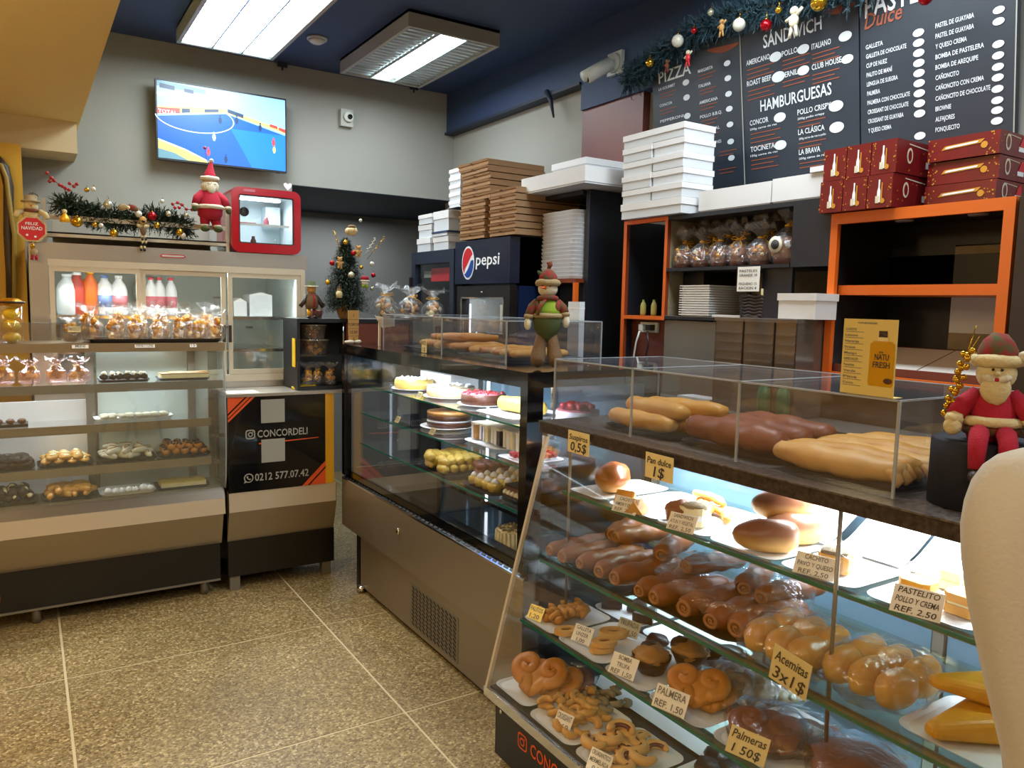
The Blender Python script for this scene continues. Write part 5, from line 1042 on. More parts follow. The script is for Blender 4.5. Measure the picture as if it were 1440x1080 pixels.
# ---- plush gnome on the near corner
t = thing('plush_snowman', 'plush snowman with plaid hat, scarf and green trousers on the cake case corner', 'doll', (1.585, 2.265, 1.276), -.55)
t.scale = (.93, .93, .93)
for s_, dx in ((-1, 0), (1, .004)):
    part(t, 'boot', MB().tube([(s_*.020, .0, .13), (s_*.026, -.004, .09), (s_*.032, -.014, .05), (s_*.033, -.03, .024), (s_*.032, -.04, .018)], [.020, .024, .029, .027, .016], 'felt_brown', 12, jit=.05))
part(t, 'trousers', MB().lathe([(.012, .10), (.036, .125), (.052, .155), (.058, .185), (.054, .20)], (0, 0, 0), 'felt_green', 20, sy=.85, jit=.05))
part(t, 'belt', MB().tube([(.054*cos(a), .046*sin(a), .203) for a in [2*pi*i/18 for i in range(18)]], .010, 'felt_tan', 7, closed=True, jit=.2))
part(t, 'torso', MB().lathe([(.053, .205), (.050, .225), (.040, .25), (.026, .268)], (0, 0, 0), 'felt_lime', 18, sy=.85))
part(t, 'vest', MB().ell((-.034, .004, .232), (.02, .036, .034), 'plaid', (0, -.3, 0)).ell((.034, .004, .232), (.02, .036, .034), 'plaid', (0, .3, 0)).ell((0, .022, .232), (.045, .022, .036), 'plaid'))
part(t, 'scarf', MB().tube([(.032*cos(a), .03*sin(a), .268-.004*sin(a)) for a in [2*pi*i/16 for i in range(16)]], .011, 'plaid', 8, closed=True, jit=.2).tube([(-.012, -.034, .262), (-.030, -.045, .24), (-.04, -.048, .205)], .010, 'plaid', 7, flat=.5))
for s_, e_ in ((-1, (-.075, -.02, .185)), (1, (.072, -.012, .195))):
    part(t, 'sleeve', MB().tube([(s_*.038, 0, .258), (s_*.058, -.006, .235), (e_[0]*.95, e_[1], e_[2]+.02)], [.014, .018, .016], 'plaid', 9)); part(t, 'cuff', MB().ell((e_[0]*.95, e_[1], e_[2]+.014), (.020, .018, .011), 'felt_tan', None, 12, 7, .2)); part(t, 'mitten', MB().ell((e_[0], e_[1]-.004, e_[2]-.014), (.014, .013, .024), 'felt_white'))
part(t, 'head', MB().ell((0, 0, .305), (.038, .034, .032), 'felt_white', None, 18, 12))
part(t, 'nose', MB().tube([(-.012, -.032, .308), (-.022, -.050, .309), (-.034, -.062, .308)], [.006, .004, .001], 'orange_flat', 8)); part(t, 'eye', MB().ell((-.022, -.029, .316), .003, 'eye')); part(t, 'eye', MB().ell((.006, -.034, .316), .003, 'eye'))
part(t, 'hat_brim', MB().tube([(.036*cos(a), .032*sin(a), .328) for a in [2*pi*i/18 for i in range(18)]], .014, 'felt_tan', 8, closed=True, jit=.2)); part(t, 'hat_crown', MB().lathe([(.038, .33), (.034, .355), (.022, .372), (.008, .382)], (0, 0, 0), 'plaid', 16, jit=.1))
part(t, 'hat_tassel', MB().tube([(0, 0, .38), (.006, 0, .395), (.002, 0, .408)], [.006, .010, .012], 'plaid', 8)); part(t, 'hat_leaf', MB().ell((-.03, -.01, .362), (.016, .005, .008), 'felt_green', (0, .7, 0)).ell((-.022, -.018, .352), (.014, .006, .008), 'red_felt', (0, -.3, 0)))
# ================================================================ right hand wall: fridges, shelves, boxes, menu
FXp = 2.10
# tall drinks cooler with the sign header
f = thing('drinks_cooler', 'navy glass door drinks cooler with a lit style logo header', 'refrigerator', (2.38, 3.64, 0))
y0, y1, z1 = 3.345, 3.935, 1.848
wpart(f, 'cabinet', MB().b(FXp+.06, 2.655, y0, y0+.03, .08, z1, 'fridge_blue').b(FXp+.06, 2.655, y1-.03, y1, .08, z1, 'fridge_blue').b(2.62, 2.655, y0, y1, .08, z1, 'fridge_blue').b(FXp+.06, 2.655, y0, y1, 1.60, z1, 'fridge_blue').b(FXp+.06, 2.655, y0, y1, .08, .30, 'fridge_blue').b(FXp+.06, 2.655, y0, y1, 1.845, z1+.004, 'navy_dark'))
hd = wpart(f, 'header', MB().b(FXp, FXp+.06, y0, y1, 1.612, z1, 'fridge_header'))
m = MB(); O = Vector((FXp, 3.78, 1.727)); RT = Vector((0, -1, 0))
m.disc((0, 0), .070, .092, O, RT, ZA, 'logo_white', .001, 28)
m.poly2([(.062*cos(a), .082*sin(a)) for a in [radians(d_) for d_ in range(35, 232, 12)]]+[(-.035, -.035), (0, -.002), (.03, .03)], O, RT, ZA, 'logo_red', .002)
m.poly2([(.062*cos(a), .082*sin(a)) for a in [radians(d_) for d_ in range(228, 376, 12)]]+[(.035, .012), (.0, -.035), (-.03, -.060)], O, RT, ZA, 'logo_blue', .0022)
m.text('pepsi', O+RT*.088-ZA*.016, RT, ZA, .062, 'logo_white', .245, slant=.06)
wpart(hd, 'logo', m, 'round red, white and blue emblem with white lettering')
dr = wpart(f, 'glass_door', MB().b(FXp+.01, FXp+.055, y0+.01, y0+.065, .30, 1.60, 'black').b(FXp+.01, FXp+.055, y1-.065, y1-.01, .30, 1.60, 'black').b(FXp+.01, FXp+.055, y0+.065, y1-.065, 1.53, 1.60, 'black').b(FXp+.01, FXp+.055, y0+.065, y1-.065, .30, .36, 'black').b(FXp+.006, FXp+.01, y0+.062, y0+.07, .35, 1.54, 'chrome').b(FXp+.006, FXp+.01, y1-.07, y1-.062, .35, 1.54, 'chrome').b(FXp+.006, FXp+.01, y0+.062, y1-.062, 1.53, 1.538, 'chrome'))
wpart(dr, 'pane', MB().b(FXp+.03, FXp+.036, y0+.065, y1-.065, .36, 1.53, 'glass')); wpart(dr, 'lock', MB().ell((FXp+.008, 3.64, 1.565), (.004, .012, .006), 'chrome'))
wpart(f, 'liner', MB().b(FXp+.08, 2.62, y0+.03, y0+.035, .30, 1.60, 'plastic_grey').b(FXp+.08, 2.62, y1-.035, y1-.03, .30, 1.60, 'plastic_grey').b(2.605, 2.615, y0+.03, y1-.03, .30, 1.60, 'plastic_grey'))
for z in (1.33, 1.0, .68): wpart(f, 'shelf', MB().b(FXp+.10, 2.60, y0+.036, y1-.036, z, z+.006, 'plastic_grey').b(FXp+.095, FXp+.10, y0+.036, y1-.036, z-.005, z+.012, 'chrome'))
wpart(f, 'led_strip', MB().b(FXp+.07, FXp+.076, y1-.06, y1-.053, .6, 1.5, 'led_soft')); wpart(f, 'sticker', MB().b(FXp+.024, FXp+.028, y0+.10, y0+.125, 1.36, 1.50, 'plastic_white'))
wpart(f, 'foot', MB().b(FXp+.08, 2.64, y0+.02, y1-.02, 0, .08, 'black'))
area('cooler_lamp', (2.2, 3.64, 1.58), .1, .35, 1.6, (.8, .88, 1))
# black cooler behind
f = thing('black_cooler', 'black glass door drinks cooler with a red strip, left of the navy one', 'refrigerator', (2.38, 4.24, 0)); y0, y1, z1 = 3.95, 4.52, 1.815
wpart(f, 'cabinet', MB().b(FXp+.06, 2.655, y0, y0+.03, .08, z1, 'black').b(FXp+.06, 2.655, y1-.03, y1, .08, z1, 'black').b(2.62, 2.655, y0, y1, .08, z1, 'black').b(FXp, 2.655, y0, y1, 1.74, z1, 'navy_dark').b(FXp+.06, 2.655, y0, y1, .0, .30, 'black'))
dr = wpart(f, 'glass_door', MB().b(FXp, FXp+.05, y0, y0+.05, .30, 1.74, 'navy_dark').b(FXp, FXp+.05, y1-.05, y1, .30, 1.74, 'navy_dark').b(FXp, FXp+.05, y0, y1, .25, .30, 'navy_dark')); wpart(dr, 'pane', MB().b(FXp+.02, FXp+.026, y0+.05, y1-.05, .30, 1.74, 'glass')); wpart(dr, 'handle', MB().b(FXp-.02, FXp, y1-.02, y1-.005, 1.2, 1.66, 'black'))
wpart(f, 'display_strip', MB().b(FXp+.06, FXp+.066, 4.12, 4.36, 1.635, 1.715, 'logo_red').b(FXp+.06, FXp+.066, 4.36, 4.46, 1.66, 1.70, 'plastic_grey').b(FXp+.06, FXp+.066, 4.03, 4.10, 1.635, 1.715, 'coconut'), 'red and grey strip at the top behind the glass')
for z in (1.58, 1.25): wpart(f, 'shelf', MB().b(FXp+.10, 2.60, y0+.03, y1-.03, z, z+.006, 'navy_dark'))

def lid_box(name, label, x0, x1, y0, y1, z0, z1, m_='box_white', lid=.35, group=None, lidm='white', cat='box', flap=True):
    t = thing(name, label, cat, ((x0+x1)/2, (y0+y1)/2, z0), 0, group); e = .004; h = z1-z0
    wpart(t, 'tray_bottom', MB().b(x0+e, x1-e, y0+e, y1-e, z0, z1-h*lid*.5, m_)); wpart(t, 'lid', MB().b(x0, x1, y0, y1, z1-h*lid, z1, lidm))
    return t
# white cartons on the black cooler
for i, (a, b, z0_, z1_) in enumerate(((4.30, 4.49, 1.817, 1.90), (4.30, 4.49, 1.902, 1.985), (4.28, 4.47, 1.987, 2.045), (4.08, 4.28, 1.817, 1.90), (4.08, 4.28, 1.902, 1.93), (4.08, 4.28, 1.932, 2.05))):
    lid_box('cake_box', 'white cake carton on the black cooler, %s' % ('lowest of the left pile', 'middle of the left pile', 'top of the left pile', 'lowest of the right pile', 'thin dark banded one in the right pile', 'top of the right pile')[i], 2.12+.01*(i % 2), 2.42, a, b, z0_, z1_, 'box_white', .4, 'cartons on the black cooler', 'white' if i != 4 else 'navy')
for i in range(5):
    z = 2.055+.045*i; lid_box('cake_box', 'white carton of the pile behind the pizza boxes, %s' % ('lowest', 'second from below', 'middle', 'second from the top', 'topmost')[i], 2.14, 2.40, 3.96, 4.10, z, z+.043, 'box_white', .5, 'white pile behind the pizza boxes')
lid_box('pallet_board', 'dark blue flat board under the white pile', 2.12, 2.42, 3.95, 4.075, 2.051, 2.054, 'navy', .5)
# pizza boxes
def pizza(x0, y0, y1, z, label, group, dx=0, rz=0, d=.40, h=.030):
    t = thing('pizza_box', label, 'box', (x0+d/2, (y0+y1)/2, z), rz, group); W = y1-y0
    part(t, 'tray_bottom', MB().b(-d/2, d/2, -W/2, W/2, 0, h*.8, 'kraft')); part(t, 'lid', MB().add([(-d/2-.012, -W/2-.001, h-.001), (d/2, -W/2-.001, h-.001), (d/2, W/2+.001, h-.001), (-d/2-.012, W/2+.001, h-.001), (-d/2-.006, -W/2, h*.62), (d/2, -W/2, h*.8), (d/2, W/2, h*.8), (-d/2-.006, W/2, h*.62)], [(0, 1, 2, 3), (0, 4, 5, 1), (1, 5, 6, 2), (2, 6, 7, 3), (3, 7, 4, 0), (7, 6, 5, 4)], 'kraft'))
    part(t, 'tab_slot', MB().disc((0, 0), .016, .007, (-d/2-.0115, 0, h*.80), (0, -1, 0), (-.25, 0, 1), 'cable', .001, 10, pi, 2*pi), 'dark half round slot'); return t
ordn = ['lowest', 'second from below', 'third from below', 'fourth from below', 'fifth from below', 'sixth from below', 'seventh from below', 'eighth from below', 'ninth from below', 'tenth from below', 'eleventh from below', 'topmost']
for i in range(12):
    yy = (3.60, 3.875) if i < 6 else (3.60-.045, 3.875-.02) if i < 11 else (3.57, 3.89)
    pizza(2.10+R.uniform(-.004, .004)-(.01 if i > 9 else 0), yy[0], yy[1], 1.856+.0345*i, 'brown pizza box in the taller left stack on the navy cooler, %s' % ordn[i], 'left pizza box stack', rz=R.uniform(-.02, .02), d=.36)
for i in range(7):
    pizza(2.10+R.uniform(-.003, .003), 3.30, 3.55, 1.856+.0345*i, 'brown pizza box in the shorter right stack on the navy cooler, %s' % (ordn[i] if i < 6 else 'topmost'), 'right pizza box stack', rz=R.uniform(-.012, .012), d=.40)
# tall dark unit with the open bay
u = thing('dark_shelf_tower', 'tall dark shelf tower with an open bay of foam trays', 'shelf unit', (2.48, 3.15, 0))
wpart(u, 'side_board', MB().b(2.30, 2.615, 2.955, 2.985, 0, 2.055, 'cabinet_dark')); wpart(u, 'top_board', MB().b(2.28, 2.615, 2.985, 3.30, 2.035, 2.055, 'cabinet_dark')); wpart(u, 'back_board', MB().b(2.60, 2.615, 2.985, 3.30, 1.3, 2.035, 'navy_dark'))
wpart(u, 'bay_shelf', MB().b(2.25, 2.60, 2.985, 3.32, 1.615, 1.633, 'brown_shelf')); wpart(u, 'front_frame', MB().b(2.25, 2.27, 2.985, 3.005, .9, 1.615, 'orange')); wpart(u, 'bay_back', MB().b(2.40, 2.41, 3.005, 3.32, .9, 1.615, 'navy_dark')); wpart(u, 'side_board', MB().b(2.30, 2.6, 3.305, 3.32, 1.633, 2.035, 'navy_dark'))
for i in range(17):
    z = 1.635+.0195*i; t = MB(); W, D = .145, .155; r_ = rrect(W*2, D*2, .04); r2 = rrect(W*2-.012, D*2-.012, .04)
    cxy = (2.395+(.003 if i > 8 else 0), 3.155); n_ = len(r_)
    V = [(cxy[0]+p[0], cxy[1]+p[1], z) for p in r2]+[(cxy[0]+p[0], cxy[1]+p[1], z+.014) for p in r_]+[(cxy[0]+p[0], cxy[1]+p[1], z+.018) for p in r_]
    t.add(V, [tuple(range(n_-1, -1, -1)), tuple(2*n_+j for j in range(n_))]+[(a*n_+j, a*n_+(j+1) % n_, (a+1)*n_+(j+1) % n_, (a+1)*n_+j) for a in range(2) for j in range(n_)], 'styro')
    solo('foam_tray', t, 'white foam tray in the stack of the dark tower, number %d counted from below' % (i+1), 'tray', (2.4, 3.155, z), 'stacked foam trays')
# things on top of tower
lid_box('flat_carton', 'wide flat cream carton jutting out on top of the dark tower', 2.16, 2.60, 2.82, 3.345, 2.058, 2.135, 'box_white', .9)
lid_box('cake_box', 'white carton on top of the wide flat carton', 2.27, 2.52, 2.96, 3.24, 2.137, 2.205, 'box_white', .45)
solo('dark_case', MB().prism([(2.34, 2.137), (2.62, 2.137), (2.62, 2.215), (2.48, 2.235)], 'y', 3.26, 3.44, 'black_board'), 'black slanted case behind the white carton by the pizza boxes', 'case', (2.48, 3.35, 2.137))

# wall shelf: small orange framed niche, bag shelf, lower niche
w_ = thing('wall_shelf_unit', 'dark wall shelf unit with an orange framed niche and a gift bag shelf', 'shelf unit', (2.48, 2.2, 1.3)); FX = 2.30
e = .016
for a in ((2.42, 2.436, 1.45, 1.885), (2.68, 2.70, 1.25, 1.885)): wpart(w_, 'orange_upright', MB().b(FX, FX+.018, *a, 'brown_shelf').b(FX-.001, FX, *a, 'orange'))
wpart(w_, 'orange_rail', MB().b(FX, 2.60, 2.436, 2.68, 1.450, 1.466, 'orange')); wpart(w_, 'orange_rail', MB().b(FX, FX+.02, 2.436, 2.68, 1.868, 1.885, 'orange')); wpart(w_, 'niche_back', MB().b(2.60, 2.615, 2.436, 2.70, 1.0, 1.885, 'black_board')); wpart(w_, 'niche_side', MB().b(FX+.018, 2.6, 2.68, 2.70, 1.0, 1.885, 'cabinet_dark'))
wpart(w_, 'niche_divider', MB().b(FX+.018, 2.6, 2.42, 2.436, 1.45, 1.885, 'coconut'), 'pale divider board'); wpart(w_, 'lower_panel', MB().b(FX+.05, FX+.06, 2.44, 2.70, 1.0, 1.45, 'red_wood'))
wpart(w_, 'top_board', MB().b(FX, 2.615, 1.64, 2.42, 1.868, 1.885, 'cabinet_dark')); wpart(w_, 'bag_shelf', MB().b(FX, 2.60, 1.80, 2.42, 1.655, 1.668, 'cabinet_dark')); wpart(w_, 'back_board', MB().b(2.60, 2.615, 1.80, 2.42, 1.655, 1.868, 'black_board'))
wpart(w_, 'front_panel', MB().b(FX, FX+.016, 1.64, 1.795, 1.655, 1.868, 'cabinet_dark')); wpart(w_, 'upright_board', MB().b(FX+.1, 2.60, 2.30, 2.42, 1.47, 1.655, 'cabinet_dark')); wpart(w_, 'upright_board', MB().b(FX+.02, FX+.036, 1.80, 1.93, 1.30, 1.655, 'cabinet_dark')); wpart(w_, 'lower_shelf', MB().b(FX, 2.60, 1.93, 2.42, 1.455, 1.468, 'cabinet_dark').b(FX, 2.3+.004, 1.93, 2.42, 1.468, 1.47, 'steel_dull'))
wpart(w_, 'tan_back', MB().b(2.590, 2.60, 1.66, 2.30, 1.46, 1.655, 'coconut'), 'tan wall panel behind the plates')
# back counter and its equipment
solo('back_counter', MB().b(2.33, 2.655, 1.06, 2.94, 0, .99, 'cabinet_dark'), 'dark counter body under the wall shelves', 'counter', (2.5, 1.6, 0))
bk = thing('steel_prep_table', 'dull steel prep table behind the bread case with a raised brown back', 'table', (2.25, 1.6, 0))
wpart(bk, 'table_top', MB().b(2.10, 2.33, 1.07, 2.6, 1.115, 1.135, 'steel_dull')); wpart(bk, 'splash_back', MB().b(2.315, 2.329, 1.66, 2.43, 1.135, 1.45, 'steel_dull')); wpart(bk, 'skirt', MB().b(2.14, 2.329, 1.08, 2.58, .1, 1.115, 'steel_dull'))
for y in (1.12, 2.55): wpart(bk, 'leg', MB().b(2.12, 2.15, y-.02, y+.02, 0, .1, 'steel_dull'))
p = PX(914, 456, 2.34); so = thing('power_socket', 'white double power socket with plugged cords under the small niche', 'socket', (2.345, p.y, 1.415)); part(so, 'plate', MB().b(-.012, 0, -.055, .055, -.022, .022, 'plastic_white')); part(so, 'plug', MB().b(-.04, -.012, -.04, -.01, -.012, .012, 'black')); part(so, 'plug', MB().b(-.04, -.012, .01, .035, -.012, .012, 'plastic_white'))
wpart(so, 'power_cord', MB().tube([(2.30, p.y+.02, 1.40), (2.29, p.y+.03, 1.35), (2.30, p.y+.06, 1.25), (2.29, p.y+.07, 1.14)], .004, 'plastic_white', 6), 'white cord')
wpart(so, 'power_cord', MB().tube([(2.30, p.y-.03, 1.40), (2.29, p.y-.05, 1.34), (2.30, p.y-.02, 1.27), (2.29, p.y+.0, 1.14)], .004, 'black', 6), 'black cord')
for i, x in enumerate((904, 919)):
    p = PX(x, 445, 2.36); bottle('shaker_bottle', 'small green capped shaker in the orange niche, %s one' % ('left', 'right')[i], .013, .07, 'lime_cap', 'felt_lime', (2.36, p.y, 1.467))
for i in range(13):
    z = 1.471+.0098*i; solo('square_plate', MB().b(2.33, 2.55, 2.20, 2.35, z, z+.004, 'white').b(2.322, 2.558, 2.192, 2.358, z+.004, z+.0085, 'white_gloss'), 'white square plate stacked on the lower wall shelf, number %d counted from below' % (i+1), 'plate', (2.44, 2.27, z), 'stacked square plates')
solo('flat_dish', MB().b(2.33, 2.5, 2.0, 2.18, 1.471, 1.480, 'white_gloss'), 'flat white dish beside the plate stack', 'dish', (2.4, 2.1, 1.471))
bs_ = thing('wicker_basket', 'small dark woven basket with a bone handled spoon under the price note', 'basket', (2.36, 1.975, 1.471))
for j in range(7): part(bs_, 'woven_ring', MB().tube([(.05*cos(a), (.066+.002*j)*sin(a), .008+.012*j+.003*(-1)**i) for i, a in enumerate([2*pi*i/20 for i in range(20)])], .007, 'cable', 6, closed=True))
part(bs_, 'base', MB().cyl((0, 0, 0), .06, .006, 'cable', 18)); solo('spoon', MB().tube([(2.335, 1.945, 1.49), (2.325, 1.93, 1.53), (2.315, 1.925, 1.58)], .005, 'felt_cream', 6), 'pale handled spoon standing in the dark basket', 'spoon', (2.33, 1.94, 1.49))
nt = thing('price_note', 'white printed price note hanging under the gift bag shelf', 'sign', (2.295, 1.975, 1.57)); part(nt, 'sheet', MB().b(-.001, .001, -.052, .052, 0, .092, 'paper'))
m = MB()
for i, s_ in enumerate(('PASTELES', 'GRANDE 18', '', 'PEQUENO 15', 'RACION 4')):
    if s_: m.text(s_, (-.001, .042, .072-.016*i), (0, -1, 0), ZA, .009, 'ink', .083)
part(nt, 'lettering', m)
# bins
for i, (a, b) in enumerate(((1.87, 2.0), (1.735, 1.865), (1.645, 1.73))):
    t = thing('plastic_bin', 'tall smoky plastic bin on the prep table, %s of three' % ('left', 'middle', 'right')[i], 'bin', (2.22, (a+b)/2, 1.137)); x0_, x1_ = 2.16, 2.312
    for q in ((x0_, x0_+.003, a, b), (x1_-.003, x1_, a, b), (x0_, x1_, a, a+.003), (x0_, x1_, b-.003, b)): wpart(t, 'wall', MB().b(*q, 1.137, 1.46, 'bin'))
    wpart(t, 'contents', MB().b(x0_+.01, x1_-.01, a+.008, b-.008, 1.14, 1.42, 'bin_back')); wpart(t, 'rim', MB().b(x0_-.004, x1_, a-.002, b+.002, 1.46, 1.472, 'bin'))
    for j in range(9): wpart(t, 'rib', MB().b(x0_-.003, x0_, a+.004, b-.004, 1.16+.032*j, 1.166+.032*j, 'bin'))
lid_box('cake_box', 'white lidded carton on the plastic bins under the shelf', 2.19, 2.31, 1.60, 1.755, 1.474, 1.56, 'white', .28)
# bread bags on the bag shelf
bg = [gift_bag('bread_gift_bag', 'bag', 'gift bag', .050, .18, 'cello', 'panettone', 'brown_paper', 'gold_bright', 61+q, flare=.05) for q in range(3)]
nm = ('leftmost in front', 'second in front', 'third in front', 'fourth in front', 'fifth in front')
for i in range(5): place(bg[i % 3], (2.36, 2.375-.098*i, 1.669), i*1.7, 'clear wrapped panettone on the high wall shelf, %s' % nm[i], 'wrapped breads on the wall shelf', (.95, .95, .86))
for i in range(4): place(bg[(i+1) % 3], (2.47, 2.34-.10*i, 1.669), i*2.1, 'clear wrapped panettone on the high wall shelf, %s behind' % ('leftmost', 'second', 'third', 'fourth')[i], 'wrapped breads on the wall shelf', (1, 1, 1.1))
bb = gift_bag('bread_gift_bag', 'large clear bag with a printed round picture at the right end of the wall shelf', 'gift bag', .07, .21, 'cello', 'panettone', None, 'gold_bright', 71); bb.location = (2.385, 1.875, 1.669)
part(bb, 'sticker', MB().lathe([(.03, 0), (.03, .002)], (0, 0, 0), 'cake_cream', 18, TR((-.072, .0, .07), (0, -pi/2, 0))).lathe([(.018, .002), (.018, .003)], (0, 0, 0), 'ink', 18, TR((-.072, .0, .07), (0, -pi/2, 0))), 'round printed sticker')
# white box stack
rows = []
YL, YM, YR = 2.685, 2.495, 2.31
hs = [1.888, 1.955, 2.013, 2.073, 2.133, 2.193, 2.25]
for i in range(6):
    z0_, z1_ = hs[i], hs[i+1]-.002
    if i in (0, 5): lid_box('cake_box', 'wide white carton, %s of the big white pile' % ('base' if i == 0 else 'top'), 2.262, 2.44, YR, YL, z0_, z1_, 'box_white', .45, None, 'white')
    else:
        for s_, (a, b) in enumerate(((YM+.002, YL), (YR, YM-.002))):
            o_ = .004*((i+s_) % 2); lid_box('cake_box', 'white carton in the %s column of the big white pile, %s' % (('left', 'right')[s_], ('second from below', 'third from below', 'third from the top', 'second from the top')[i-1]), 2.262+o_, 2.44+o_, a, b, z0_, z1_, 'box_white', .4, 'big white pile', 'white')
for i, (a, b, z_) in enumerate(((1.93, 2.29, 1.975), (1.68, 1.925, 1.98))): lid_box('flat_carton', 'long flat white carton on the wall shelf under the menu, %s one' % ('left', 'right')[i], 2.34, 2.56, a, b, 1.888, z_, 'box_white', .9)
solo('flat_carton_sheet', MB().b(2.33, 2.45, 1.68, 1.76, 1.981, 1.999, 'white'), 'small white carton lying on the flat cartons beside the red boxes', 'box', (2.39, 1.72, 1.981))

# large orange framed case
u = thing('orange_shelf_case', 'large black shelf case with a bright orange frame', 'shelf unit', (2.48, 1.355, 1.26)); a, b, z0_, z1_ = 1.07, 1.64, 1.27, 1.826
wpart(u, 'frame_rail', MB().b(2.298, 2.316, a, b, z1_-.035, z1_, 'orange')); wpart(u, 'frame_rail', MB().b(2.298, 2.316, a, b, z0_, z0_+.03, 'orange')); wpart(u, 'frame_upright', MB().b(2.298, 2.316, b-.026, b, z0_+.03, z1_-.035, 'orange')); wpart(u, 'frame_upright', MB().b(2.298, 2.316, a, a+.03, z0_+.03, z1_-.035, 'orange'))
wpart(u, 'casing', MB().b(2.316, 2.64, a, b, z1_-.02, z1_, 'black_board').b(2.316, 2.64, a, b, z0_, z0_+.015, 'black_board').b(2.316, 2.64, b-.016, b, z0_, z1_, 'black_board').b(2.316, 2.64, a, a+.016, z0_, z1_, 'black_board'))
wpart(u, 'back_board', MB().b(2.63, 2.64, a, b, 1.56, 1.70, 'black_board').b(2.63, 2.64, 1.40, b, z0_, 1.82, 'black_board').b(2.63, 2.64, a, 1.40, 1.70, 1.726, 'coconut').b(2.63, 2.64, a, 1.40, 1.73, 1.82, 'black_board').b(2.63, 2.64, a, 1.40, 1.44, 1.56, 'box_white').b(2.63, 2.64, a, 1.40, z0_, 1.44, 'coconut'))
wpart(u, 'shelf_board', MB().b(2.33, 2.63, a+.016, b-.02, 1.558, 1.59, 'orange')); wpart(u, 'lower_lip', MB().b(2.33, 2.345, a+.016, b-.02, 1.285, 1.325, 'red_wood')); wpart(u, 'sloped_shelf', MB().prism([(2.345, 1.30), (2.62, 1.375), (2.62, 1.385), (2.345, 1.31)], 'y', a+.016, b-.02, 'red_wood'))
for i, y in enumerate((1.47, 1.24)): wpart(u, 'spot_light', MB().lathe([(.026, -.006), (.028, 0)], (2.44, y, z1_-.021), 'plastic_grey', 18))
for i, (c0, c1) in enumerate(((1.36, 1.60), (1.10, 1.355))): solo('paper_sheet', MB().prism([(2.35, 1.3125), (2.60, 1.3808), (2.60, 1.382), (2.35, 1.3138)], 'y', c0, c1, 'paper'), 'white paper sheet lining the sloped shelf, %s one' % ('left', 'right')[i], 'paper', (2.48, (c0+c1)/2, 1.34))
solo('shelf_tower', MB().b(2.28, 2.63, .50, 1.05, 0, 1.83, 'black_board').b(2.275, 2.28, .50, 1.05, 0, 1.82, 'wood_dark'), 'plain dark panelled cupboard right of the orange case', 'cupboard', (2.45, .8, 0))
# red gift boxes
def red_box(x0, x1, y0, y1, z0, h, label, group, art='bottle', side=True):
    t = thing('red_gift_box', label, 'box', ((x0+x1)/2, (y0+y1)/2, z0), 0, group)
    wpart(t, 'carton', MB().b(x0, x1, y0, y1, z0, z0+h, 'box_red')); m = MB(); O = Vector((x0, y1, z0)); W = y1-y0; rr = random.Random(int(y0*100+z0*1000))
    for i in range(16 if art == 'bottle' else 22):
        u_ = rr.random()*W*.16 if rr.random() < .5 else W-rr.random()*W*.16; v_ = rr.random()*h; s_ = rr.uniform(.0014, .003); m.disc((u_, v_), s_, s_, O, RT, ZA, 'speck', .001, 6)
    if art == 'bottle':
        c_ = W*.5; m.poly2([(c_-.007, .016), (c_+.004, .016), (c_+.004, .050), (c_+.001, .062), (c_+.001, h*.84), (c_-.004, h*.84), (c_-.004, .062), (c_-.007, .050)], O, RT, ZA, 'logo_white', .0014); m.poly2([(c_+.006, .02), (c_+.010, .02), (c_+.010, h*.75), (c_+.006, h*.75)], O, RT, ZA, 'speck', .0014)
        m.poly2([(c_-.012, .014), (c_+.0, .014), (c_+.0, .036), (c_-.012, .036)], O, RT, ZA, 'cake_cream', .0018); m.disc((c_+.012, .02), .008, .008, O, RT, ZA, 'speck', .002, 12)
    else:
        m.poly2([(W*.2, h*.45), (W*.75, h*.55), (W*.8, h*.72), (W*.25, h*.62)], O, RT, ZA, 'speck', .0014); m.poly2([(W*.25, h*.5), (W*.7, h*.58), (W*.72, h*.66), (W*.28, h*.58)], O, RT, ZA, 'logo_white', .0018); m.disc((W*.8, h*.45), .010, .010, O, RT, ZA, 'speck', .0014, 12)
    if side:
        O = Vector((x0, y0, z0)); D = x1-x0; 
        m.disc((D*.22, h*.55), .016, .024, O, XA, ZA, 'cake_cream'); m.disc((D*.22, h*.55), .010, .017, O, XA, ZA, 'box_red', .0016)
        m.poly2([(D*.50, h*.25), (D*.68, h*.25), (D*.68, h*.45), (D*.50, h*.45)], O, XA, ZA, 'logo_white'); m.poly2([(D*.52, h*.45), (D*.68, h*.45), (D*.66, h*.82), (D*.60, h*.9)], O, XA, ZA, 'logo_red', .0014)
        m.poly2([(D*.2, h*.88), (D*.55, h*.8), (D*.55, h*.83), (D*.2, h*.91)], O, XA, ZA, 'cake_cream'); m.disc((D*.88, h*.3), .010, .013, O, XA, ZA, 'speck')
        for i in range(12): m.disc((rr.random()*D, rr.random()*h), .002, .002, O, XA, ZA, 'speck', .001, 6)
    wpart(t, 'print', m, 'printed bottle, crest and gold specks'); return t
for j in range(2):
    for i in range(3):
        y1_ = 1.672-.086*i-(.0 if j == 0 else .004); red_box(2.275+(.004 if j else 0), 2.60, y1_-.083, y1_, 1.829+.104*j, .102, 'red bottle gift box, %s of the %s row' % (('left', 'middle', 'right')[i], ('lower', 'upper')[j]), 'red bottle gift boxes', 'bottle', i == 2)
for j in range(3):
    red_box(2.40+.008*(j % 2), 2.62, 1.175, 1.385, 1.829+.070*j, .067, 'long red gift box lying on its side, %s of three at the right' % ('lowest', 'middle', 'topmost')[j], 'long red gift boxes', 'long', True)

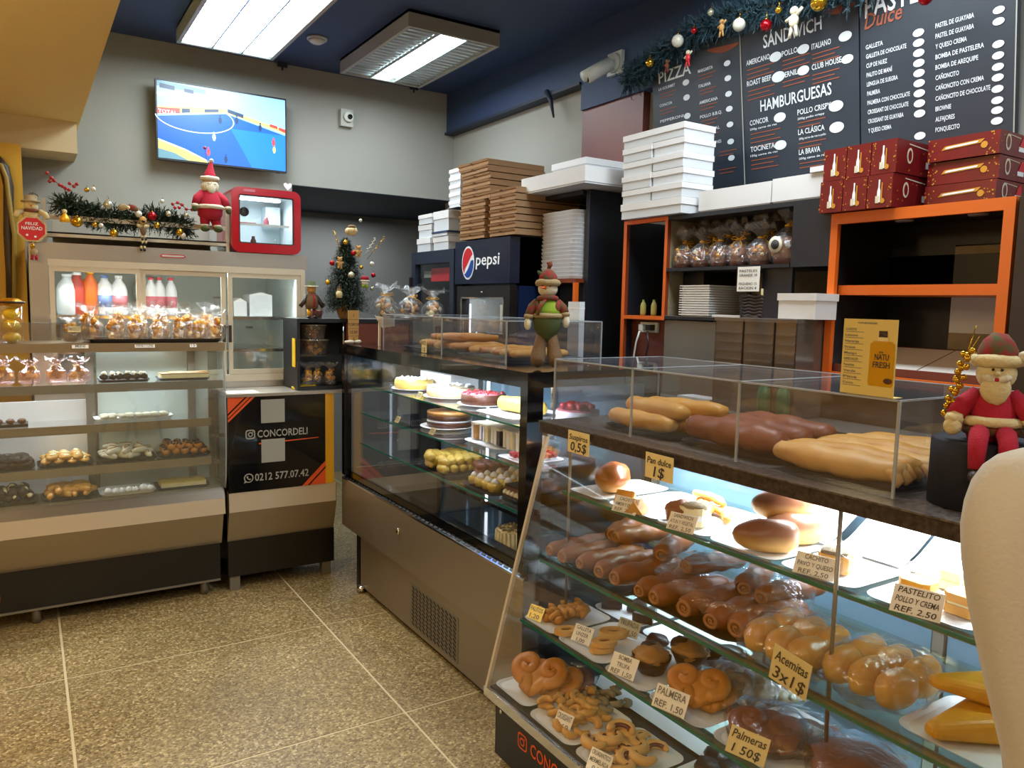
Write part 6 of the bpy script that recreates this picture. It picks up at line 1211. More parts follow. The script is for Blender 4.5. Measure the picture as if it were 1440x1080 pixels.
# ================================================================ menu boards
LEAN = .13; MP = Vector((2.63, 2, 2.05)); UP = Vector((-LEAN, 0, 1)).normalized(); NR = RT.cross(UP)
def mp(x, y): return PP(x, y, MP, NR)
TOPZ = 2.70
def mpt(y, z): return Vector((2.63-LEAN*(z-2.05), y, z))
def on(m, s_, x0, y0, x1, y1, h, col='logo_w', sl=0):
    a, b = mp(x0, y0), mp(x1, y1); m.text(s_, a, RT, UP, h, col, abs(a.y-b.y), off=.0022, slant=sl)
mt('logo_w', '#d6dee2', .6); mt('menu_orange', '#8f4a30', .6); mt('menu_black', '#28303b', .45, var=.15, vs=3)
def oval_(m, x, y, w=10, h=8, n=18):
    c = mp(x, y); e_ = mp(x+w, y); rx = abs(e_.y-c.y); m.disc((0, 0), rx*.95, rx*.6, c, RT, UP, 'logo_w', .0022, n)
edges = [(2.845, 2.312), (2.306, 1.772), (1.766, 1.245)]
boards = []
for i, (a, b) in enumerate(edges):
    t = thing('menu_board', ('leftmost leaning menu board, headed pizza', 'middle leaning menu board, headed sandwich and hamburgers', 'right leaning menu board, headed sweet pastries')[i], 'menu board', mpt((a+b)/2, 2.035)); boards.append(t)
    A_, B2 = mpt(a, 2.035), mpt(b, TOPZ); th = NR*-.02
    V = [mpt(a, 2.035), mpt(b, 2.035), mpt(b, TOPZ), mpt(a, TOPZ)]; V += [q+th for q in V]
    wpart(t, 'panel', MB().add(V, [(0, 1, 2, 3), (7, 6, 5, 4), (0, 4, 5, 1), (1, 5, 6, 2), (2, 6, 7, 3), (3, 7, 4, 0)], 'menu_black'))
wpart(boards[0], 'edge_strip', MB().add([mpt(2.312, 2.035)+NR*.002, mpt(2.306, 2.035)+NR*.002, mpt(2.306, TOPZ)+NR*.002, mpt(2.312, TOPZ)+NR*.002], [(0, 1, 2, 3)], 'plastic_grey'))
wpart(boards[2], 'edge_strip', MB().add([mpt(1.249, 2.035)+NR*.002, mpt(1.245, 2.035)+NR*.002, mpt(1.245, TOPZ)+NR*.002, mpt(1.249, TOPZ)+NR*.002], [(0, 1, 2, 3)], 'plastic_grey'))
def swoosh(m, x0, y0, x1, y1, d):
    a, b = mp(x0, y0), mp(x1, y1); W = abs(a.y-b.y); P = [(W*i/10, (b.z-a.z)*i/10-d*sin(pi*i/10)) for i in range(11)]+[(W, b.z-a.z), (0, 0)][:0]
    P = [(W*i/10, (b.z-a.z)*i/10-d*sin(pi*i/10)) for i in range(11)]+[(W*i/10, (b.z-a.z)*i/10+d*.35) for i in range(10, -1, -1)]
    m.poly2(P, a, RT, UP, 'menu_orange', .0018)
def desc(m, x, y, n, w=30, dy=6, sl=-.16):
    for i in range(n):
        a, b = mp(x, y+dy*i), mp(x+w*(1-.18*(i % 2)), y+dy*i+sl*w); h = .0035; m.poly2([(0, 0), (abs(a.y-b.y), 0), (abs(a.y-b.y), h), (0, h)], a, RT, UP, 'menu_orange', .0018)
m = MB(); swoosh(m, 995, 72, 1039, 62, .02)
on(m, 'PIZZA', 927, 118, 972, 98, .05)
for s_, x0, y0, x1 in (('LA GOURMET', 927, 128, 950), ('CONCOR', 928, 151, 946), ('PEPPERONI', 929, 173, 962)): on(m, s_, x0, y0, x1, y0-4, .012)
for s_, x0, y0, x1 in (('MARGARITA', 982, 103, 1003), ('ITALIANA', 983, 124, 1000), ('AMERICANA', 984, 147, 1010), ('POLLO B.B.Q.', 985, 167, 1016), ('TROPICAL', 986, 187, 1013), ('CHAMPINONES', 988, 206, 1015)): on(m, s_, x0, y0, x1, y0-4, .013)
for x, y in ((965, 116), (966, 137), (967, 163)): oval_(m, x, y, 5)
for x, y in ((1023, 89), (1024, 110), (1025, 132), (1026, 153), (1027, 175), (1028, 199), (1029, 222)): oval_(m, x, y, 5)
for x, y in ((928, 157), (928, 134), (983, 108), (984, 129), (985, 151), (986, 172), (987, 192), (1012, 215), (1012, 240)): desc(m, x, y, 2, 24, 5)
wpart(boards[0], 'lettering', m)
m = MB(); swoosh(m, 1148, 14, 1204, 6, .025)
on(m, 'SÁNDWICH', 1074, 68, 1156, 40, .048); on(m, 'HAMBURGUESAS', 1070, 157, 1170, 134, .043)
for s_, x0, y0, x1 in (('AMERICANO', 1050, 93, 1083), ('POLLO', 1100, 80, 1122), ('ITALIANO', 1142, 70, 1169), ('ROAST BEEF', 1051, 122, 1085), ('PERNIL', 1101, 110, 1122), ('CLUB HOUSE', 1142, 99, 1184), ('CONCOR', 1055, 177, 1081), ('POLLO CRISPY', 1122, 162, 1169), ('TOCINETA', 1056, 214, 1090), ('LA CLÁSICA', 1123, 190, 1160), ('LA BRAVA', 1124, 218, 1154)): on(m, s_, x0, y0, x1, y0-7, .020)
for s_, x0, y0 in (('200g carne de res', 1055, 184), ('200g pollo crispy', 1122, 169), ('150g carne de res', 1056, 221), ('200g carne de res o pollo', 1124, 197), ('200g carne de res', 1124, 225)): on(m, s_, x0, y0, x0+38, y0-5, .008)
for x, y, w in ((1091, 80, 9), (1130, 69, 9), (1189, 51, 10), (1095, 108, 10), (1130, 99, 9), (1192, 83, 9), (1097, 165, 9), (1176, 149, 11), (1098, 204, 9), (1177, 179, 11)): oval_(m, x, y, w)
for x, y, n in ((1051, 100, 3), (1101, 87, 3), (1143, 78, 3), (1052, 130, 3), (1101, 117, 2), (1143, 107, 3), (1056, 190, 4), (1123, 174, 2), (1057, 227, 3), (1124, 203, 2), (1125, 231, 2)): desc(m, x, y, n, 38 if n < 4 else 42, 6)
wpart(boards[1], 'lettering', m)
m = MB(); on(m, 'PASTELERÍA', 1217, 26, 1375, -22, .070); on(m, 'Dulce', 1216, 42, 1268, 28, .05, 'menu_orange', .2)
L1 = ('GALLETA', 'GALLETA DE CHOCOLATE', 'CUP DE NUEZ', 'PALITO DE MANÍ', 'LENGUA DE SUEGRA', 'PALMERA', 'PALMERA CON CHOCOLATE', 'CROISSANT DE CHOCOLATE', 'CROISSANT DE GUAYABA', 'Y QUESO CREMA')
for i, s_ in enumerate(L1): y = 70+13.0*i; x1 = 1218+(24, 57, 30, 37, 45, 20, 62, 60, 53, 36)[i]; on(m, s_, 1218+.4*i, y, x1, y-.14*(x1-1218), .0145)
for i in range(11):
    if i != 9: oval_(m, 1292+.2*i, 46+14.2*i+(3 if i == 10 else 0), 8.5)
L2 = ('PASTEL DE GUAYABA', 'PASTEL DE GUAYABA', 'Y QUESO CREMA', 'BOMBA DE PASTELERA', 'BOMBA DE AREQUIPE', 'CAÑONCITO', 'CAÑONCITO CON CREMA', 'CAÑONCITO DE CHOCOLATE', 'BROWNIE', 'ALFAJORES', 'PONQUECITO')
for i, s_ in enumerate(L2): y = 40+14.6*i; x1 = 1316+(54, 54, 44, 68, 60, 33, 68, 77, 22, 27, 34)[i]; on(m, s_, 1316, y, x1, y-.14*(x1-1316), .0145)
for i, y in enumerate((14, 30, 62, 78, 94, 109, 125, 141, 155, 170)): oval_(m, 1405-.3*i, y, 9)
wpart(boards[2], 'lettering', m)
# garland over the menu
gp = [mp(x, y)+NR*.05 for x, y in ((893, 115), (915, 95), (945, 75), (980, 50), (1010, 35), (1050, 22), (1090, 12), (1130, 2), (1180, -8), (1260, -25))]
garland('pine_garland', 'blue green pine garland draped over the top of the menu boards', gp, 'needles_blue', .085, 2000, 15, (2.5, 2.3, 2.65))
def mb_(x, y, r, mat, lab, d=.12):
    p = mp(x, y)+NR*d; t = thing('bauble', lab, 'ornament', p); part(t, 'ball', MB().ell((0, 0, 0), r, mat, None, 18, 12)); part(t, 'cap', MB().lathe([(r*.25, r*.93), (r*.25, r*1.15), (0, r*1.15)], (0, 0, 0), 'gold_ball', 8).tube([(0, 0, r*1.1), (.003, 0, r*1.6), (0, 0, r*2.3)], .0012, 'gold_ball', 4))
for x, y, r, mat, lab in ((941, 90, .019, 'gold_ball', 'gold bauble over the word pizza'), (981, 60, .026, 'white_ball', 'large pale bauble left of the red charm on the menu garland'), (1004, 46, .013, 'red_ball', 'small pink red bauble between two pale ones on the menu garland'), (1028, 21, .014, 'silver_ball', 'small pearl bauble above the menu seam'), (1068, 38, .025, 'white_ball', 'white bauble hanging left of the word sandwich'), (1106, 39, .022, 'red_ball', 'red bauble hanging over the word sandwich'), (1124, 18, .013, 'gold_ball', 'small gold bauble right of the red one on the menu'), (1181, 8, .029, 'gold_ball', 'big gold bauble at the top of the middle menu'), (1331, 2, .022, 'red_ball', 'red bauble over the right menu board')): mb_(x, y, r, mat, lab)
for x, y, mat, s_, lab in ((993, 82, 'felt_white', 1, 'white and red elf charm hanging on the menu garland'), (1041, 40, 'sack', 1, 'gingerbread charm hanging on the menu garland'), (1143, 30, 'felt_white', 1.6, 'long white skating figure hanging in front of the word sandwich'), (963, 45+48, 'plaid', .8, 'dark plaid bow on the menu garland')):
    p = mp(x, y)+NR*.11; t = thing('hanging_charm', lab, 'ornament', p); t.scale = (s_, s_, s_)
    part(t, 'head', MB().ell((0, 0, .018), .010, mat)); part(t, 'body', MB().ell((0, 0, -.004), (.010, .012, .016), mat if s_ != 1 or mat == 'sack' else 'logo_red'))
    for q in (-1, 1): part(t, 'arm', MB().tube([(0, q*.006, .006), (0, q*.022, .010-.01*q)], .004, mat, 6)); part(t, 'leg', MB().tube([(0, q*.005, -.016), (0, q*.010, -.04)], .004, 'logo_red' if mat == 'felt_white' and s_ == 1 else mat, 6))
# red cup and green bottles behind the bread case
solo('red_cup', MB().lathe([(.025, 0), (.033, .08), (.034, .085)], (2.22, 1.98, 1.136), 'logo_red', 16), 'red cup on the prep table behind the pastries', 'cup', (2.22, 1.98, 1.136))
solo('paper_cup', MB().lathe([(.022, 0), (.03, .085), (.031, .09)], (2.22, 1.90, 1.136), 'white', 16), 'white cup beside the red cup', 'cup', (2.22, 1.90, 1.136))
solo('carton_tray', MB().b(2.18, 2.26, 2.03, 2.2, 1.136, 1.16, 'white'), 'low white carton left of the red cup', 'box', (2.22, 2.1, 1.136))
for i, y in enumerate((1.74, 1.66)): bottle('green_bottle', 'small green bottle behind the glass bread case, %s one' % ('left', 'right')[i], .022, .13, 'green_thing', 'green_thing', (2.13, y, 1.136))
# ================================================================ bread case in the foreground
NY, FY = .18, 2.05                       # near and far end of the case along y
k = thing('bread_display_case', 'large slanted glass bread case with a granite top in the foreground', 'display case', (1.65, 1.1, 0))
gx_ = lambda z: 1.229+(1.445-1.229)*(z-.262)/(1.10-.262)
wpart(k, 'base_body', MB().b(1.262, 1.93, NY, FY-.02, .03, .235, 'black_panel'))
wpart(k, 'base_plinth', MB().b(1.31, 1.90, NY+.03, FY-.06, 0, .03, 'black'))
wpart(k, 'side_board', MB().b(1.262, 1.93, FY-.02, FY-.012, .03, .25, 'black_board'))
wpart(k, 'front_rail', MB().b(1.226, 1.262, NY, FY, .238, .262, 'steel_dull').b(1.222, 1.228, NY, FY, .236, .266, 'chrome')); wpart(k, 'deck', MB().b(1.24, 1.93, NY, FY-.012, .255, .268, 'black'))
wpart(k, 'rivet', MB().ell((1.258, 2.0, .19), (.004, .007, .007), 'chrome'))
m = MB(); O = Vector((1.262, 1.875, .150))
m.poly2(rrect(.052, .052, .013), O, RT, ZA, 'orange_flat'); m.poly2(rrect(.042, .042, .010), O, RT, ZA, 'black_panel', .0016); m.disc((0, 0), .0135, .0135, O, RT, ZA, 'orange_flat', .002); m.disc((0, 0), .0085, .0085, O, RT, ZA, 'black_panel', .0026); m.disc((.014, .014), .003, .003, O, RT, ZA, 'orange_flat', .0026)
m.text('CONCORDELI', O+RT*.045-ZA*.020, RT, ZA, .042, 'orange_flat', .30); wpart(k, 'lettering', m, 'orange app icon and account name')
# granite slab
wpart(k, 'granite_slab', MB().b(1.415, 2.03, NY, 2.055, 1.122, 1.126, 'granite_top').b(1.42, 2.03, NY, 2.055, 1.088, 1.122, 'granite'))
wpart(k, 'glass_clip', MB().b(1.428, 1.45, FY-.03, FY, 1.076, 1.088, 'steel_dull'))
th = .006
wpart(k, 'slanted_front_glass', MB().prism([(1.231, .264), (1.445, 1.088), (1.451, 1.088), (1.237, .264)], 'y', NY+.01, FY-.014, 'glass'))
wpart(k, 'slanted_rail', MB().prism([(1.224, .262), (1.440, 1.088), (1.453, 1.088), (1.237, .262)], 'y', FY-.013, FY-.002, 'frame_cream'))
wpart(k, 'end_glass', MB().prism([(1.24, .268), (1.452, 1.088), (1.92, 1.088), (1.92, .268)], 'y', FY-.012, FY-.007, 'glass'))
wpart(k, 'end_glass', MB().prism([(1.24, .268), (1.452, 1.088), (1.92, 1.088), (1.92, .268)], 'y', NY, NY+.005, 'glass'))
for x in (1.905,): wpart(k, 'rear_post', MB().b(x, x+.03, FY-.045, FY-.015, .268, 1.088, 'steel_dull'))
for y in (1.52, .98, .50): wpart(k, 'rear_post', MB().b(1.905, 1.93, y-.014, y+.014, .268, 1.088, 'steel_dull'))
for y in (FY-.06, 1.0): wpart(k, 'shelf_rod', MB().cyl((1.50, y, .48), .005, .608, 'steel_dull', 8))
for i, (a, b) in enumerate(((1.54, FY-.05), (1.0, 1.50), (.52, .96))): wpart(k, 'rear_pane', MB().b(1.912, 1.917, a, b, .27, 1.088, 'rear_glass'))
for x0_, z in ((1.50, .888), (1.42, .665), (1.345, .475)):
    wpart(k, 'glass_shelf', MB().b(x0_, 1.89, NY+.03, FY-.02, z-.009, z, 'glass_green').b(x0_-.0015, x0_, NY+.03, FY-.02, z-.009, z, 'glass_edge'))
    wpart(k, 'shelf_bar', MB().b(x0_+.03, x0_+.045, NY+.03, FY-.02, z-.024, z-.010, 'steel_dull').b(1.87, 1.89, NY+.03, FY-.02, z-.024, z-.01, 'steel_dull'))
wpart(k, 'led_strip', MB().b(1.733, 1.747, NY+.05, FY-.06, 1.080, 1.087, 'led')); wpart(k, 'led_strip', MB().b(1.88, 1.886, NY+.05, FY-.06, 1.076, 1.084, 'led_soft'))

def paper(x, y, z, w, d, label, rz=0, m='tray_white', lift=0):
    t = tray('paper_tray', label, w, d, m, .007); t.location = (x, y, z); t.rotation_euler = (0, 0, rz); return t
def card(lines, px, py, z, x, label, w=.085, h=.05, rz=-pi/2+.25, hand=False, mat='card_print', sizes=None, tilt=radians(-30)):
    p = PZ(px, py, z); c = tag_card(lines, w, h, mat, label, hand, sizes, tilt); c.location = (p.x, p.y, z); c.rotation_euler = (0, 0, rz); return c
# -------- top shelf
Z1 = .889
for i, (y, d, lab) in enumerate(((1.93, .17, 'white tray under the single big bun'), (1.70, .24, 'white tray at the second place of the top shelf'), (1.50, .2, 'white tray under the cut sandwich'), (1.29, .22, 'white tray under the three rolls'), (1.07, .2, 'white tray under the wrapped pastry'), (.83, .24, 'white tray by the near end of the top shelf'), (.58, .22, 'white tray hidden partly by the chair'))):
    paper(1.665, y, Z1, .31, d, lab)
b_ = bean_roll(.17, 'bun'); place(b_, (1.635, 1.93, Z1+.006), .75, 'single large glazed bun with pale base at the far end of the top shelf', None, (1.05, 1.12, 1.05))
tri = thing('bread_triangle', 'x', 'pastry'); part(tri, 'pastry', MB().prism([(0, 0), (.055, 0), (.03, .035)], 'y', -.03, .03, 'crust_pale', smooth=False)); part(tri, 'glaze', MB().prism([(.004, .004), (.051, .004), (.03, .037)], 'y', -.026, .026, 'crust_gold'))
for i, (x, y, rz, lab) in enumerate(((1.54, 1.77, .5, 'small golden pastry left of the first tag on the top shelf'), (1.535, 1.655, 2.0, 'small golden pastry right of the first tag on the top shelf'))): place(tri, (x, y, Z1+.008), rz, lab)
card(['CACHITO', 'JAMON Y QUESO', 'REF. 2,50'], 876, 722, Z1+.002, 1.48, 'white printed card beside the single bun on the top shelf')
s_ = thing('cut_sandwich', 'thick cut roll with pale cream layers behind the second card', 'sandwich', (1.565, 1.52, Z1+.008), .25)
part(s_, 'crust', MB().ell((0, .03, .03), (.045, .035, .033), 'crust_cacho', None, 14, 9, .3, zcut=-.028)); part(s_, 'crumb', MB().b(-.025, .04, -.055, .02, .002, .052, 'crumb', bev=.01)); part(s_, 'cream_layer', MB().b(-.027, .042, -.057, .0, .018, .034, 'cake_white', bev=.01)); part(s_, 'top_crust', MB().ell((.008, -.018, .052), (.036, .04, .010), 'coconut', None, 14, 7, .2))
card(['SANDWICH', 'ATUN Y VEGETAL', 'REF. 2,50'], 955, 748, Z1+.002, 1.5, 'white printed card in front of the cut sandwich')
stk_ = long_pastry('stick_pastry', 'x', .15, .016, 'crust_gold', 3, False, .8)
for i, (x, y, rz, z) in enumerate(((1.72, 1.60, .9, .006), (1.76, 1.66, .7, .006), (1.74, 1.60, 1.3, .028), (1.70, 1.52, 1.0, .006))): place(stk_, (x, y, Z1+z), rz, 'golden pastry stick behind the cut sandwich, %s' % ('leftmost', 'farthest', 'topmost', 'nearest')[i], 'pastry sticks')
br = bean_roll(.17, 'roll_top', 'filled_roll') if 'roll_top' in MAT else None
mt('roll_top', '#8d5b3c', .35, zramp=((.25, '#d2a45a'), (.6, '#82533a')), bump=.05, bs=30)
br = bean_roll(.17, 'roll_top', 'filled_roll')
for i, (x, y, rz, z, lab) in enumerate(((1.575, 1.25, -.65, .006, 'front one of the brown rolls in the middle of the top shelf'), (1.69, 1.26, -.5, .006, 'middle one of the brown rolls in the middle of the top shelf'), (1.70, 1.30, -.6, .058, 'brown roll lying on top of the others on the top shelf'))): place(br, (x, y, Z1+z), rz, lab, None, (1.0, .95, .95))
w_p = thing('wrapped_pastry', 'pale square pastry behind the third card on the top shelf', 'pastry', (1.60, 1.07, Z1+.008), .3); part(w_p, 'pastry', MB().b(-.035, .035, -.035, .035, 0, .04, 'crust_pale', bev=.01).b(-.03, .03, -.03, .03, .04, .048, 'coconut', bev=.008)); part(w_p, 'cellophane_wrap', MB().ell((0, 0, .026), (.055, .05, .036), 'cello_fine', None, 12, 7, .5, zcut=-.025))
card(['CACHITO', 'PAVO Y QUESO', 'REF. 2,50'], 1142, 812, Z1+.002, 1.5, 'white printed card before the pale square pastry', .095, .052)
card(['PASTELITO', 'POLLO Y CREMA', 'REF. 2.50'], 1285, 868, Z1+.002, 1.5, 'large white card reading REF. 2.50 near the end of the top shelf', .095, .058, hand=True)
for i, (x, y, rz, m_, lab) in enumerate(((1.595, .87, .4, 'cornflour', 'golden roll behind the left edge of the last card'), (1.60, .775, .2, 'crust_pale', 'layered pale pastry right of the last card'), (1.73, .86, .7, 'crumb', 'pale sliced pastry at the back of the top shelf near the chair'))):
    solo('layered_pastry', MB().b(x-.03, x+.03, y-.035, y+.035, Z1+.007, Z1+.026, m_, bev=.012).b(x-.028, x+.028, y-.033, y+.033, Z1+.026, Z1+.031, 'cream', bev=.012).b(x-.029, x+.029, y-.034, y+.034, Z1+.031, Z1+.048, m_, bev=.012), lab, 'pastry', (x, y, Z1+.007))
for i, y in enumerate((1.28, 1.08, .90, .72)):
    solo('greaseproof_paper', MB().sheet([(1.74, Z1+.01), (1.80, Z1+.035), (1.86, Z1+.07), (1.885, Z1+.11)], 'y', y-.085, y+.085, 'paper').sheet([(1.742, Z1+.0085), (1.802, Z1+.0335), (1.862, Z1+.0685), (1.887, Z1+.1085)], 'y', y-.085, y+.085, 'paper'), 'curled white paper sheet at the back of the top shelf, %s' % ('leftmost', 'second', 'third', 'rightmost')[i], 'paper', (1.8, y, Z1+.01))
# -------- middle shelf: ham breads
Z2 = .666
for y, d, lab in ((1.86, .36, 'dark tray under the left group of ham breads'), (1.44, .42, 'dark tray under the right group of ham breads')):
    t = tray('bread_tray', lab, .36, d, 'tray_dark', .012); t.location = (1.63, y, Z2)
hb = [ham_bread(.25, .036, s_) for s_ in (0, 1, 2)]
ysp = (2.00, 1.925, 1.845, 1.765, 1.685, 1.585, 1.50, 1.415, 1.33, 1.25)
on_ = ('first from the far end', 'second from the far end', 'third from the far end', 'fourth from the far end', 'fifth from the far end', 'sixth from the far end', 'seventh from the far end', 'eighth from the far end', 'ninth from the far end', 'nearest, beside the bagged rolls')
for i, y in enumerate(ysp):
    s_ = (.85, .9, .9, .95, 1.0, .95, 1.0, 1.05, 1.08, 1.15)[i]
    place(hb[i % 3], (1.445+.12*s_+R.uniform(0, .015), y, Z2+.008), R.uniform(-.10, .16), 'glossy brown ham bread with coiled end, %s' % on_[i], 'ham breads', (1.02, s_, s_))
for i, y in enumerate((1.95, 1.87, 1.72, 1.55, 1.40, 1.28)): place(hb[(i+1) % 3], (1.72, y, Z2+.055), .25*(-1)**i+.2, 'glossy brown ham bread in the upper layer behind, %s from the far end' % ('first', 'second', 'third', 'fourth', 'fifth', 'nearest one')[i], 'ham breads upper layer', (.9, .95, .95))
solo('cling_film', MB().ell((1.66, 1.42, Z2+.07), (.20, .22, .06), 'cello_fine', None, 20, 8, .35, 14, zcut=-.04), 'clear crinkled film over the right group of ham breads', 'film', (1.66, 1.42, Z2))
rl = tag(MB().ell((0, 0, .032), (.050, .030, .034), 'roll_bun', None, 18, 11, .06, 10, p=.85, zcut=-.031).build('bread_roll'), 'x', 'bread roll')
for q, (cy, cx, lab) in enumerate(((1.13, 1.50, 'left'), (.93, 1.53, 'right'))):
    for i in range(3):
        for j in range(2): place(rl, (cx+.005+.095*j, cy+.064*(1-i), Z2+.004), R.uniform(-.1, .1), 'golden roll in the %s clear bag, %s of the %s row' % (lab, ('left', 'middle', 'right')[i], ('front', 'back')[j]), 'rolls in the %s bag' % lab, (1.1, 1.08, 1.22 if j == 0 else 1.3))
    solo('roll_bag', MB().ell((cx+.05, cy, Z2+.04), (.135, .118, .056), 'cello_fine', None, 22, 9, .22, 16, p=.75, zcut=-.038), 'clear crinkled bag holding six golden rolls, %s one' % lab, 'bag', (cx+.05, cy, Z2))
c = tag_card(['Acemitas', '3x1$'], .10, .085, 'card_yellow', 'handwritten tan card reading Acemitas 3x1$ hanging on the middle shelf', True, [.9, 1.1], tilt=0); p = PX(1106, 985, 1.408); c.location = (1.405, p.y, .662); c.rotation_euler = (radians(0), radians(8), -pi/2)
t = tray('serving_tray', 'pale square tray of yellow corn turnovers near the chair', .24, .26, 'tray_white', .008); t.location = (1.58, .70, Z2)
ct = tag(MB().add([(-.12, -.02, 0), (.09, -.09, 0), (.09, .09, 0), (-.12, .02, 0), (-.115, -.015, .03), (.08, -.075, .055), (.08, .075, .055), (-.115, .015, .03)], [(0, 3, 2, 1), (4, 5, 6, 7), (0, 1, 5, 4), (1, 2, 6, 5), (2, 3, 7, 6), (3, 0, 4, 7)], 'cornflour', False).build('corn_turnover'), 'x', 'turnover')
bv = ct.modifiers.new('round', 'BEVEL'); bv.width = .016; bv.segments = 3
place(ct, (1.57, .72, Z2+.010), -.35, 'large yellow corn turnover lying flat on the pale tray', None, .95); place(ct, (1.62, .74, Z2+.062), -.9, 'yellow corn turnover leaning on top of the other one', None, .85, rot=(0, .12, -.75))
# -------- third shelf
Z3 = .476
paper(1.475, 1.945, Z3, .25, .17, 'white tray of twisted biscuits at the far end of the third shelf')
paper(1.475, 1.735, Z3, .25, .22, 'white tray of jam biscuits on the third shelf'); paper(1.475, 1.53, Z3, .25, .17, 'white tray of the chocolate muffin'); paper(1.49, 1.335, Z3, .28, .2, 'white tray of palmiers with the card'); paper(1.50, 1.10, Z3, .29, .24, 'white tray of wrapped brown palmiers'); paper(1.50, .86, Z3, .29, .22, 'white tray of the wrapped brown loaf')
paper(1.71, 1.60, Z3, .2, .3, 'white tray of black chocolate biscuits at the back'); paper(1.71, 1.88, Z3, .2, .22, 'white tray at the far back of the third shelf')
tw = tag(MB().tube([(.034*(i/12-.5)*2, .012*sin(i*1.1), .014+.006*cos(i*1.1)) for i in range(13)], [.008+.005*abs(sin(i*.9)) for i in range(13)], 'cookie', 8, jit=.4).build('twisted_biscuit'), 'x', 'biscuit')
for i in range(14):
    place(tw, (1.41+.034*(i % 5), 1.985-.032*((i//5) % 3), Z3+.004+.014*(i > 9)), R.uniform(0, 3), 'crumbly twisted golden biscuit at the far end of the third shelf, %s, %s' % (('front', 'second', 'third', 'fourth', 'rear')[i % 5], ('far', 'middle', 'near', 'top')[min(3, i//5+(i > 9 and i//5 == 1))]), 'twisted biscuits')
c = card(['PALITOS', '1,20'], 750, 872, Z3+.006, 1.345, 'bright gold shining price card at the far end of the third shelf', .06, .045, mat='tag_gold_glow')
li = thing('jam_biscuit', 'x', 'biscuit')
L_ = MB(); n_ = 18
ring_o = [(.040*cos(2*pi*i/n_), .028*sin(2*pi*i/n_)) for i in range(n_)]; ring_i = [(.019*cos(2*pi*i/n_), .009*sin(2*pi*i/n_)) for i in range(n_)]
V = [(a, b, 0) for a, b in ring_o]+[(a*.98, b*.98, .014) for a, b in ring_o]+[(a, b, .014) for a, b in ring_i]+[(a, b, .004) for a, b in ring_i]
L_.add(V, [tuple(range(n_-1, -1, -1))]+[(q*n_+i, q*n_+(i+1) % n_, (q+1)*n_+(i+1) % n_, (q+1)*n_+i) for q in range(3) for i in range(n_)], 'dough_cream', False); part(li, 'biscuit', L_); part(li, 'jam', MB().lathe([(.02, .004), (.018, .010), (0, .011)], (0, 0, 0), 'jam', 16, sy=.48))
for i, (x, y, rz, z, lab) in enumerate(((1.40, 1.85, .3, .006, 'left, half behind the card'), (1.42, 1.70, .4, .006, 'front right one'), (1.52, 1.765, .1, .006, 'rear one, largest'), (1.43, 1.70, .3, .022, 'lying on top of the front right one'))): place(li, (x, y, Z3+z), rz-.6, 'oval biscuit with a dark jam window, %s' % lab, 'jam biscuits', 1.0 if i != 2 else 1.15)
card(['GALLETA', 'LINZER', '1,00'], 815, 905, Z3+.006, 1.36, 'pale card between the jam biscuits', .07, .052)
card(['TRUFADA', 'REF 1,50'], 880, 895, Z3+.004, 1.5, 'grey upright card before the dark wedges', .08, .05, mat='plastic_white')
for i, (x, y, rz) in enumerate(((1.66, 1.79, .4), (1.70, 1.86, .6), (1.65, 1.93, .9))): solo('chocolate_wedge', MB().prism([(0, -.035), (.12, 0), (0, .035)], 'z', 0, .028, 'choc', TR((x, y, Z3+.006), (0, 0, rz))), 'dark chocolate wedge at the back of the third shelf, %s' % ('nearest', 'middle', 'farthest')[i], 'cake slice', (x, y, Z3+.006))
mf = thing('chocolate_muffin', 'chocolate and caramel muffin in a dark paper cup beside its card', 'muffin', (1.46, 1.53, Z3+.006)); part(mf, 'paper_cup', MB().lathe([(.036, 0), (.056, .045), (.052, .046), (.034, .004)], (0, 0, 0), 'choc', 12, jit=.1)); part(mf, 'cake_top', MB().ell((0, 0, .046), (.052, .050, .026), 'caramel', None, 16, 9, .35)); part(mf, 'chocolate_glaze', MB().ell((.018, .022, .052), (.030, .032, .022), 'choc', None, 12, 7, .3))
mf2 = dup(mf, (1.58, 1.50, Z3+.006), .9, 'second chocolate muffin lying behind the first one')
card(['BOMBA', 'TRUFA', 'REF 1,50'], 872, 952, Z3+.006, 1.36, 'white card in front of the chocolate muffin', .085, .058)
bc = tag(MB().lathe([(.030, 0), (.034, .008), (.028, .018), (0, .02)], (0, 0, 0), 'choc', 14, jit=.35).build('black_biscuit'), 'x', 'biscuit')
for i, (x, y, z) in enumerate(((1.60, 1.655, 0), (1.63, 1.53, 0), (1.68, 1.50, 0), (1.70, 1.58, 0), (1.66, 1.46, 0), (1.72, 1.44, 0), (1.665, 1.50, .02), (1.70, 1.46, .02))): place(bc, (x, y, Z3+.006+z), i, 'black chocolate biscuit on the third shelf, %s' % ('alone by the muffin' if i == 0 else 'in the pile behind the palmiers'), 'black biscuits', 1.05)
pm = palmier('palmier', 'x', 1.0); pf = palmier('wrapped_palmier', 'x', 1.0, 'coconut', True); pb = palmier('wrapped_palmier', 'x', 1.0, 'crust_cacho', True)
place(pm, (1.455, 1.345, Z3+.045), 0, 'golden heart shaped palmier leaning at the front behind the card palmera', None, 1.15, rot=(radians(28), 0, -pi/2+.6)); place(pm, (1.475, 1.33, Z3+.020), 0, 'golden palmier lying under the leaning one', None, 1.1, rot=(radians(14), 0, -pi/2+.9))
for i, (x, y, z, a) in enumerate(((1.53, 1.32, .03, 25), (1.57, 1.29, .028, 20), (1.62, 1.34, .02, 15), (1.66, 1.26, .01, 6))): place(pf, (x, y, Z3+z), 0, 'wrapped grey brown palmier behind the golden one, %s' % ('first', 'second', 'third', 'last')[i], 'wrapped palmiers', 1.05, rot=(radians(a), 0, -pi/2+.7))
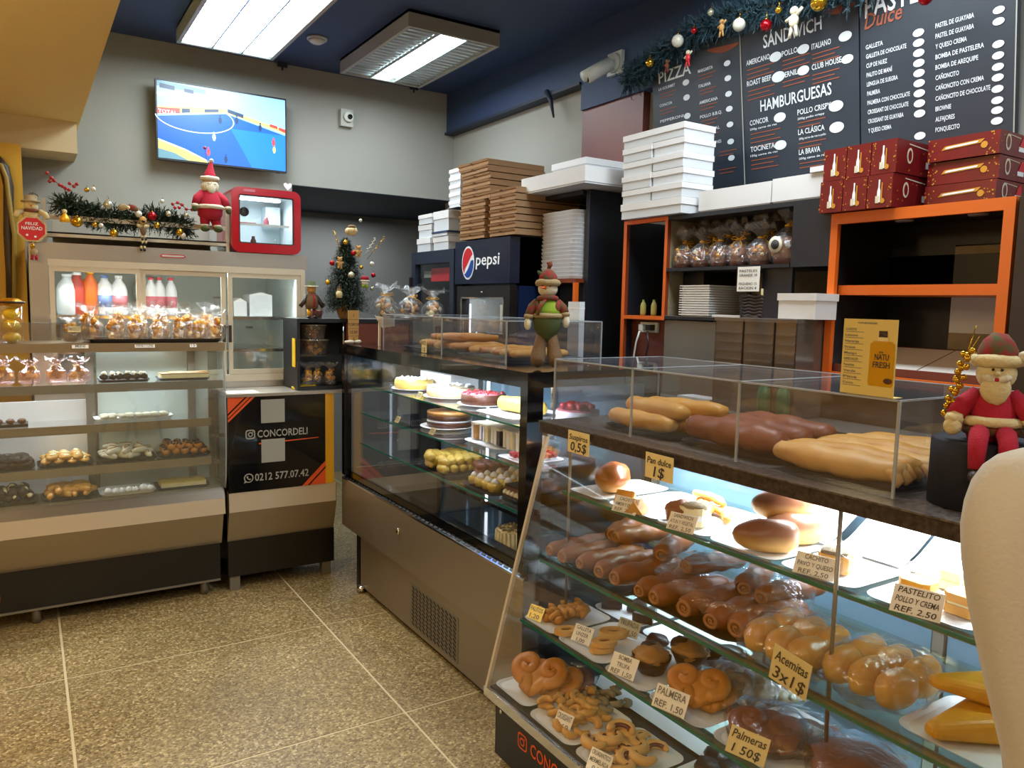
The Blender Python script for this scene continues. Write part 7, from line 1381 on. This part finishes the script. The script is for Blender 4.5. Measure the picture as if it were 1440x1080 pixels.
card(['PALMERA', 'REF. 1,50'], 938, 1002, Z3+.006, 1.36, 'pale card reading PALMERA on the third shelf', .095, .058, sizes=[1, .9])
for i, (x, y, z, a) in enumerate(((1.46, 1.13, .022, 16), (1.50, 1.10, .018, 10), (1.54, 1.07, .008, 4))): place(pb, (x, y, Z3+z), 0, 'wrapped brown palmier behind the handwritten card, %s' % ('top one', 'middle one', 'lowest one')[i], 'wrapped brown palmiers', 1.25, rot=(radians(a), 0, -pi/2+.5))
card(['Palmeras', '1 50$'], 1046, 1068, Z3+.006, 1.36, 'handwritten card reading Palmeras 1 50$', .095, .06, hand=True, mat='card_yellow')
lf = thing('wrapped_loaf', 'flat brown wrapped loaf at the near end of the third shelf', 'bread', (1.50, .90, Z3+.006), -.3); part(lf, 'loaf', MB().ell((0, 0, .03), (.10, .13, .032), 'crust_cacho', None, 20, 10, .2, 14, zcut=-.028)); part(lf, 'cellophane_wrap', MB().ell((0, 0, .034), (.115, .145, .038), 'cello_fine', None, 20, 9, .3, 14, zcut=-.03))
# -------- bottom deck
Z4 = .269
paper(1.375, 1.945, Z4, .25, .19, 'white tray of the big coiled pastry on the case floor'); paper(1.365, 1.72, Z4, .25, .22, 'white tray of bite sized croissants'); paper(1.365, 1.50, Z4, .25, .2, 'white tray of jam filled crescents'); paper(1.48, 1.29, Z4, .3, .2, 'white tray of dark biscuits on the case floor'); paper(1.65, 1.6, Z4, .24, .6, 'long white tray at the back of the case floor'); paper(1.6, .95, Z4, .5, .42, 'white tray at the near end of the case floor')
place(pm, (1.36, 1.93, Z4+.055), 0, 'big golden heart shaped palmier leaning upright on the case floor', None, 1.35, rot=(radians(34), 0, -pi/2+.55)); place(pm, (1.41, 1.905, Z4+.03), 0, 'golden palmier behind the big one on the case floor', None, 1.25, rot=(radians(26), 0, -pi/2+.5)); place(pb, (1.46, 1.90, Z4+.02), 0, 'wrapped brown palmier at the back of the far floor tray', None, 1.15, rot=(radians(16), 0, -pi/2+.5))
cb = tag(MB().tube([(.022*cos(a), .022*sin(a), .012) for a in [radians(20+14*i) for i in range(13)]], [.004, .007, .009, .011, .009, .012, .010, .012, .009, .011, .009, .007, .004], 'crust_pale', 8, jit=.3).build('croissant_bite'), 'x', 'croissant')
for i in range(34):
    l_ = i//20; place(cb, (1.29+.036*((i % 20) % 5)+.01*l_+R.uniform(-.006, .006), 1.80-.045*((i % 20)//5)+R.uniform(-.006, .006), Z4+.005+.016*l_), R.uniform(0, 6), 'tiny golden croissant in the heap on the case floor', 'tiny croissants', R.uniform(.85, 1.15), (R.uniform(-.3, .3), R.uniform(-.3, .3), R.uniform(0, 6)))
cd = dup(cb, (1.47, 1.76, Z4+.006), .3, 'tiny grey brown croissant in the wrapped heap behind', 'dull tiny croissants'); cd.data = cb.data.copy(); cd.data.materials[0] = MAT['coconut']
for i in range(11): dup(cd, (1.46+.03*(i % 4), 1.79-.04*(i//4), Z4+.008+.012*(i % 2)), i, None, None)
card(['CROISSANT', '0,60'], 788, 1028, Z4+.006, 1.25, 'small pale card in front of the tiny croissants', .06, .05)
jp = thing('jam_crescent', 'x', 'pastry'); part(jp, 'dough', MB().tube([(.030*cos(a), .030*sin(a), .014) for a in [radians(10+16*i) for i in range(14)]], [.006+.008*sin(pi*i/13) for i in range(14)], 'dough_cream', 9, jit=.3)); part(jp, 'jam', MB().tube([(.022*cos(a), .022*sin(a), .017) for a in [radians(40+16*i) for i in range(9)]], .007, 'jam', 7, jit=.2))
for i in range(15): place(jp, (1.30+.045*(i % 4)+R.uniform(-.005, .005), 1.565-.05*((i//4) % 3), Z4+.005+.018*(i > 11)), R.uniform(0, 6), 'pale crescent filled with dark jam on the case floor', 'jam crescents', R.uniform(.9, 1.1))
card(['CRUASANTICO', 'MERMELADA', '0,80'], 838, 1088, Z4+.006, 1.25, 'pale card in front of the jam crescents', .07, .055)
for i, (x, y) in enumerate(((1.50, 1.34), (1.54, 1.30), (1.49, 1.27), (1.56, 1.36), (1.60, 1.29), (1.52, 1.22))): place(bc, (x, y, Z4+.008), i, 'black biscuit on the case floor', 'black biscuits on the floor tray', 1.1)

# -------- on the granite: acrylic cover, trays, pastries
acrylic_cover('acrylic_cover', 'clear acrylic cover with long pastries on the granite top in the foreground', 1.47, 1.93, .868, 2.048, 1.127, 1.327, (1.666, 1.275))
ZG = 1.127
for y, d, w_, lab in ((1.70, .32, .36, 'dark tray of yellow pastries at the far end of the foreground cover'), (1.365, .34, .36, 'dark tray of brown pastries in the middle of the foreground cover'), (1.03, .30, .40, 'dark tray of cream pastries at the near end of the foreground cover')):
    t = tray('pastry_tray', lab, w_, d, 'tray_dark', .012); t.location = (1.69, y, ZG+.001)
ly = long_pastry('yellow_pastry', 'x', .27, .036, 'cornflour_pale' if 0 else 'crust_pale', 5, False, .8)
for i, (x, y, z, rz) in enumerate(((1.56, 1.72, 0, 1.5), (1.62, 1.70, 0, 1.62), (1.69, 1.71, 0, 1.5), (1.76, 1.70, 0, 1.6), (1.60, 1.70, .036, 1.4), (1.68, 1.66, .038, 1.75))): place(ly, (x, y, ZG+.010+z), rz, 'long yellow pastry on the far tray of the foreground cover, %s' % ('front', 'second', 'third', 'rear', 'front one on top', 'rear one on top')[i], 'long yellow pastries', .97)
lb = long_pastry('brown_pastry', 'x', .30, .046, 'crust_cacho', 7, True, .85)
for i, (x, y, z, rz) in enumerate(((1.57, 1.37, 0, 1.66), (1.67, 1.36, 0, 1.5), (1.77, 1.37, 0, 1.6))): place(lb, (x, y, ZG+.010+z), rz+pi*(i == 0), 'long brown folded pastry in the middle of the foreground cover, %s' % ('front', 'middle', 'rear')[i], 'long brown pastries', 1.0)
lc = [long_pastry('cream_pastry_roll', 'x', .30, .039, m_, s_, True, .8) for m_, s_ in (('dough_cream', 9), ('crust_pale', 11))]
for i, (x, y, z) in enumerate(((1.53, 1.04, 0), (1.592, 1.05, 0), (1.655, 1.03, 0), (1.72, 1.05, 0), (1.785, 1.04, 0), (1.845, 1.03, 0))): place(lc[i % 2], (x, y, ZG+.010+z), -pi/2+R.uniform(-.06, .06), 'long pale filled pastry with a hooked end on the near tray, %s from the front' % ('first', 'second', 'third', 'fourth', 'fifth', 'sixth')[i], 'long pale pastries', 1.0)
for (px, py, lines, lab) in ((813, 641, ['Suspiros', '0,5$'], 'handwritten tan card stuck to the granite edge at the far end'), (926, 678, ['Pan dulce', '1$'], 'handwritten tan card stuck to the granite edge, second one')):
    c = tag_card(lines, .105, .068, 'card_yellow', lab, True, [.8, 1.3], tilt=0); p = PX(px, py, 1.409); c.location = (1.408, p.y, p.z+.004); c.rotation_euler = (0, 0, -pi/2)
# menu flyer on the cover
t = thing('menu_flyer', 'yellow drinks flyer with a juice bottle picture standing on the foreground cover', 'flyer', (1.475, .945, 1.329), -pi/2-.06)
W, H = .125, .158; part(t, 'sheet', MB().b(-W/2, W/2, -.001, .001, 0, H, 'flyer')); m = MB(); O = Vector((-W/2, -.001, 0))
m.text('OUR BEVERAGES', O+XA*.035+ZA*.148, XA, ZA, .004, 'ink_grey', .045)
for i in range(10): m.text(('CLASICOS', 'Limon', 'Naranja', 'Fresa', 'Mango', 'ESPECIALES', 'Parchita', 'Verde', 'Pina', 'Coco')[i], O+XA*.006+ZA*(.134-.0125*i), XA, ZA, .005, 'ink_grey', .026+.004*(i % 3)); m.poly2([(.006, .1305-.0125*i), (.05, .1305-.0125*i), (.05, .1315-.0125*i), (.006, .1315-.0125*i)], O, XA, ZA, 'ink_grey')
m.poly2([(.068, .022), (.120, .022), (.122, .028), (.122, .108), (.115, .114), (.075, .114), (.067, .108), (.066, .028)], O, XA, ZA, 'bottle_oil'); m.poly2([(.083, .114), (.106, .114), (.106, .122), (.083, .122)], O, XA, ZA, 'card_yellow'); m.poly2([(.085, .122), (.104, .122), (.104, .135), (.085, .135)], O, XA, ZA, 'choc')
m.text('NATU', O+XA*.079+ZA*.076, XA, ZA, .012, 'ink', .032, off=.002); m.text('FRESH', O+XA*.076+ZA*.060, XA, ZA, .012, 'ink', .038, off=.002); m.text('the', O+XA*.088+ZA*.09, XA, ZA, .004, 'ink', .01, off=.002); m.disc((.112, .034), .010, .006, O, XA, ZA, 'choc_light', .002)
part(t, 'print', m, 'bottle picture and drinks list'); part(t, 'base_fold', MB().b(-W/2, W/2, -.001, .03, 0, .001, 'flyer'))
# dark cylinder and the seated santa
cyc = Vector((1.585, .758, 1.127)); 
t = thing('velvet_drum', 'round dark velvet drum stand under the seated santa', 'stand', cyc); part(t, 'side_wall', MB().lathe([(.092, 0), (.092, .128), (.088, .132)], (0, 0, 0), 'velvet', 36)); part(t, 'top', MB().lathe([(.088, .130), (0, .131)], (0, 0, 0), 'concrete', 36))
t = thing('seated_santa', 'plush santa with plaid hat and cream beard sitting on the dark drum', 'doll', (1.575, .742, 1.262), radians(-62)); 
part(t, 'coat', MB().lathe([(.040, -.002), (.046, .02), (.040, .06), (.028, .095), (.018, .105)], (0, 0, 0), 'red_felt', 18, sy=.85, jit=.06)); part(t, 'belt', MB().tube([(.044*cos(a), .038*sin(a), .018) for a in [i*pi/9 for i in range(18)]], .008, 'plaid', 7, closed=True, flat=1.3)); part(t, 'belt_trim', MB().tube([(.048*cos(a), .042*sin(a), .036) for a in [pi+i*pi/12 for i in range(13)]], .010, 'felt_cream', 8, jit=.3))
for s_ in (-1, 1):
    part(t, 'sleeve', MB().tube([(s_*.026, 0, .088), (s_*.052, -.012, .062), (s_*.062, -.026, .046)], [.016, .019, .018], 'red_felt', 9)); part(t, 'cuff', MB().ell((s_*.064, -.030, .040), (.018, .016, .012), 'felt_cream', None, 12, 7, .3)); part(t, 'mitten', MB().ell((s_*.066, -.034, .024), (.016, .014, .018), 'felt_cream'))
    part(t, 'leg', MB().tube([(s_*.020, -.02, .014), (s_*.022, -.065, .016), (s_*.024, -.092, .004), (s_*.024, -.100, -.045)], [.018, .017, .016, .013], 'red_felt', 10)); part(t, 'boot', MB().ell((s_*.024, -.108, -.058), (.013, .020, .013), 'cable'))
part(t, 'head', doll_face(MB().ell((0, -.006, .128), (.034, .032, .034), 'felt_cream', None, 18, 12), (0, -.012, .132), .030, nose='felt_cream'))
part(t, 'mouth', MB().ell((0, -.039, .118), (.006, .003, .004), 'red_felt')); bd = MB().ell((0, -.028, .100), (.026, .014, .030), 'felt_cream', None, 14, 9, .15).ell((-.012, -.037, .120), (.013, .006, .007), 'felt_white', (0, .35, 0)).ell((.012, -.037, .120), (.013, .006, .007), 'felt_white', (0, -.35, 0)); part(t, 'beard', bd)
part(t, 'hat', MB().tube([(0, 0, .150), (.0, 0, .172), (.0, 0, .19), (.002, 0, .205)], [.036, .034, .026, .012], 'plaid', 16)); part(t, 'hat_brim', MB().tube([(.036*cos(a), .034*sin(a), .152) for a in [i*pi/9 for i in range(18)]], .012, 'felt_cream', 8, closed=True, jit=.25)); part(t, 'pompom', MB().ell((.042, -.016, .162), .011, 'felt_white', None, 10, 7, .2))
a = PX(1330, 585, 1.53); b = PX(1362, 492, 1.53); t = thing('beaded_pick', 'stem of small gold beads standing left of the seated santa', 'ornament', a)
part(t, 'stem', MB().tube([(0, 0, -.03), (0, 0, 0), b-a, (b-a)*1.32+Vector((0, 0, .004))], .0012, 'gold_ball', 5)); part(t, 'stem', MB().tube([(b-a)*.9, (b-a)*1.2+Vector((0, -.012, 0))], .0010, 'gold_ball', 5))
for i in range(22): u_ = i/21; c = (b-a)*u_; part(t, 'bead', MB().ell(c+Vector((0, .008*sin(i*2.3), .003*cos(i*1.7))), .0065, 'gold_ball', None, 9, 6))

# ================================================================ chair in the right foreground
rt = Vector((.843, -.537, 0)); fw = Vector((.537, .843, 0)); cp = Vector((.915, .258, 1.2)); prof = []
for x, y in ((1440, 631), (1418, 637), (1396, 652), (1379, 675), (1368, 705), (1362, 740), (1363, 790), (1370, 845), (1381, 900), (1394, 960), (1408, 1020), (1422, 1076)):
    q = PP(x, y, cp, fw); prof.append(((q-cp).dot(rt), q.z))
ch = thing('upholstered_stool', 'high cream upholstered chair with a rounded padded back in the right foreground', 'chair', (cp.x, cp.y, 0), math.atan2(rt.y, rt.x))
zt = prof[0][1]+.012; L_ = [(0, zt+.006), (prof[0][0]*.5, zt+.003)]+prof+[(prof[-1][0]*.93, prof[-1][1]-.05), (prof[-1][0]*.6, prof[-1][1]-.085), (0, prof[-1][1]-.09)]
m = MB(); rings = []
full = L_+[(-a, b) for a, b in L_[-2:0:-1]]; n_ = len(full); cz = (zt+L_[-1][1])/2
for s_, y in ((.0, -.045), (.55, -.044), (.86, -.034), (.97, -.016), (1.0, .004), (.97, .024), (.86, .040), (.5, .050), (0, .052)): rings.append([(a*s_, y, cz+(b-cz)*s_) for a, b in full])
V = [p for r_ in rings for p in r_]; m.add(V, [(q*n_+i, q*n_+(i+1) % n_, (q+1)*n_+(i+1) % n_, (q+1)*n_+i) for q in range(len(rings)-1) for i in range(n_)], 'chair_fabric', True); part(ch, 'backrest', m)
for s_ in (-1, 1): part(ch, 'back_support', MB().tube([(s_*.10, .01, L_[-1][1]+.04), (s_*.11, 0, .90), (s_*.13, -.02, .76)], .016, 'wood_dark', 8))
part(ch, 'seat', MB().ell((0, -.20, .77), (.22, .21, .045), 'chair_fabric', None, 28, 10, p=.75)); part(ch, 'seat_frame', MB().b(-.17, .17, -.37, -.03, .70, .735, 'wood_dark', bev=.03))
for sx in (-1, 1):
    for sy in (-.35, -.05): part(ch, 'leg', MB().tube([(sx*.15, sy, .71), (sx*.19, sy+(.02 if sy > -.2 else -.03), 0)], [.019, .013], 'wood_dark', 8))
part(ch, 'footrest', MB().tube([(-.165, -.36, .28), (.165, -.36, .28)], .010, 'chrome', 8))
